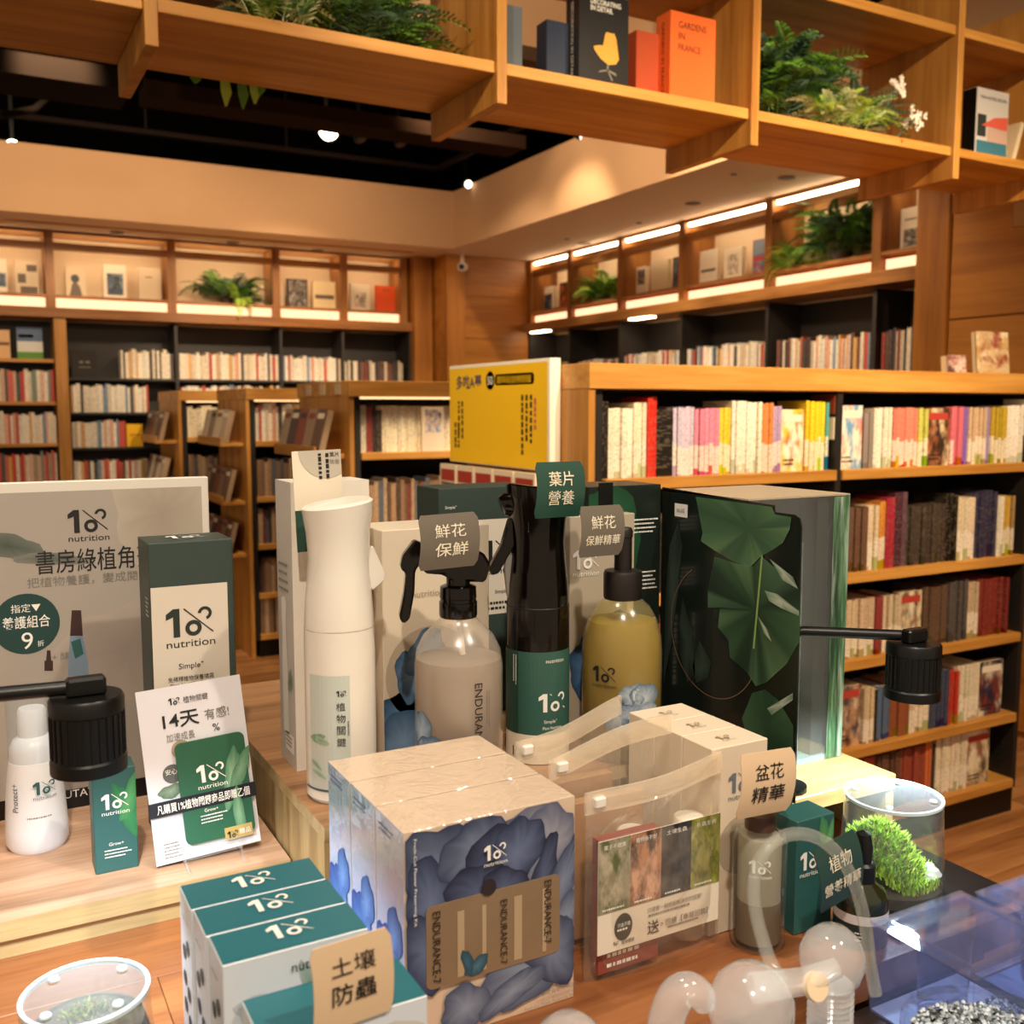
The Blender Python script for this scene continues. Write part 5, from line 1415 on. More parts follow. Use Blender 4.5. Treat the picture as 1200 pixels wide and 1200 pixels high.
t = carton('spray_carton', 'white spray carton with printed bottle, behind tall white sprayer', 0.263, 0.340, 0.908, 0.960, ZR + 0.0002, 1.352,
           [mat('carton_white_satin', '#e8e0d2', 0.35), mat('carton_side_grey_shaded', '#c9c4bc', 0.4)], faces={'left': 1})  # grey side print, with the shadow on it also put into the colour
F = LEFT(0.263, 0.960, ZR)
greek(F, 0.008, 0.198, 0.034, 4, INK_G, t, h=0.0025, gap=0.008, seed=18)
shape('sprayer_print', F, [[(0.012, 0.03), (0.030, 0.03), (0.029, 0.10), (0.027, 0.135), (0.030, 0.160), (0.024, 0.166), (0.013, 0.163), (0.015, 0.13), (0.012, 0.10)]], mat('print_white', '#f0ede6', 0.4), t)
petals(F, t, [(0.038, 0.085, 0.012, 0.008, 1.2, '#5c6c60', '#9ca69c')], 'leaf_print', LEAFP, clip=(0, 0.052, 0, 1))
decal('barcode_sticker', F, 0.018, 0.046, 0.014, 0.032, INK_W, t)
greek(F, 0.021, 0.029, 0.02, 3, INK_G, t, h=0.0015, gap=0.004, seed=19)
# folded paper ticket on the white sprayer
FT = Fr(on('Y', 0.885, 347, 622), (1, 0, -0.045), (-0.03, 0.02, 1))
FT.r = (FT.r - FT.u * FT.r.dot(FT.u)).normalized(); FT.n = FT.r.cross(FT.u)
tk = thing('paper_ticket', 'cream paper ticket with grey arc tucked behind white sprayer', 'ticket', FT.p(0.023, -0.01, 0))
mk('ticket_card', slab(FT, 0, 0.046, -0.02, 0.072, -0.0006, 0), mat('ticket_cream', '#e9ddc6', 0.5), tk)
shape('arc_print', FT, [disc_poly(0.032, 0.072, 0.026, 20, math.pi, 2 * math.pi)[0:13] + [(0.046, 0.0495), (0.046, 0.072)]], mat('ticket_grey', '#c0b6a6', 0.5), tk)
decal('green_edge', FT, 0, 0.046, -0.02, 0.018, FOREST, tk)
greek(FT, 0.024, 0.069, 0.022, 2, INK, tk, h=0.003, gap=0.007, seed=22, vertical=True)
text('葉片', FT, 0.0395, 0.0675, 0.0045, INK, tk); text('營養', FT, 0.0395, 0.061, 0.0045, INK_G, tk)

# ------------------------------------------------------------------ cartons standing behind the bottles
def by_px(y, x0, x1, yt):
    a = on('Y', y, x0, yt); b = on('Y', y, x1, yt); return a.x, b.x, a.z
CBE = mat('carton_beige', '#dccdb6', 0.45); 
BLU = [('#9cb4d0', '#4a6888'), ('#7c9cc0', '#365678'), ('#b4c6dc', '#60809c'), ('#5c80a8', '#2c4a6a')]
x0, x1, zt = by_px(0.885, 447, 573, 622)
x0 = max(x0, 0.3415)
t = carton('bottle_carton', 'beige carton with blue petals behind the frosted trigger bottle', x0, x1, 0.885, 0.955, ZR + 0.0002, zt, CBE)
F = FRONT(x0, 0.885, ZR); w = x1 - x0
shape('shade_print', F, [disc_poly(0.05, 0.085, 0.048, 28)], mat('print_taupe', '#b9a994', 0.5), t)
petals(F, t, [(0.018, 0.05, 0.03, 0.022, 0.4, *BLU[3]), (0.028, 0.085, 0.016, 0.026, 0.1, *BLU[1]), (0.045, 0.105, 0.020, 0.026, -0.5, *BLU[0]), (0.02, 0.02, 0.03, 0.03, 0, *BLU[1])], clip=(0, w, 0, 1))
u, v = uv(F, 0.885, 488, 700); text('nutrition', F, u + 0.012, v + 0.003, 0.006, mat('gold_ink', '#a8977c', 0.4), t, w=0.034)
x0, x1, zt = by_px(0.985, 514, 622, 573)
t = carton('spray_carton', 'dark green carton with white panel behind the black sprayer', x0, x1, 0.985, 1.045, ZR + 0.0002, zt, GREEN_D)
F = FRONT(x0, 0.985, ZR)
a0, b0 = uv(F, .985, 557, 722); a1, b1 = uv(F, .985, 615, 606)
decal('label_panel', F, a0, a1, b0, b1, PAN, t)
u, v = uv(F, .985, 565, 663); u2, _ = uv(F, .985, 607, 663)
logo(F, u, v, u2 - u, INK, t); text('Simple⁺', F, *uv(F, .985, 588, 693), 0.006, INK, t); greek(F, u, uv(F, .985, 588, 704)[1], 0.036, 2, INK, t, h=0.003, gap=0.006, seed=23)
text('Simple⁺', F, *uv(F, .985, 528, 595), 0.0045, INK_W, t)
x0, x1, zt = by_px(0.860, 668, 744, 606)
t = carton('bottle_carton', 'taupe carton with dark blue petals behind the yellow pump bottle', x0, x1, 0.860, 0.8765, ZR + 0.0002, zt, mat('carton_taupe', '#b6a894', 0.4))
F = FRONT(x0, 0.860, ZR)
u, v = uv(F, .860, 671, 668); u2, _ = uv(F, .860, 702, 668)
logo(F, u, v, u2 - u, INK_W, t)
petals(F, t, [(0.045, 0.10, 0.030, 0.026, 0.2, *BLU[1]), (0.055, 0.115, 0.02, 0.018, 0.5, *BLU[3]), (0.02, 0.07, 0.02, 0.03, 0.3, *BLU[3])], clip=(0, x1 - x0, 0, 1))
x0, x1, zt = by_px(0.878, 690, 776, 571)
x1 = min(x1, 0.667)
t = carton('gift_carton', 'dark green carton with vertical white lettering beside monstera box', x0, x1, 0.878, 0.945, ZR + 0.0002, zt, mat('carton_black_green', '#14201a', 0.35))
F = FRONT(x0, 0.878, ZR); w = x1 - x0; hh = zt - ZR
petals(F, t, [(0.03, 0.22, 0.035, 0.05, 0.5, '#2c5a3c', '#1f4630')], 'leaf_print', LEAFP, clip=(0, w, 0, hh))
greek(F, w * 0.62, hh * 0.86, w * 0.34, 4, INK_W, t, h=0.0016, gap=0.0045, seed=24)
greek(F, w * 0.62, hh * 0.64, w * 0.34, 5, INK_W, t, h=0.0016, gap=0.0045, seed=25)
greek(F, w * 0.62, hh * 0.44, 0.09, 2, INK_W, t, h=0.004, gap=0.026, seed=26, vertical=True)
mk('carry_strap', G().box(x0 + 0.012, x0 + 0.030, 0.8768, 0.8778, zt - 0.035, zt + 0.004), BLKM, t)

# ------------------------------------------------------------------ paper shelf tickets on the bottles
def ticket(label, y, x0, x1, yt, yb, m, lines, ink, tilt=0.0, curve=0.004, stem=None):
    a = on('Y', y, x0, yb); b = on('Y', y, x1, yb); c_ = on('Y', y, x0, yt)
    w = b.x - a.x; h = c_.z - a.z
    r = thing('price_ticket', label, 'ticket', (a.x + w / 2, y, a.z), 'paper tickets on the products')
    class Bent:
        def p(s, u, v, n=0.0):
            k = (v / h - 0.5)
            ca, sa = math.cos(tilt), math.sin(tilt)
            du, dv = u - w / 2, v - h / 2
            return Vector((a.x + w / 2 + du * ca - dv * sa + 0.002 * math.sin(v / h * 2.6), y - curve * (1 - 4 * k * k) - n, a.z + h / 2 + du * sa + dv * ca))
    B = Bent()
    g = G(); n = 10; rc = 0.05
    for i in range(n + 1):
        v = h * i / n
        ins = w * rc * (1 - math.sqrt(max(0, 1 - (1 - min(v, h - v) / (w * rc)) ** 2))) if min(v, h - v) < w * rc else 0
        g.v += [B.p(ins, v), B.p(w - ins, v), B.p(ins, v, -0.0008), B.p(w - ins, v, -0.0008)]; g.c += [(1, 1, 1, 1)] * 4
    for i in range(n):
        o = i * 4
        g.f += [[o, o + 1, o + 5, o + 4], [o + 3, o + 2, o + 6, o + 7], [o + 1, o + 3, o + 7, o + 5], [o + 2, o, o + 4, o + 6]]; g.m += [0] * 4
    g.f += [[2, 3, 1, 0], [n * 4, n * 4 + 1, n * 4 + 3, n * 4 + 2]]; g.m += [0, 0]
    mk('ticket_card', g, m, r, smooth=True)
    for (s, fu, fv, fw, fh, bold) in lines:
        text(s, B, w * fu, h * fv, h * fh, ink, r, w=w * fw, bold=bold, off=0.0006)
    if stem:
        mk('clip', G().tube([Vector((a.x + w / 2, y + 0.003, a.z + 0.012)), Vector(stem)], 0.0016, 8), CLEAR, r)
    return r
TG = mat('ticket_grey_gloss', '#6f665a', 0.3); TGR = mat('ticket_green', '#2a4e42', 0.35); TKR = mat('ticket_kraft', '#dfc09c', 0.5); TDG = mat('ticket_dark_teal', '#22423c', 0.4)
CRM = mat('ticket_cream_ink', '#f0e6cc', 0.5)

# frosted trigger bottle
cx, cy = 0.389, 0.813
tE = thing('trigger_bottle', 'frosted clear trigger bottle of greyish liquid with black sprayer', 'bottle', (cx, cy, ZR))
FROST = film('frosted_bottle_wall', '#fbf8f4', 0.14, '#e8e0d6', rough=0.25)
prof = [(0.0, 0.0), (0.037, 0.0), (0.0405, 0.005), (0.0405, 0.112), (0.0385, 0.126), (0.032, 0.139), (0.022, 0.149), (0.0165, 0.155), (0.0155, 0.163)]
mk('bottle_wall', G().lathe(prof, cx, cy, ZR + 0.0002, 48), FROST, tE, smooth=True)
lp = [(0.0, 0.002), (0.0365, 0.002), (0.0392, 0.006), (0.0392, 0.1105), (0.0385, 0.118), (0.0, 0.1185)]
mk('liquid', G().lathe(lp, cx, cy, ZR + 0.0004, 44), liquid('cloudy_grey_liquid', '#b4a698', 0.5), tE, smooth=True)
mk('dip_tube', G().tube([(cx + 0.004, cy, ZR + 0.12), (cx, cy, ZR + 0.164)], 0.003, 8), mat('dip_tube_milky', '#d8d0c4', 0.4), tE)
mk('screw_collar', G().lathe([(0.0168, 0.156), (0.0175, 0.158), (0.0175, 0.170), (0.0165, 0.1705), (0.0165, 0.1735), (0.017, 0.174), (0.0165, 0.184), (0.012, 0.186)], cx, cy, ZR, 32), BLKP, tE, smooth=True)
mk('sprayer_neck', G().lathe([(0.011, 0.186), (0.0105, 0.20)], cx, cy, ZR, 24), BLKP, tE, smooth=True)
dx = Vector((-0.955, 0.30, 0)).normalized(); sd = Vector((-dx.y, dx.x, 0)); bc = Vector((cx, cy, ZR))
pol = [(-0.024, 0.188), (-0.029, 0.204), (-0.022, 0.216), (0.0, 0.219), (0.032, 0.217), (0.034, 0.206), (0.032, 0.198), (0.014, 0.196), (0.008, 0.190)]
sb_ = mk('sprayer_body', G().prism([bc + dx * a + Vector((0, 0, b)) - sd * 0.010 for a, b in pol], sd * 0.020), BLKP, tE, bevel=0.0025)
pol = [(0.030, 0.224), (0.040, 0.228), (0.051, 0.214), (0.053, 0.203), (0.048, 0.198), (0.050, 0.180), (0.0545, 0.158), (0.051, 0.152), (0.045, 0.156), (0.0405, 0.180), (0.0395, 0.200), (0.034, 0.208)]
mk('trigger', G().prism([bc + dx * a + Vector((0, 0, b)) - sd * 0.007 for a, b in pol], sd * 0.014), BLKP, sb_, bevel=0.0018)
K = Cyl(cx, cy, 0.0406, math.atan2(-cy, -cx), ZR)
text('ENDURANCE-7', K, 0.018, 0.066, 0.0075, INK, tE, w=0.074, rot=1, off=0.0008)
greek(K, 0.026, 0.095, 0.035, 2, INK_G, tE, h=0.001, gap=0.0028, seed=35, vertical=True)
petals(K, tE, [(-0.040, 0.055, 0.014, 0.02, 0.2, *BLU[2]), (-0.030, 0.042, 0.016, 0.012, 0.4, *BLU[0]), (-0.022, 0.034, 0.014, 0.010, 0.2, '#c4ccd4', '#6c8498'), (-0.034, 0.026, 0.016, 0.009, 0.1, *BLU[2])], off=0.0006)
ticket('grey ticket on the frosted trigger bottle', cy - 0.036, 489, 558, 604, 669, TG, [('鮮花', 0.5, 0.70, 0.52, 0.24, 0.0), ('保鮮', 0.52, 0.36, 0.56, 0.25, 0.007)], CRM, tilt=0.02)

# black sprayer
cx, cy = 0.489, 0.840
GLB = mat('glossy_dark_brown', '#0a0504', 0.12, spec=0.4)
t, dx, sd = tall_sprayer('tall glossy black spray bottle with green label at centre', cx, cy, GLB, GLB, -1, h=0.268)
K = Cyl(cx, cy, 0.0313, math.atan2(-cy, -cx), ZR)
decal('label_print', K, -0.046, 0.046, 0.030, 0.112, mat('label_bottle_green', '#335c52', 0.4), t, off=0.0003, nu=24)
decal('label_dark_strip', K, -0.046, -0.020, 0.030, 0.112, mat('label_deep_green', '#1d4034', 0.4), t, off=0.0005, nu=8)
decal('label_foot', K, -0.046, 0.046, 0.001, 0.030, mat('label_white', '#e8ddc8', 0.4), t, off=0.0003, nu=24)
logo(K, 0.001, 0.053, 0.030, INK_W, t, word=False, off=0.0008); text('nutrition', K, 0.018, 0.103, 0.0035, INK_W, t, w=0.02, off=0.0008)
text('Simple⁺', K, 0.013, 0.043, 0.0045, INK_W, t, off=0.0008); text('Plant Nutrition', K, 0.015, 0.037, 0.003, INK_W, t, w=0.02, off=0.0008)
text('1%', K, -0.020, 0.012, 0.010, INK, t, off=0.0008)
greek(K, -0.026, 0.108, 0.03, 2, INK_W, t, h=0.001, gap=0.003, seed=36, vertical=True)
mk('seam_ring', G().lathe([(0.0311, 0.1528), (0.0314, 0.1535), (0.0308, 0.1542)], cx, cy, ZR, 44, cap=False), BLKM, t)
ticket('dark green ticket on top of the black sprayer', cy - 0.036, 625, 681, 542, 608, TGR, [('葉片', 0.5, 0.70, 0.52, 0.26, 0.007), ('營養', 0.5, 0.36, 0.54, 0.26, 0.0)], CRM)

# yellow pump bottle
cx, cy = 0.566, 0.805
tA = thing('pump_bottle', 'yellow liquid pump bottle with black pump and blue flower', 'bottle', (cx, cy, ZR))
prof = [(0.0, 0.0), (0.036, 0.0), (0.0398, 0.005), (0.0398, 0.105), (0.0385, 0.122), (0.034, 0.138), (0.027, 0.150), (0.019, 0.157), (0.016, 0.159)]
mk('bottle_wall', G().lathe(prof, cx, cy, ZR + 0.0002, 48), film('amber_bottle_wall', '#fbf6de', 0.10, '#e4d8a0', rough=0.2), tA, smooth=True)
lp = [(0.0, 0.002), (0.0355, 0.002), (0.0386, 0.006), (0.0386, 0.105), (0.0374, 0.121), (0.033, 0.136), (0.0, 0.1365)]
mk('liquid', G().lathe(lp, cx, cy, ZR + 0.0004, 44), liquid('olive_yellow_liquid', '#b59d46', 0.55), tA, smooth=True)
mk('pump_collar', G().lathe([(0.0185, 0.158), (0.0192, 0.160), (0.0192, 0.183), (0.018, 0.186), (0.009, 0.187)], cx, cy, ZR, 32), mat('pump_matt_black', '#1a1210', 0.45), tA, smooth=True)
mk('pump_stem', G().lathe([(0.0088, 0.187), (0.0088, 0.219), (0.008, 0.2195)], cx, cy, ZR, 24), MATS['pump_matt_black'], tA, smooth=True)
mk('pump_button', G().lathe([(0.0095, 0.2195), (0.0095, 0.226), (0.008, 0.2285)], cx, cy, ZR, 24), MATS['pump_matt_black'], tA, smooth=True)
K = Cyl(cx, cy, 0.0399, math.atan2(-cy, -cx), ZR)
logo(K, -0.030, 0.082, 0.025, INK, tA, off=0.0008)
petals(K, tA, [(0.012, 0.070, 0.014, 0.012, 0.2, '#d0d6dc', '#6c8094'), (0.024, 0.066, 0.016, 0.016, 0.2, '#c4ccd4', '#5c7488'), (-0.004, 0.050, 0.018, 0.013, 0.3, '#b4c0cc', '#50687c'),
                (0.010, 0.046, 0.020, 0.014, 0, '#c8d0d8', '#7488a0'), (0.026, 0.050, 0.016, 0.012, -0.3, '#d8dce0', '#8494a4')], off=0.0006)
ticket('taupe ticket on the yellow pump bottle', cy - 0.025, 677, 727, 594, 654, TG, [('鮮花', 0.5, 0.68, 0.56, 0.26, 0.0), ('保鮮精華', 0.5, 0.33, 0.80, 0.20, 0.007)], CRM)

# ------------------------------------------------------------------ monstera gift box with an open side flap and clear window
XM, YM0, YM1, ZMT = 0.674, 0.747, 0.885, 1.330
XM1 = on('Y', YM0, 990, 760).x
XM1 = min(XM1, 0.8195)
tm = thing('gift_box', 'large monstera leaf gift box with clear window and side flap', 'box', ((XM + XM1) / 2, 0.81, ZR2))
DG = mat('box_black_green', '#141c18', 0.22, spec=0.5, coat=0.3); DGI = mat('box_inner_lamp_tint', '#7fa3a2', 0.5)  # inner teal stands in for the lamp's cool light reflected inside
fl_px = [(777.5, 571), (907, 592), (907.5, 600), (930, 603), (937, 608), (939, 618), (935, 780)]
fl_pts = [(XM, on('X', XM, *q).y, on('X', XM, *q).z) for q in fl_px] + [(XM, on('X', XM, 931, 940).y, ZR2 + 0.0003), (XM, YM1, ZR2 + 0.0003)]
fl_pts[0] = (XM, YM1, fl_pts[0][2])
mk('side_flap', G().prism(fl_pts, (0.0015, 0, 0)), DG, tm)
mk('back_wall', G().box(XM + 0.002, XM1, YM1 - 0.002, YM1, ZR2 + 0.0003, ZMT), [DGI], tm)
mk('far_wall', G().box(XM1 - 0.002, XM1, YM0 + 0.001, YM1 - 0.0022, ZR2 + 0.0003, ZMT), DGI, tm)
mk('box_floor', G().box(XM + 0.002, XM1 - 0.0022, YM0 + 0.001, YM1 - 0.0022, ZR2 + 0.0003, ZR2 + 0.006), DGI, tm)
mk('box_lid', G().box(XM, XM1, YM0, YM1, ZMT, ZMT + 0.0015), mat('box_lid_kraft', '#b9a88c', 0.35), tm)
mk('clear_window', G().box(XM + 0.002, XM1, YM0 - 0.0006, YM0, ZR2 + 0.0003, ZMT), CLEAR, tm)
mk('inner_post', G().box(XM1 - 0.042, XM1 - 0.026, YM0 + 0.004, YM0 + 0.03, ZR2 + 0.0065, ZMT - 0.002), mat('inner_dark_post', '#22302c', 0.4), tm)
mk('inner_carton', G().box(XM + 0.006, XM1 - 0.044, YM0 + 0.02, YM1 - 0.01, ZR2 + 0.0065, ZMT - 0.05), art_mat('inner_leaf_reflection', ['#24342c', '#5c7c70', '#1c2824', '#8cb0ac'], 2.2, 4.0), tm)  # reflections seen in the window are painted into this colour
FS = LEFT(XM, YM1, ZR2)
def sp(px, py): p = on('X', XM, px, py); return YM1 - p.y, p.z - ZR2
def leafshape(F, conv, pts, mid, c_mid, c_edge, parent, name='leaf_print', off=0.0004):
    P = [conv(*q) for q in pts]; m_ = conv(*mid); rr = random.Random(len(pts) * 13 + int(mid[0]))
    B = []                                   # finer outline
    for i in range(len(P)):
        a, b = P[i], P[(i + 1) % len(P)]
        for k in range(3): B.append((a[0] + (b[0] - a[0]) * k / 3, a[1] + (b[1] - a[1]) * k / 3, i + k / 3))
    n = len(B); vs = [F.p(*m_, off)]; cols = [C(c_mid)]; rings = (0.3, 0.55, 0.8, 0.97, 1.0)
    streak = [rr.uniform(0.78, 1.18) for _ in range(n)]
    for f in rings:
        for q in range(n):
            x, y, ii = B[q]
            vs.append(F.p(m_[0] + (x - m_[0]) * f, m_[1] + (y - m_[1]) * f, off))
            e = C(c_edge[int(ii) % len(c_edge)]); k_ = streak[q] * (1.25 if f == 1.0 else 1.0)
            cols.append(tuple(min(1, (C(c_mid)[j] * (1 - f) + e[j] * f) * k_) for j in range(3)) + (1,))
    fs = [(0, 1 + i, 1 + (i + 1) % n) for i in range(n)]
    for r_ in range(len(rings) - 1):
        o_ = 1 + r_ * n
        fs += [(o_ + i, o_ + n + i, o_ + n + (i + 1) % n, o_ + (i + 1) % n) for i in range(n)]
    return mk(name, G().add(vs, fs, 0, cols), LEAFP, parent, vcol=True)
GLP = ['#38563c', '#526f4e', '#2c4630', '#44624a']
leafshape(FS, sp, [(800, 640), (795, 690), (786, 760), (778, 800), (780, 700), (785, 640), (795, 610)], (789, 700), '#3c4a44', ['#222c28', '#2c3834'], tm)
leafshape(FS, sp, [(800, 700), (812, 740), (815, 790), (806, 800), (798, 770), (797, 730)], (806, 760), '#33423a', ['#1c2622', '#2a3630'], tm)
leafshape(FS, sp, [(820, 750), (834, 775), (830, 795), (816, 800), (812, 780)], (824, 780), '#3a4a40', ['#26322c'], tm)
leafshape(FS, sp, [(838, 652), (862, 660), (884, 664), (893, 652), (937, 690), (938, 722), (937, 752), (922, 778), (898, 800), (886, 804), (876, 788), (856, 770), (854, 750), (842, 735), (844, 712), (830, 712), (830, 690)], (886, 715), '#243c2a', GLP + ['#22362a', '#3c5c40'], tm, off=0.0005)
leafshape(FS, sp, [(816, 582), (860, 588), (905, 594), (909, 603), (928, 606), (926, 620), (918, 636), (905, 645), (892, 652), (880, 664), (860, 658), (838, 645), (822, 634), (824, 624)], (878, 620), '#33543c', ['#4c7050', '#405f46', '#5c7c56'], tm, off=0.0007)
leafshape(FS, sp, [(870, 842), (882, 812), (897, 808), (912, 820), (930, 850), (930, 884), (880, 880)], (898, 850), '#2a4632', ['#3c5e42', '#305038', '#24402c'], tm, off=0.0005)
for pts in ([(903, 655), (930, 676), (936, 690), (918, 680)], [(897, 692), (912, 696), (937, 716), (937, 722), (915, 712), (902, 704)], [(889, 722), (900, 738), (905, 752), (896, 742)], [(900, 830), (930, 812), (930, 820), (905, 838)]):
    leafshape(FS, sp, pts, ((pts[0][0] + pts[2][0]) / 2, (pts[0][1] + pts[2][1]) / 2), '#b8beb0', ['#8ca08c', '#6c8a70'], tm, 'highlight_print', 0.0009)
shape('midrib_print', FS, [[sp(*q) for q in ((893, 650), (895, 652), (885, 760), (883, 760))]], mat('midrib_lime', '#8ca85c', 0.5), tm, off=0.001)
cu, cv = sp(836, 740)
shape('ring_print', FS, [[(x, y) for x, y in q] for q in ring_quads(cu, cv, 0.0700, 0.0690, math.radians(120), math.radians(330), 40)], mat('ring_copper', '#7c5c44', 0.4), tm, off=0.0009)
u, v = sp(799, 597)
decal('sticker', FS, u - 0.011, u + 0.011, v - 0.008, v + 0.006, INK_W, tm, off=0.001)
text('NO.6區', FS, u, v - 0.001, 0.0045, INK, tm, w=0.013, off=0.0016)
# printed strip at the right side of the window
FW = FRONT(XM + 0.002, YM0 - 0.0008, ZR2)
def wp(px, py): p = on('Y', YM0 - 0.0008, px, py); return p.x - XM - 0.002, p.z - ZR2
decal('window_border', FW, XM1 - XM - 0.026, XM1 - XM - 0.003, 0.001, ZMT - ZR2 - 0.001, art_mat('border_leaf_print', ['#4c7850', '#24402c', '#a4b8a4', '#3c6a44'], 2.4, 6.0), tm, off=0.0002)

# ------------------------------------------------------------------ blue flower cartons in shrink wrap
PTL = [('#7c88a4', '#343c58'), ('#6a7698', '#2c3450'), ('#8c96ac', '#48526c'), ('#565f80', '#23293f'), ('#a4a4b0', '#5c6078')]
CBX = mat('set_carton_cream', '#dcc0a4', 0.4); SIDE_B = mat('set_carton_side_blue', '#6f9fd6', 0.35)
WIN = mat('window_bronze', '#8a7258', 0.2, var=0.1, vscale=40)
for k in range(3):
    y0 = 0.604 + k * 0.0535; y1 = y0 + 0.0525
    x0, x1, zt = 0.247, 0.384, 1.135
    t = thing('flower_set_carton', ['front blue-petal preserving set carton with bronze window', 'middle blue-petal set carton of the row of three', 'rear blue-petal set carton of the row of three'][k], 'carton', ((x0 + x1) / 2, y0, ZT), 'blue-petal set cartons')
    mk('carton_body', G().box(x0, x1, y0 + 0.0006, y1 - 0.0006, ZT + 0.0003, zt - 0.0006, faces={'left': 1, 'right': 1}), [CBX, mat('set_side_lamp_glow', '#a9caf2', 0.35)], t)  # blue of the sides stands in for the left lamp's cool glow
    mk('shrink_film', G().box(x0 - 0.0004, x1 + 0.0004, y0, y1, ZT + 0.0003, zt), WRAP, t, bevel=0.001)
    FLs = LEFT(x0, y1, ZT)
    petals(FLs, t, [(0.020, 0.050, 0.018, 0.030, 0.3, '#4c86d0', '#24509c'), (0.034, 0.075, 0.014, 0.022, -0.2, '#6c9cdc', '#3464ac'), (0.022, 0.022, 0.020, 0.018, 0.1, '#3c70c0', '#1c4488'),
                    (0.040, 0.035, 0.010, 0.030, 0.1, '#7ca8e0', '#3c6cb4')], off=0.0007, clip=(0.001, 0.0515, 0, 0.156))
    greek(FLs, 0.008, 0.150, 0.03, 2, mat('side_ink_blue', '#5c7ca8', 0.5), t, h=0.0015, gap=0.004, seed=40 + k)
    if k == 0:
        F = FRONT(x0, y0 - 0.0002, ZT); W, H = x1 - x0, zt - ZT
        def q(px, py): p = on('Y', y0, px, py); return p.x - x0, p.z - ZT
        specs = []
        for (px, py, rx, ry, an, ci) in [(625, 990, 0.030, 0.034, 0.5, 4), (655, 985, 0.024, 0.030, -0.3, 4), (520, 1015, 0.034, 0.040, 0.7, 0), (505, 1060, 0.020, 0.034, 0.2, 1), (560, 1000, 0.030, 0.026, 0.0, 0), (580, 1010, 0.022, 0.034, -0.7, 3),
                                          (605, 1000, 0.020, 0.030, -0.5, 1), (560, 1045, 0.026, 0.022, 0.2, 3), (590, 1040, 0.020, 0.016, 0.0, 3), (635, 1030, 0.010, 0.034, -0.3, 3), (665, 1030, 0.012, 0.05, -0.5, 0),
                                          (660, 1080, 0.012, 0.035, -0.6, 2), (630, 1130, 0.045, 0.024, 0.5, 2), (650, 1110, 0.022, 0.03, 0.5, 0), (485, 1120, 0.020, 0.03, 0.3, 1), (545, 1180, 0.020, 0.018, 0.2, 2), (600, 1160, 0.03, 0.010, 0.4, 2)]:
            u, v = q(px, py)
            specs.append((min(max(u, rx * 0.9), W - rx * 0.9), min(max(v, ry * 0.9), H - ry * 0.9), rx, ry, an, *PTL[ci]))
        petals(F, t, specs, off=0.0002, clip=(0.001, W - 0.001, 0.001, H - 0.001))
        # clear window with the little bottles behind
        a = q(498, 1060); b = q(655, 1025); c_ = q(655, 1118); d = q(498, 1156)
        wu0, wu1, wv0, wv1 = a[0], b[0], (c_[1] + d[1]) / 2, (a[1] + b[1]) / 2
        FWn = FRONT(x0 + wu0, y0 - 0.0016, ZT + wv0); ww, wh = wu1 - wu0, wv1 - wv0
        mk('bronze_window', G().prism([FWn.p(a_, b_, 0) for a_, b_ in rounded(ww, wh, 0.005)], (0, 0.0006, 0)), WIN, t)
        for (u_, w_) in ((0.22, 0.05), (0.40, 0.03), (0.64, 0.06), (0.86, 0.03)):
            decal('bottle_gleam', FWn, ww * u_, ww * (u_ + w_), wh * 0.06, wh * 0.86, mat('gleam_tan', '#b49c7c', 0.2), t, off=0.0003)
        text('ENDURANCE-7', FWn, ww * 0.07, wh * 0.5, 0.006, INK, t, w=wh * 0.86, rot=1); text('ENDURANCE-7', FWn, ww * 0.56, wh * 0.46, 0.0055, INK, t, w=wh * 0.80, rot=1); text('ENDURANCE-7', FWn, ww * 0.90, wh * 0.56, 0.006, INK, t, w=wh * 0.80, rot=1)
        petals(FWn, t, [(ww * 0.36, wh * 0.14, 0.010, 0.006, 0.5, '#4c7488', '#2c4858'), (ww * 0.29, wh * 0.22, 0.004, 0.010, 0.3, '#3c6478', '#2c4858')], off=0.0006)
        shape('thumb_notch', F, [disc_poly(*[(u_) for u_ in q(571, 1038)], 0.006)], mat('notch_dark', '#2c2026', 0.5), t, off=0.0024)
        u, v = q(565, 1008); u2, _ = q(592, 1008)
        logo(F, u, v, u2 - u, INK_W, t, off=0.0030)
        u, v = q(484, 1000); text('Fresh-Cut Flower Preserving Kit', F, u, v - 0.020, 0.0028, INK_W, t, w=0.062, rot=1, off=0.003)
        u, v = q(652, 1158); text('鮮花保鮮花瓶組', F, u, v + 0.001, 0.0042, INK_G, t, w=0.030, off=0.003)
        text('Fresh-Cut Flower Preserving Set', F, u - 0.008, v - 0.007, 0.003, INK_G, t, w=0.042, off=0.003)

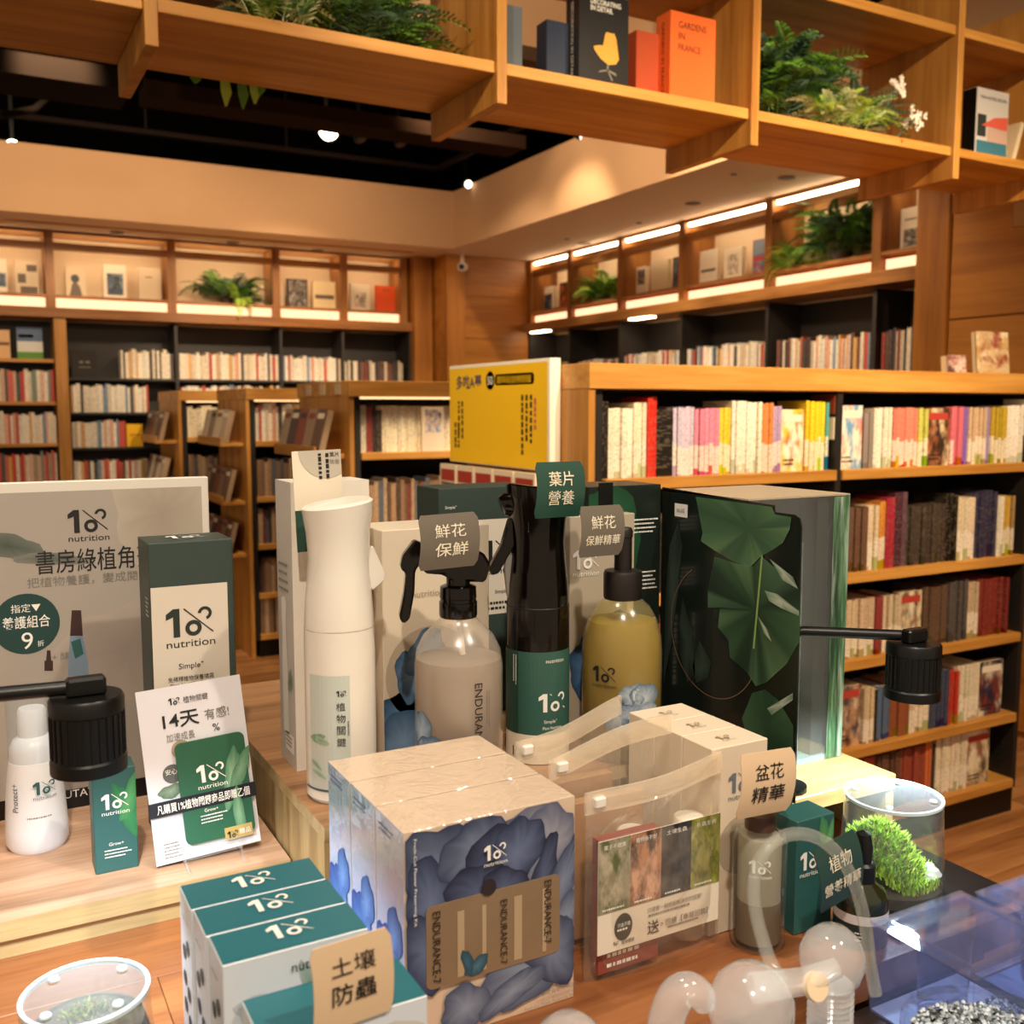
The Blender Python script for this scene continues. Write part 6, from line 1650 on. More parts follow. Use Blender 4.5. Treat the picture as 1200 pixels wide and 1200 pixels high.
# ------------------------------------------------------------------ teal-topped cartons at the front left
TS = mat('carton_white_blueish', '#d6dde6', 0.4)
for k in range(3):
    x0, x1 = 0.1055 + 0.0015 * (2 - k), 0.190 + 0.001 * (2 - k); y0 = 0.5255 + k * 0.0355; y1 = y0 + 0.0350; zt = 1.120
    t = thing('pest_carton', ['front teal-topped carton of the standing trio', 'middle teal-topped carton of the standing trio', 'rear teal-topped carton of the standing trio'][k], 'carton', ((x0 + x1) / 2, y0, ZT), 'teal-topped standing cartons')
    mk('carton_body', G().box(x0, x1, y0, y1, ZT + 0.0003, zt - 0.0006), TS, t, bevel=0.0005)
    mk('lid_panel', G().box(x0 + 0.0006, x1 - 0.0006, y0 + 0.0006, y1 - 0.0016, zt - 0.0006, zt), TEAL, t)
    FT = TOP(x0, y0, zt); logo(FT, 0.030, 0.011, 0.026, INK_W, t, word=False)
    FL = LEFT(x0, y1, ZT)
    dm = mat('badge_dark', '#2c383c', 0.5)
    shape('round_icons', FL, [disc_poly(0.012, 0.105, 0.0048, 16), disc_poly(0.023, 0.112, 0.0048, 16), disc_poly(0.012, 0.088, 0.0048, 16), disc_poly(0.023, 0.082, 0.0048, 16), disc_poly(0.012, 0.070, 0.0048, 16), disc_poly(0.024, 0.064, 0.0048, 16)], dm, t)
    greek(FL, 0.010, 0.130, 0.018, 1, INK_G, t, h=0.0012, gap=0.003, seed=50 + k); greek(FL, 0.010, 0.048, 0.018, 5, INK_G, t, h=0.0012, gap=0.004, seed=53 + k)
    if k == 0:
        F = FRONT(x0, y0, ZT)
        petals(F, t, [(0.026, 0.110, 0.020, 0.010, -0.2, '#a4aab4', '#bcc4cc'), (0.05, 0.115, 0.004, 0.02, 0.3, '#7c948c', '#a4b4b0'), (0.058, 0.112, 0.003, 0.022, -0.2, '#8ca49c', '#a8b8b4'), (0.045, 0.085, 0.02, 0.016, 0.2, '#8c9098', '#aab0b8')], 'photo_print', LEAFP, clip=(0.001, 0.083, 0, 0.14))
        text('nutrition', F, 0.052, 0.131, 0.0055, INK, t, w=0.028); decal('chip_print', F, 0.036, 0.046, 0.100, 0.106, dm, t)
x0, x1, y0, y1, zt = 0.118, 0.2095, 0.480, 0.5235, 1.098
t = thing('pest_carton', 'lower teal-topped carton in front carrying the kraft ticket', 'carton', ((x0 + x1) / 2, y0, 0.9453))
mk('carton_body', G().box(x0, x1, y0, y1, 0.9453, zt - 0.0006), TS, t, bevel=0.0005)
mk('lid_panel', G().box(x0 + 0.0006, x1 - 0.0006, y0 + 0.0006, y1 - 0.0006, zt - 0.0006, zt), TEAL, t)
F = FRONT(x0, y0, ZT); petals(F, t, [(0.06, 0.09, 0.03, 0.02, 0.3, '#b8b4ac', '#ccc8c0'), (0.03, 0.08, 0.02, 0.02, 0, '#8c9890', '#b4bcb4')], 'photo_print', LEAFP, clip=(0.001, 0.09, 0, 0.12))
ticket('kraft ticket with soil pest words at the bottom front', 0.4785, 364, 458, 1112, 1215, TKR, [('土壤', 0.5, 0.72, 0.55, 0.22, 0.0), ('防蟲', 0.5, 0.40, 0.56, 0.24, 0.006)], INK, tilt=0.05, curve=0.001)

# ------------------------------------------------------------------ small cream cartons in a row
WCM = mat('small_carton_cream', '#e6d3ba', 0.45)
for k in range(3):
    x0, x1, zt = 0.529, 0.590, 1.140; y0 = 0.622 + k * 0.0395; y1 = y0 + 0.0388
    t = carton('small_carton', ['front small cream carton behind the kraft pot-flower ticket', 'middle small cream carton of the row', 'rear small cream carton of the row beside the yellow bottle'][k], x0, x1, y0, y1, ZT + 0.0003, zt, WCM, group='small cream cartons')
    FT = TOP(x0, y0, zt); logo(FT, 0.021, 0.014, 0.015, mat('gold_ink', '#a8977c', 0.4), t)
    if k == 0:
        F = FRONT(x0, y0, ZT)
        logo(F, 0.018, 0.122, 0.028, mat('ink_bluegrey', '#6c7680', 0.5), t)
        shape('shade_print', F, [disc_poly(0.034, 0.075, 0.026, 24)], mat('print_taupe', '#b9a994', 0.5), t)

# ------------------------------------------------------------------ clear tester bottle and its ticket
cx, cy = 0.560, 0.5965
t = thing('tester_bottle', 'clear glass tester bottle with smoky liquid under kraft ticket', 'bottle', (cx, cy, ZT))
mk('glass_wall', G().lathe([(0, 0), (0.0205, 0), (0.0222, 0.004), (0.0222, 0.090), (0.020, 0.096), (0.0125, 0.099), (0.0125, 0.106)], cx, cy, ZT + 0.0003, 36), GLASS, t, smooth=True)
mk('liquid', G().lathe([(0, 0.006), (0.0175, 0.006), (0.0178, 0.09), (0.016, 0.094), (0, 0.0945)], cx, cy, ZT, 30), liquid('smoky_liquid', '#cabda8', 0.5), t, smooth=True)
mk('liquid_lower', G().lathe([(0, 0.0055), (0.0182, 0.0055), (0.0182, 0.04), (0, 0.0402)], cx, cy, ZT, 30), liquid('smoky_dark_liquid', '#94826c', 0.4), t, smooth=True)
mk('cap', G().lathe([(0.0128, 0.100), (0.0128, 0.112), (0.011, 0.1125)], cx, cy, ZT, 24), mat('cap_brown', '#4c3428', 0.4), t, smooth=True)
K = Cyl(cx, cy, 0.0223, math.atan2(-cy, -cx), ZT); logo(K, -0.008, 0.070, 0.018, INK_W, t, off=0.0006)
ticket('kraft ticket with pot flower words on the tester bottle', cy - 0.020, 862, 925, 888, 963, TKR, [('盆花', 0.5, 0.70, 0.52, 0.24, 0.0), ('精華', 0.5, 0.36, 0.60, 0.25, 0.007)], INK, tilt=-0.05)

# teal cartons and dropper bottle
t = carton('small_carton', 'teal carton with leaf print right of the tester bottle', 0.594, 0.637, 0.589, 0.620, ZT + 0.0003, 1.077, TEAL_G)
F = FRONT(0.594, 0.589, ZT); logo(F, 0.004, 0.056, 0.026, INK_W, t)
petals(F, t, [(0.032, 0.078, 0.022, 0.006, 1.7, '#5c9c5c', '#3c7c54'), (0.037, 0.080, 0.018, 0.005, 1.2, '#6cac64', '#3c7c54')], 'leaf_print', LEAFP, clip=(0.001, 0.042, 0, 0.1))
carton('small_carton', 'taller plain teal carton behind the leaf print carton', 0.594, 0.639, 0.640, 0.672, ZT + 0.0003, 1.093, TEAL_G)
cx, cy = 0.640, 0.560
t = thing('dropper_bottle', 'dark green glass dropper bottle with black bulb', 'bottle', (cx, cy, ZT))
mk('glass_wall', G().lathe([(0, 0), (0.020, 0), (0.0215, 0.003), (0.0215, 0.036), (0.019, 0.044), (0.011, 0.050), (0.009, 0.054)], cx, cy, ZT + 0.0003, 36), mat('bottle_green_glass', '#1c2412', 0.08, spec=0.7, coat=0.5), t, smooth=True)
K = Cyl(cx, cy, 0.0217, math.atan2(-cy, -cx), ZT)
decal('label_band', K, -0.034, 0.034, 0.022, 0.030, mat('label_pale_pink', '#d8cfd0', 0.4), t, nu=20); decal('label_band', K, -0.034, 0.034, 0.001, 0.0218, mat('label_dark_teal', '#1c2c2c', 0.4), t, nu=20)
greek(K, -0.004, 0.016, 0.006, 3, INK_W, t, h=0.0012, gap=0.003, seed=60)
mk('dropper_collar', G().lathe([(0.0105, 0.052), (0.0105, 0.066), (0.008, 0.068)], cx, cy, ZT, 24), BLKM, t, smooth=True)
mk('rubber_bulb', G().lathe([(0.0075, 0.068), (0.008, 0.080), (0.006, 0.092), (0.0, 0.095)], cx, cy, ZT, 20), BLKM, t, smooth=True)
ticket('dark teal ticket on the dropper bottle by the terrarium', cy - 0.016, 954, 1003, 990, 1068, TDG, [('植物', 0.5, 0.70, 0.52, 0.24, 0.0), ('營養精華', 0.5, 0.34, 0.86, 0.20, 0.007)], CRM, tilt=0.20)

# ------------------------------------------------------------------ moss terrariums under upturned glass cups
def cup(t, cx, cy, z, h, rt, rb, n=44):
    mk('glass_cup', G().lathe([(rb, 0), (rb - 0.0005, 0.003), (rt, h - 0.004), (rt - 0.001, h)], cx, cy, z, n, cap=False), GLASS, t, smooth=True)
    mk('cup_rim', G().lathe([(rt - 0.002, h - 0.002), (rt + 0.0006, h - 0.002), (rt + 0.0006, h + 0.0006), (rt - 0.002, h + 0.0006), (rt - 0.002, h - 0.002)], cx, cy, z, n, cap=False), mat('rim_glass_pale', '#cfe0e6', 0.15), t, smooth=True)
    mk('cup_base', G().lathe([(rt - 0.002, h - 0.0008), (0.0, h - 0.0008)], cx, cy, z, n, cap=False), film('cup_base_glass', '#eef4f6', 0.14, '#c8d8e4', 0.05), t)
    for k in range(4):
        a = 0.6 + k * math.pi / 2
        mk('glass_foot', G().lathe([(0.0035, 0), (0.003, 0.0014), (0, 0.0018)], cx + (rt - 0.009) * math.cos(a), cy + (rt - 0.009) * math.sin(a), z + h, 12), mat('rim_glass_pale', '#cfe0e6', 0.15), t, smooth=True)
def blades(cx, cy, z, r, n, hmin, hmax, cols, seed, mound, bias=(0, 0)):
    g = G(); rr = random.Random(seed)
    for k in range(n):
        a = rr.uniform(0, 2 * math.pi); q = r * math.sqrt(rr.random())
        x, y = cx + q * math.cos(a), cy + q * math.sin(a)
        z0 = z + mound * max(0, 1 - (((x - cx - bias[0]) ** 2 + (y - cy - bias[1]) ** 2) / (r * r)))
        h = rr.uniform(hmin, hmax); ta = rr.uniform(0, 6.28); l = rr.uniform(0.2, 0.8) * h; w = 0.0008
        tx, ty = x + l * math.cos(ta), y + l * math.sin(ta)
        dd = math.hypot(tx - cx, ty - cy)
        if dd > r: tx, ty = cx + (tx - cx) * r / dd, cy + (ty - cy) * r / dd
        c0 = C(rr.choice(cols)); c1 = tuple(min(1, v * 1.35) for v in c0[:3]) + (1,)
        px, py = -math.sin(ta) * w, math.cos(ta) * w
        g.add([(x - px, y - py, z0), (x + px, y + py, z0), ((x + tx) / 2 + px, (y + ty) / 2 + py, z0 + h * 0.65), ((x + tx) / 2 - px, (y + ty) / 2 - py, z0 + h * 0.65), (tx, ty, z0 + h * 0.9)], [(0, 1, 2, 3), (3, 2, 4)], 0, [c0, c0, c1, c1, c1])
    return g
b = on('Z', ZT + 0.005, 1047, 1043)
cx, cy, zz = b.x, b.y + 0.004, ZT + 0.0053
t = thing('moss_terrarium', 'bright green moss terrarium under an upturned glass on black tray', 'terrarium', (cx, cy, zz))
HC = 0.088
cup(t, cx, cy, zz, HC, 0.0425, 0.047)
SOIL = mat('terrarium_soil', '#3c3428', 0.9, var=0.4, vscale=400, bump=0.6, bscale=600)
gs = G(); n = 24
gs.lathe([(0.0, 0.0003), (0.0445, 0.0003), (0.0445, 0.010), (0.036, 0.016), (0.02, 0.022), (0.0, 0.024)], cx, cy, zz, 32)
mk('soil', gs, SOIL, t, smooth=True)
o = mk('moss', blades(cx, cy, zz + 0.012, 0.041, 7000, 0.004, 0.013, ['#86b426', '#a4d034', '#6c9020', '#bcdc50', '#98b034', '#7c6c38', '#a8c44c'], 5, 0.044, (-0.012, 0.006)), vcol_mat('moss_blades', 0.6), t, vcol=True); o['kind'] = 'stuff'
for k, (dx_, dy_, r_) in enumerate([(0.022, -0.028, 0.008), (0.030, -0.018, 0.006), (0.013, -0.032, 0.005)]):
    st = mk('pebble', G().lathe([(0, -r_ * 0.7), (r_ * 0.7, -r_ * 0.5), (r_, 0), (r_ * 0.6, r_ * 0.6), (0, r_ * 0.75)], cx + dx_, cy + dy_, zz + 0.020, 9), mat('white_pebble', '#d8dce0', 0.5), t)
p = at(100, 1163, 0.62)
cx, cy = p.x, p.y
hL = p.z - ZT
t = thing('moss_terrarium', 'upturned glass terrarium at the bottom left corner', 'terrarium', (cx, cy, ZT))
cup(t, cx, cy, ZT + 0.0003, hL, 0.0375, 0.043)
mk('soil', G().lathe([(0.0, 0.0006), (0.0405, 0.0006), (0.0385, 0.045), (0.034, 0.062), (0.018, 0.068), (0.0, 0.069)], cx, cy, ZT, 32), mat('terrarium_sand', '#5c4c38', 0.9, var=0.4, vscale=300, bump=0.5, bscale=500), t, smooth=True)
o = mk('moss', blades(cx, cy, ZT + 0.046, 0.035, 3000, 0.003, 0.008, ['#6c7c2c', '#848c34', '#4c5c24', '#7c6c40', '#a09c50'], 9, 0.020), vcol_mat('moss_blades', 0.6), t, vcol=True); o['kind'] = 'stuff'

# ------------------------------------------------------------------ clip lamps over the terrariums
def desk_lamp(label, head, pole, z_arm, foot_z, watts, lens_e):
    hx, hy, hz = head
    t = thing('desk_lamp', label, 'lamp', (pole[0], pole[1], foot_z), 'black terrarium lamps')
    r, h = 0.0245, 0.054
    mk('lamp_head', G().lathe([(r * 0.95, 0.0), (r * 1.04, 0.0005), (r * 1.04, 0.009), (r * 0.98, 0.0105), (r * 0.98, h - 0.012), (r * 1.02, h - 0.011), (r * 1.02, h - 0.002), (r * 0.96, h), (0, h)], hx, hy, hz - h / 2, 44), BLKM, t, smooth=True)
    g = G()
    for k in range(28):
        a = 2 * math.pi * k / 28
        g.tube([(hx + r * 0.985 * math.cos(a), hy + r * 0.985 * math.sin(a), hz - h / 2 + 0.0115), (hx + r * 0.985 * math.cos(a), hy + r * 0.985 * math.sin(a), hz + h / 2 - 0.0125)], 0.0009, 5)
    mk('grip_ribs', g, BLKM, BODY[t])
    mk('lens', G().lathe([(r * 0.9, 0.0004), (0, 0.0004)], hx, hy, hz - h / 2, 32, cap=False), emit('lamp_cool_lens', (0.85, 0.94, 1.0), lens_e), BODY[t])
    za = hz + h / 2 + 0.006
    mk('pivot', G().box(hx - 0.013, hx + 0.013, hy - 0.006, hy + 0.006, hz + h / 2 - 0.0005, za + 0.007), BLKM, t, bevel=0.002)
    d = (Vector((pole[0], pole[1], za)) - Vector((hx, hy, za)));  ln = d.length; d.normalize()
    pts = [Vector((hx, hy, za)), Vector((hx, hy, za)) + d * (ln - 0.012)] + [Vector((hx, hy, za)) + d * (ln - 0.012 + 0.012 * math.sin(x)) + Vector((0, 0, -0.012 * (1 - math.cos(x)))) for x in (0.4, 0.8, 1.2, 1.57)]
    pts.append(Vector((pole[0], pole[1], foot_z + 0.006)))
    mk('arm', G().tube(pts, 0.0052, 12), BLKM, t, smooth=True)
    mk('foot', G().lathe([(0.02, 0.0003), (0.02, 0.005), (0.006, 0.007)], pole[0], pole[1], foot_z, 28), BLKM, t, smooth=True)
    l = bpy.data.lights.new('lamp_cool_light', 'SPOT'); l.energy = watts; l.color = COOL; l.spot_size = math.radians(150); l.spot_blend = 0.5; l.shadow_soft_size = 0.016
    lo = bpy.data.objects.new('lamp_cool_light', l); COL.objects.link(lo); lo.parent = t
    lo.location = Vector((hx, hy, hz - h / 2 - 0.006)) - WL[t]
p = at(103, 858, 0.70)
desk_lamp('black cylindrical lamp at left in front of white bottle', p, (p.x - 0.16, p.y + 0.02), 0, ZT, 2.8, 8)
p = at(1070, 785, 0.95)
desk_lamp('black cylindrical lamp above the moss terrarium at right', p, (0.694, 0.705), 0, ZR2, 2.2, 8)

# ------------------------------------------------------------------ clear zip bags with starter kits
BAGF = film('zip_bag_film', '#fcfbf9', 0.06, '#e8e0d4', rough=0.06, bump=0.4, bscale=26)
ZIPM = film('zip_strip_film', '#f6f2ea', 0.22, '#f0e8dc', rough=0.2)
def zip_bag(label, x0, x1, y, z0, z1, tilt, seed, front):
    t = thing('zip_bag', label, 'bag', ((x0 + x1) / 2, y, z0), 'clear zip bags of starter kits')
    rr = random.Random(seed); nu, nv = 22, 26; W, H = x1 - x0, z1 - z0
    for sgn, nm in ((-1, 'front_film'), (1, 'back_film')):
        vs = []; fs = []
        for j in range(nv + 1):
            for i in range(nu + 1):
                u, v = i / nu, j / nv
                bulge = 0.020 * (math.sin(math.pi * u) ** 0.6) * (math.sin(math.pi * min(1, 0.12 + v * 0.95)) ** 0.7 if v < 0.93 else 0.15)
                wr = noise.noise(Vector((u * 7 + seed, v * 8, sgn * 3.0))) * 0.006 * math.sin(math.pi * u) * math.sin(math.pi * min(v + 0.05, 1))
                top = tilt * (u - 0.5) * v + 0.003 * math.sin(u * 5 + seed) * v
                vs.append((x0 + u * W + 0.003 * (v - 0.5) * (0.5 - u), y + sgn * (bulge + wr) + 0.0008 * sgn, z0 + v * H + top))
        for j in range(nv):
            for i in range(nu):
                a = j * (nu + 1) + i; fs.append((a, a + 1, a + nu + 2, a + nu + 1))
        mk(nm, G().add(vs, fs), BAGF, t, smooth=True)
    pts = [(x0 + u * W, y - 0.0015, z0 + 0.965 * H + tilt * (u - 0.5) + 0.003 * math.sin(u * 5 + seed)) for u in [i / 12 for i in range(13)]]
    g = G()
    for i in range(12):
        a, b = Vector(pts[i]), Vector(pts[i + 1])
        dz = Vector((0, 0, 0.0085)); dy = Vector((0, 0.0028, 0))
        g.add([a - dz, b - dz, b + dz, a + dz, a - dz + dy, b - dz + dy, b + dz + dy, a + dz + dy], [(0, 1, 2, 3), (5, 4, 7, 6), (3, 2, 6, 7), (1, 0, 4, 5)])
    zs = mk('zip_strip', g, ZIPM, t)
    q = Vector(pts[1]); mk('zip_slider', G().box(q.x - 0.004, q.x + 0.006, q.y - 0.003, q.y + 0.003, q.z - 0.004, q.z + 0.004), mat('slider_white', '#efe6da', 0.4), zs, bevel=0.001)
    return t
tg_ = zip_bag('front clear zip bag with a four-picture card', 0.402, 0.535, 0.618, ZT + 0.0005, 1.128, 0.012, 2, True)
zip_bag('middle clear zip bag behind the picture card bag', 0.398, 0.520, 0.665, ZT + 0.0005, 1.150, 0.020, 5, False)
zip_bag('rear clear zip bag leaning near the spray bottles', 0.394, 0.500, 0.712, ZT + 0.0005, 1.150, 0.024, 9, False)
# contents
Yc = 0.606
tc_ = thing('kit_card', 'printed card of four plant problem pictures inside front bag', 'card', (0.47, Yc, ZT))
c00 = on('Y', Yc, 700, 1124); c10 = on('Y', Yc, 841, 1088); c01 = on('Y', Yc, 700, 985); 
F = Fr((c00.x, Yc, c00.z + 0.002), (1, 0, 0.0), (0, 0, 1)); CW = c10.x - c00.x; CH = c01.z - c00.z - 0.004
mk('card_sheet', slab(F, 0, CW, 0, CH, -0.0006, 0), mat('card_cream', '#e6dccb', 0.45), tc_)
PH = [art_mat('picture_yellow_leaf', ['#8c8468', '#b8ac94', '#5c6440', '#9c947c'], 3, 1.0), art_mat('picture_brown_hand', ['#4c3024', '#c08c68', '#8c5c3c', '#d8a88c'], 3, 2.0),
      art_mat('picture_dark_soil', ['#2c2c30', '#4c4440', '#1c2028', '#5c5450'], 4, 3.0), art_mat('picture_green_pest', ['#7c8030', '#9c9c48', '#6c7028', '#b0ac60'], 3, 4.0)]
for k in range(4):
    decal('picture', F, CW * k / 4, CW * (k + 1) / 4, CH * 0.36, CH, PH[k], tc_, nu=1)
    text(['葉子不健康', '植物長不好', '土壤生蟲', '長蟲生病'][k], F, CW * (k + 0.5) / 4, CH * 0.94, 0.0038, INK_W, tc_, w=CW * 0.17)
    greek(F, CW * k / 4 + 0.004, CH * 0.40, CW * 0.17, 1, INK_W, tc_, h=0.0014, gap=0.004, seed=70 + k)
shape('badge', F, [[(CW * 0.20 + 0.0085 * math.cos(a), CH * 0.20 + 0.011 * math.sin(a)) for a in [2 * math.pi * i / 24 for i in range(24)]]], mat('badge_charcoal', '#38342f', 0.5), tc_)
text('只送不賣', F, CW * 0.20, CH * 0.225, 0.0035, INK_W, tc_, w=0.012, off=0.0012); greek(F, CW * 0.15, CH * 0.19, 0.011, 1, INK_W, tc_, h=0.0016, gap=0.004, seed=75)
logo(F, CW * 0.12, CH * 0.055, 0.005, INK, tc_, word=False); text('植物關鍵', F, CW * 0.235, CH * 0.065, 0.0035, INK, tc_, w=0.012)
text('送', F, CW * 0.44, CH * 0.12, 0.011, INK, tc_, bold=0.004); text('> 回饋【專屬回饋】', F, CW * 0.70, CH * 0.125, 0.0055, INK_G, tc_, w=CW * 0.40)
text('只需要一組輕鬆解決你的困擾！', F, CW * 0.62, CH * 0.28, 0.0042, INK_G, tc_, w=CW * 0.46); greek(F, CW * 0.40, CH * 0.24, CW * 0.4, 1, INK_G, tc_, h=0.0016, gap=0.004, seed=76)
greek(F, CW * 0.56, CH * 0.085, CW * 0.26, 1, INK_G, tc_, h=0.0014, gap=0.004, seed=77)
xk = on('Y', 0.612, 700, 1000).x
t = carton('kit_box', 'brick red kit box behind the card in front bag', xk, xk + 0.058, 0.610, 0.6195, ZT + 0.006, 1.092, mat('kit_brick_red', '#8c4438', 0.45))
F = FRONT(xk, 0.610, ZT); greek(F, 0.008, 0.022, 0.035, 2, INK_W, t, h=0.003, gap=0.008, seed=80)
for (px, py, lb) in ((745, 1000, 'round clear jar with white lid at left inside front bag'), (810, 1000, 'round clear jar with white lid at right inside front bag')):
    p = on('Y', 0.628, px, py); 
    t = thing('sample_jar', lb, 'jar', (p.x, 0.630, ZT + 0.004))
    mk('jar_body', G().lathe([(0, 0), (0.014, 0), (0.016, 0.004), (0.016, 0.078), (0.013, 0.09)], p.x, 0.632, ZT + 0.004, 24), film('jar_plastic', '#eeeae2', 0.25, '#cdc2b2', 0.15), t, smooth=True)
    mk('jar_lid', G().lathe([(0.0135, 0.090), (0.0135, 0.1), (0.012, 0.102), (0, 0.102)], p.x, 0.632, ZT + 0.004, 24), mat('lid_white', '#eee8dc', 0.35), t, smooth=True)
for (y_, x_, lb) in ((0.668, 0.43, 'brown kit box inside the middle zip bag'), (0.714, 0.43, 'tan kit box inside the rear zip bag')):
    carton('kit_box', lb, x_ - 0.02, x_ + 0.06, y_ - 0.005, y_ + 0.005, ZT + 0.006, 1.10, mat('kit_tan', '#a87c54', 0.5))

# ------------------------------------------------------------------ clear plastic ware on the front plinth
PC = film('milky_clear_plastic', '#f4f6f8', 0.20, '#eceef0', rough=0.12)
PCC = film('hard_clear_case', '#eef2fc', 0.035, '#c4d0fc', rough=0.04)  # bluish haze: the lamp's cool reflection is put into the colour
ZP = 0.9453
def nozzle_head(label, c, r, tilt, z_neck):
    """ribbed clear sprayer head: round cowl over a threaded neck"""
    cx, cy, cz = c
    t = thing('clear_sprayer', label, 'sprayer', (cx, cy, ZP), 'clear plastic sprayer parts')
    prof = [(r * 0.62, z_neck)]
    k = z_neck; i = 0
    while k < cz - r * 0.9 - ZP:
        prof += [(r * 0.70, k + 0.0015), (r * 0.60, k + 0.0035)]; k += 0.004
    mk('ribbed_neck', G().lathe([(r * 0.66, 0.0003), (r * 0.66, z_neck)] + prof, cx, cy, ZP, 28), PC, t, smooth=True)
    mk('round_cowl', G().lathe([(r * 0.62, -r * 0.88), (r * 0.85, -r * 0.62), (r * 0.98, -r * 0.2), (r * 0.98, r * 0.2), (r * 0.80, r * 0.62), (r * 0.45, r * 0.92), (0, r)], cx, cy, cz, 30), PC, t, smooth=True)
    return t
p = at(975, 1122, 0.66)
t = nozzle_head('round clear sprayer head with ribbed neck at the tube end', p, 0.0215, 0, 0.010)
# arching clear tube
pts = []
for (px, py, d) in ((916, 1150, 0.60), (900, 1120, 0.61), (886, 1070, 0.62), (884, 1030, 0.625), (895, 1000, 0.63), (915, 982, 0.635), (938, 977, 0.64), (962, 984, 0.645), (985, 1005, 0.65), (1003, 1040, 0.655), (1014, 1085, 0.66), (1020, 1130, 0.66), (1026, 1165, 0.66)):
    pts.append(at(px, py, d))
tubeo = mk('clear_tube', G().tube(curve(pts), 0.0042, 12), film('tube_plastic', '#f4f6f4', 0.10, '#e4e8e4', rough=0.06), smooth=True)
tag(tubeo, 'clear bent plastic tube arching over the front clutter', 'tube')
p = at(880, 1180, 0.60); t = nozzle_head('clear sprayer head lying left below the arching tube', p, 0.026, 0, 0.006)
q = Vector(p); mk('side_spout', G().tube([q + Vector((0.0, 0, 0.012)), q + Vector((0.03, -0.012, 0.014)), q + Vector((0.05, -0.02, 0.022))], [0.009, 0.008, 0.006], 14), PC, t, smooth=True)
mk('spout_disc', G().lathe([(0.0085, 0), (0.0085, 0.004), (0, 0.0042)], 0, 0, 0, 20).xf(Matrix.Translation(at(953, 1155, 0.60)) @ Matrix.Rotation(1.2, 4, 'X')), mat('disc_peach', '#ecd2b0', 0.4), t, smooth=True)
def hook(label, pts, r):
    t = thing('clear_sprayer', label, 'sprayer', pts[-1], 'clear plastic sprayer parts')
    P_ = curve(pts); mk('handle_shell', G().tube(P_, [r[min(int(i / 6), len(r) - 1)] * (1 - (i % 6) / 6) + r[min(int(i / 6) + 1, len(r) - 1)] * (i % 6) / 6 for i in range(len(P_))], 16), PC, t, smooth=True)
    return t
hook('curved clear handle poking up at the bottom centre', [at(826, 1182, 0.60), at(822, 1168, 0.60), at(808, 1160, 0.60), at(794, 1166, 0.60), at(784, 1185, 0.60), at(778, 1215, 0.60), at(775, 1260, 0.60)], [0.006, 0.009, 0.0105, 0.011, 0.011, 0.011, 0.010])
p = at(667, 1232, 0.57); t = nozzle_head('clear dome top just showing at the bottom edge', p, 0.0215, 0, 0.004)

# hard clear cases with gravel
def gravel(name, cx0, cx1, cy0, cy1, z, n, seed, parent, round_=None):
    g = G(); rr = random.Random(seed)
    for k in range(n):
        if round_:
            a = rr.uniform(0, 6.28); q = round_[2] * math.sqrt(rr.random()); x, y = round_[0] + q * math.cos(a), round_[1] + q * math.sin(a)
        else: x, y = rr.uniform(cx0, cx1), rr.uniform(cy0, cy1)
        r = rr.uniform(0.0010, 0.0022); zc = z + rr.uniform(0, 0.003)
        v = rr.choice(['#c8d0d8', '#a8b0b8', '#808890', '#50565c', '#d8e0e8', '#909aa2']); c = C(v)
        vs = [(x + r, y, zc), (x, y + r, zc), (x - r, y, zc), (x, y - r, zc), (x, y, zc + r), (x, y, zc - r)]
        g.add(vs, [(0, 1, 4), (1, 2, 4), (2, 3, 4), (3, 0, 4), (1, 0, 5), (2, 1, 5), (3, 2, 5), (0, 3, 5)], 0, [c] * 6)
    o = mk(name, g, vcol_mat('gravel_mix', 0.7), parent, vcol=True); o['kind'] = 'stuff'; return o
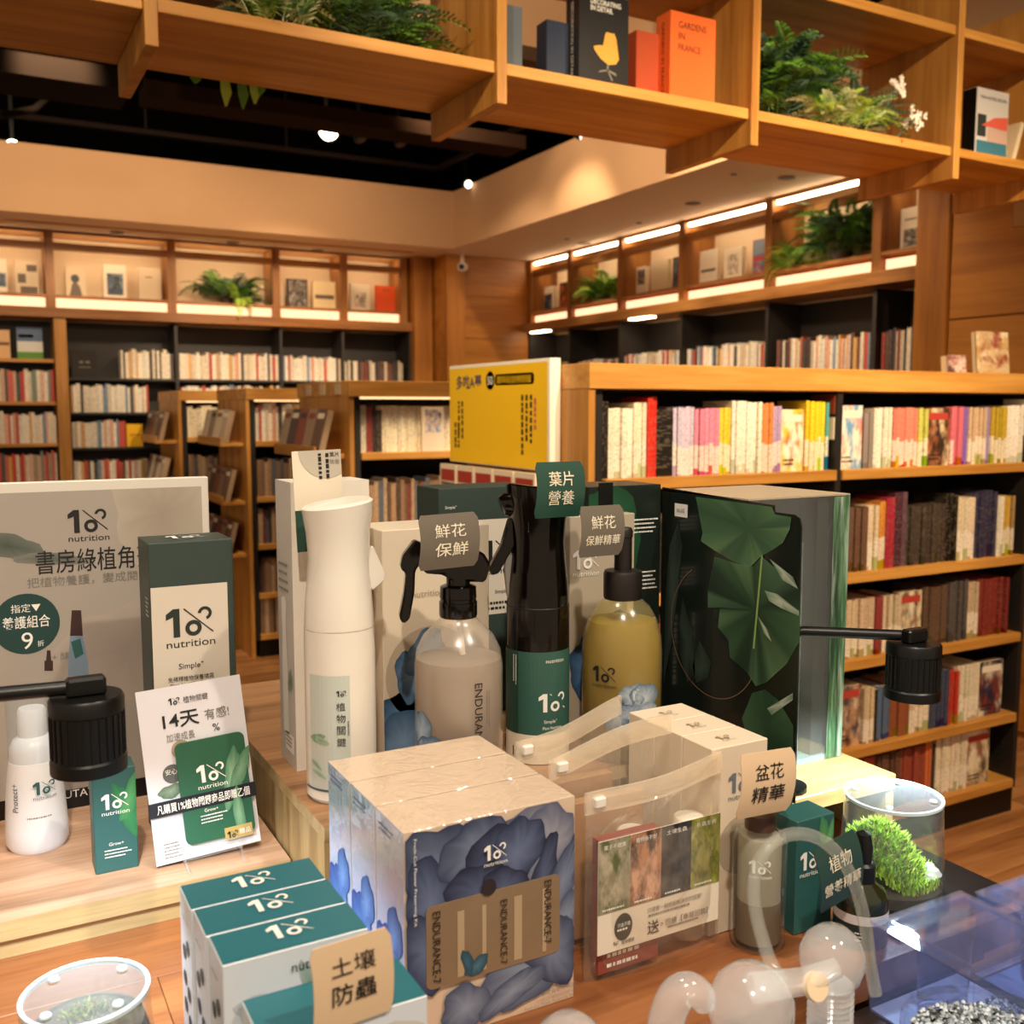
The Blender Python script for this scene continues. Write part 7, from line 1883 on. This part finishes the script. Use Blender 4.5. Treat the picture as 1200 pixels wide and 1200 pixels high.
def case(label, x0, x1, y0, y1, z0, z1, seed):
    t = thing('clear_case', label, 'case', ((x0 + x1) / 2, (y0 + y1) / 2, z0), 'clear hard plastic cases')
    w = 0.0012
    mk('case_wall', G().box(x0, x1, y0, y0 + w, z0, z1), PCC, t); mk('case_wall', G().box(x0, x1, y1 - w, y1, z0, z1), PCC, t)
    mk('case_wall', G().box(x0, x0 + w, y0 + w, y1 - w, z0, z1), PCC, t); mk('case_wall', G().box(x1 - w, x1, y0 + w, y1 - w, z0, z1), PCC, t)
    mk('case_lid', G().box(x0 - 0.001, x1 + 0.001, y0 - 0.001, y1 + 0.001, z1, z1 + 0.0014), PCC, t)
    mk('lid_ridge', G().box(x0 + 0.008, x1 - 0.008, y0 + 0.008, y0 + 0.011, z1 + 0.0014, z1 + 0.004).box(x0 + 0.008, x1 - 0.008, y1 - 0.011, y1 - 0.008, z1 + 0.0014, z1 + 0.004).box(x0 + 0.008, x0 + 0.011, y0 + 0.011, y1 - 0.011, z1 + 0.0014, z1 + 0.004).box(x1 - 0.011, x1 - 0.008, y0 + 0.011, y1 - 0.011, z1 + 0.0014, z1 + 0.004), PCC, t)
    mk('case_floor', G().box(x0 + w, x1 - w, y0 + w, y1 - w, z0 + 0.0003, z0 + 0.002), mat('case_floor_lamp_blue', '#a4acc8', 0.4), t)  # pale blue floor carries the lamp's cool light in its colour
    mk('inner_cup', G().lathe([(0.018, 0.003), (0.020, (z1 - z0) - 0.006)], (x0 + x1) / 2 - 0.01, (y0 + y1) / 2 + 0.012, z0, 28, cap=False), PCC, t, smooth=True)
    mk('price_slip', G().box((x0 + x1) / 2 + 0.005, x1 - 0.008, y0 + 0.02, y0 + 0.045, z0 + 0.0022, z0 + 0.0028), WHITE, t)
    gravel('gravel', x0 + 0.006, x1 - 0.006, y0 + 0.006, y0 + 0.05, z0 + 0.004, 900, seed, t)
    return t
case('clear hard case of gravel right of the sprayer tube', 0.607, 0.712, 0.428, 0.5195, ZP, 1.018, 3)
case('clear hard case at the right edge of the picture', 0.722, 0.83, 0.418, 0.512, ZP, 1.018, 4)
p = at(1165, 1215, 0.64)
t = thing('clear_bowl', 'round clear bowl of grey gravel at bottom right', 'bowl', (p.x, p.y, ZP))
mk('bowl_wall', G().lathe([(0.035, 0.0003), (0.052, 0.030), (0.0545, p.z - ZP), (0.0565, p.z - ZP + 0.001), (0.0565, p.z - ZP - 0.003), (0.055, p.z - ZP - 0.004)], p.x, p.y, ZP, 44, cap=False), PCC, t, smooth=True)
mk('soil', G().lathe([(0.0345, 0.001), (0.050, 0.030), (0.0505, p.z - ZP - 0.012), (0, p.z - ZP - 0.011)], p.x, p.y, ZP, 36), SOIL, t, smooth=True)
gravel('gravel', 0, 0, 0, 0, p.z - 0.010, 2200, 8, t, (p.x, p.y, 0.050))
# crumpled clear bags among the sprayers
def crumple(label, c, rx, ry, h, seed):
    g = G(); n = 20; vs = []; fs = []
    for j in range(n + 1):
        for i in range(n + 1):
            u, v = i / n - 0.5, j / n - 0.5
            z = h * (1 - 2.0 * (u * u + v * v)) + 0.014 * noise.noise(Vector((u * 6 + seed, v * 6, seed * 1.3)))
            vs.append((c[0] + u * 2 * rx, c[1] + v * 2 * ry, max(ZP + 0.0008, ZP + z)))
    for j in range(n):
        for i in range(n):
            a = j * (n + 1) + i; fs.append((a, a + 1, a + n + 2, a + n + 1))
    return tag(mk('plastic_pouch', g.add(vs, fs), BAGF), label, 'pouch')
p = at(880, 1150, 0.64); crumple('crumpled clear pouch under the arching tube', (p.x, min(p.y, 0.462), 0), 0.055, 0.05, 0.05, 3)
p = at(1040, 1180, 0.62); crumple('crumpled clear pouch between sprayer head and gravel case', (p.x, p.y - 0.01, 0), 0.035, 0.04, 0.04, 7)
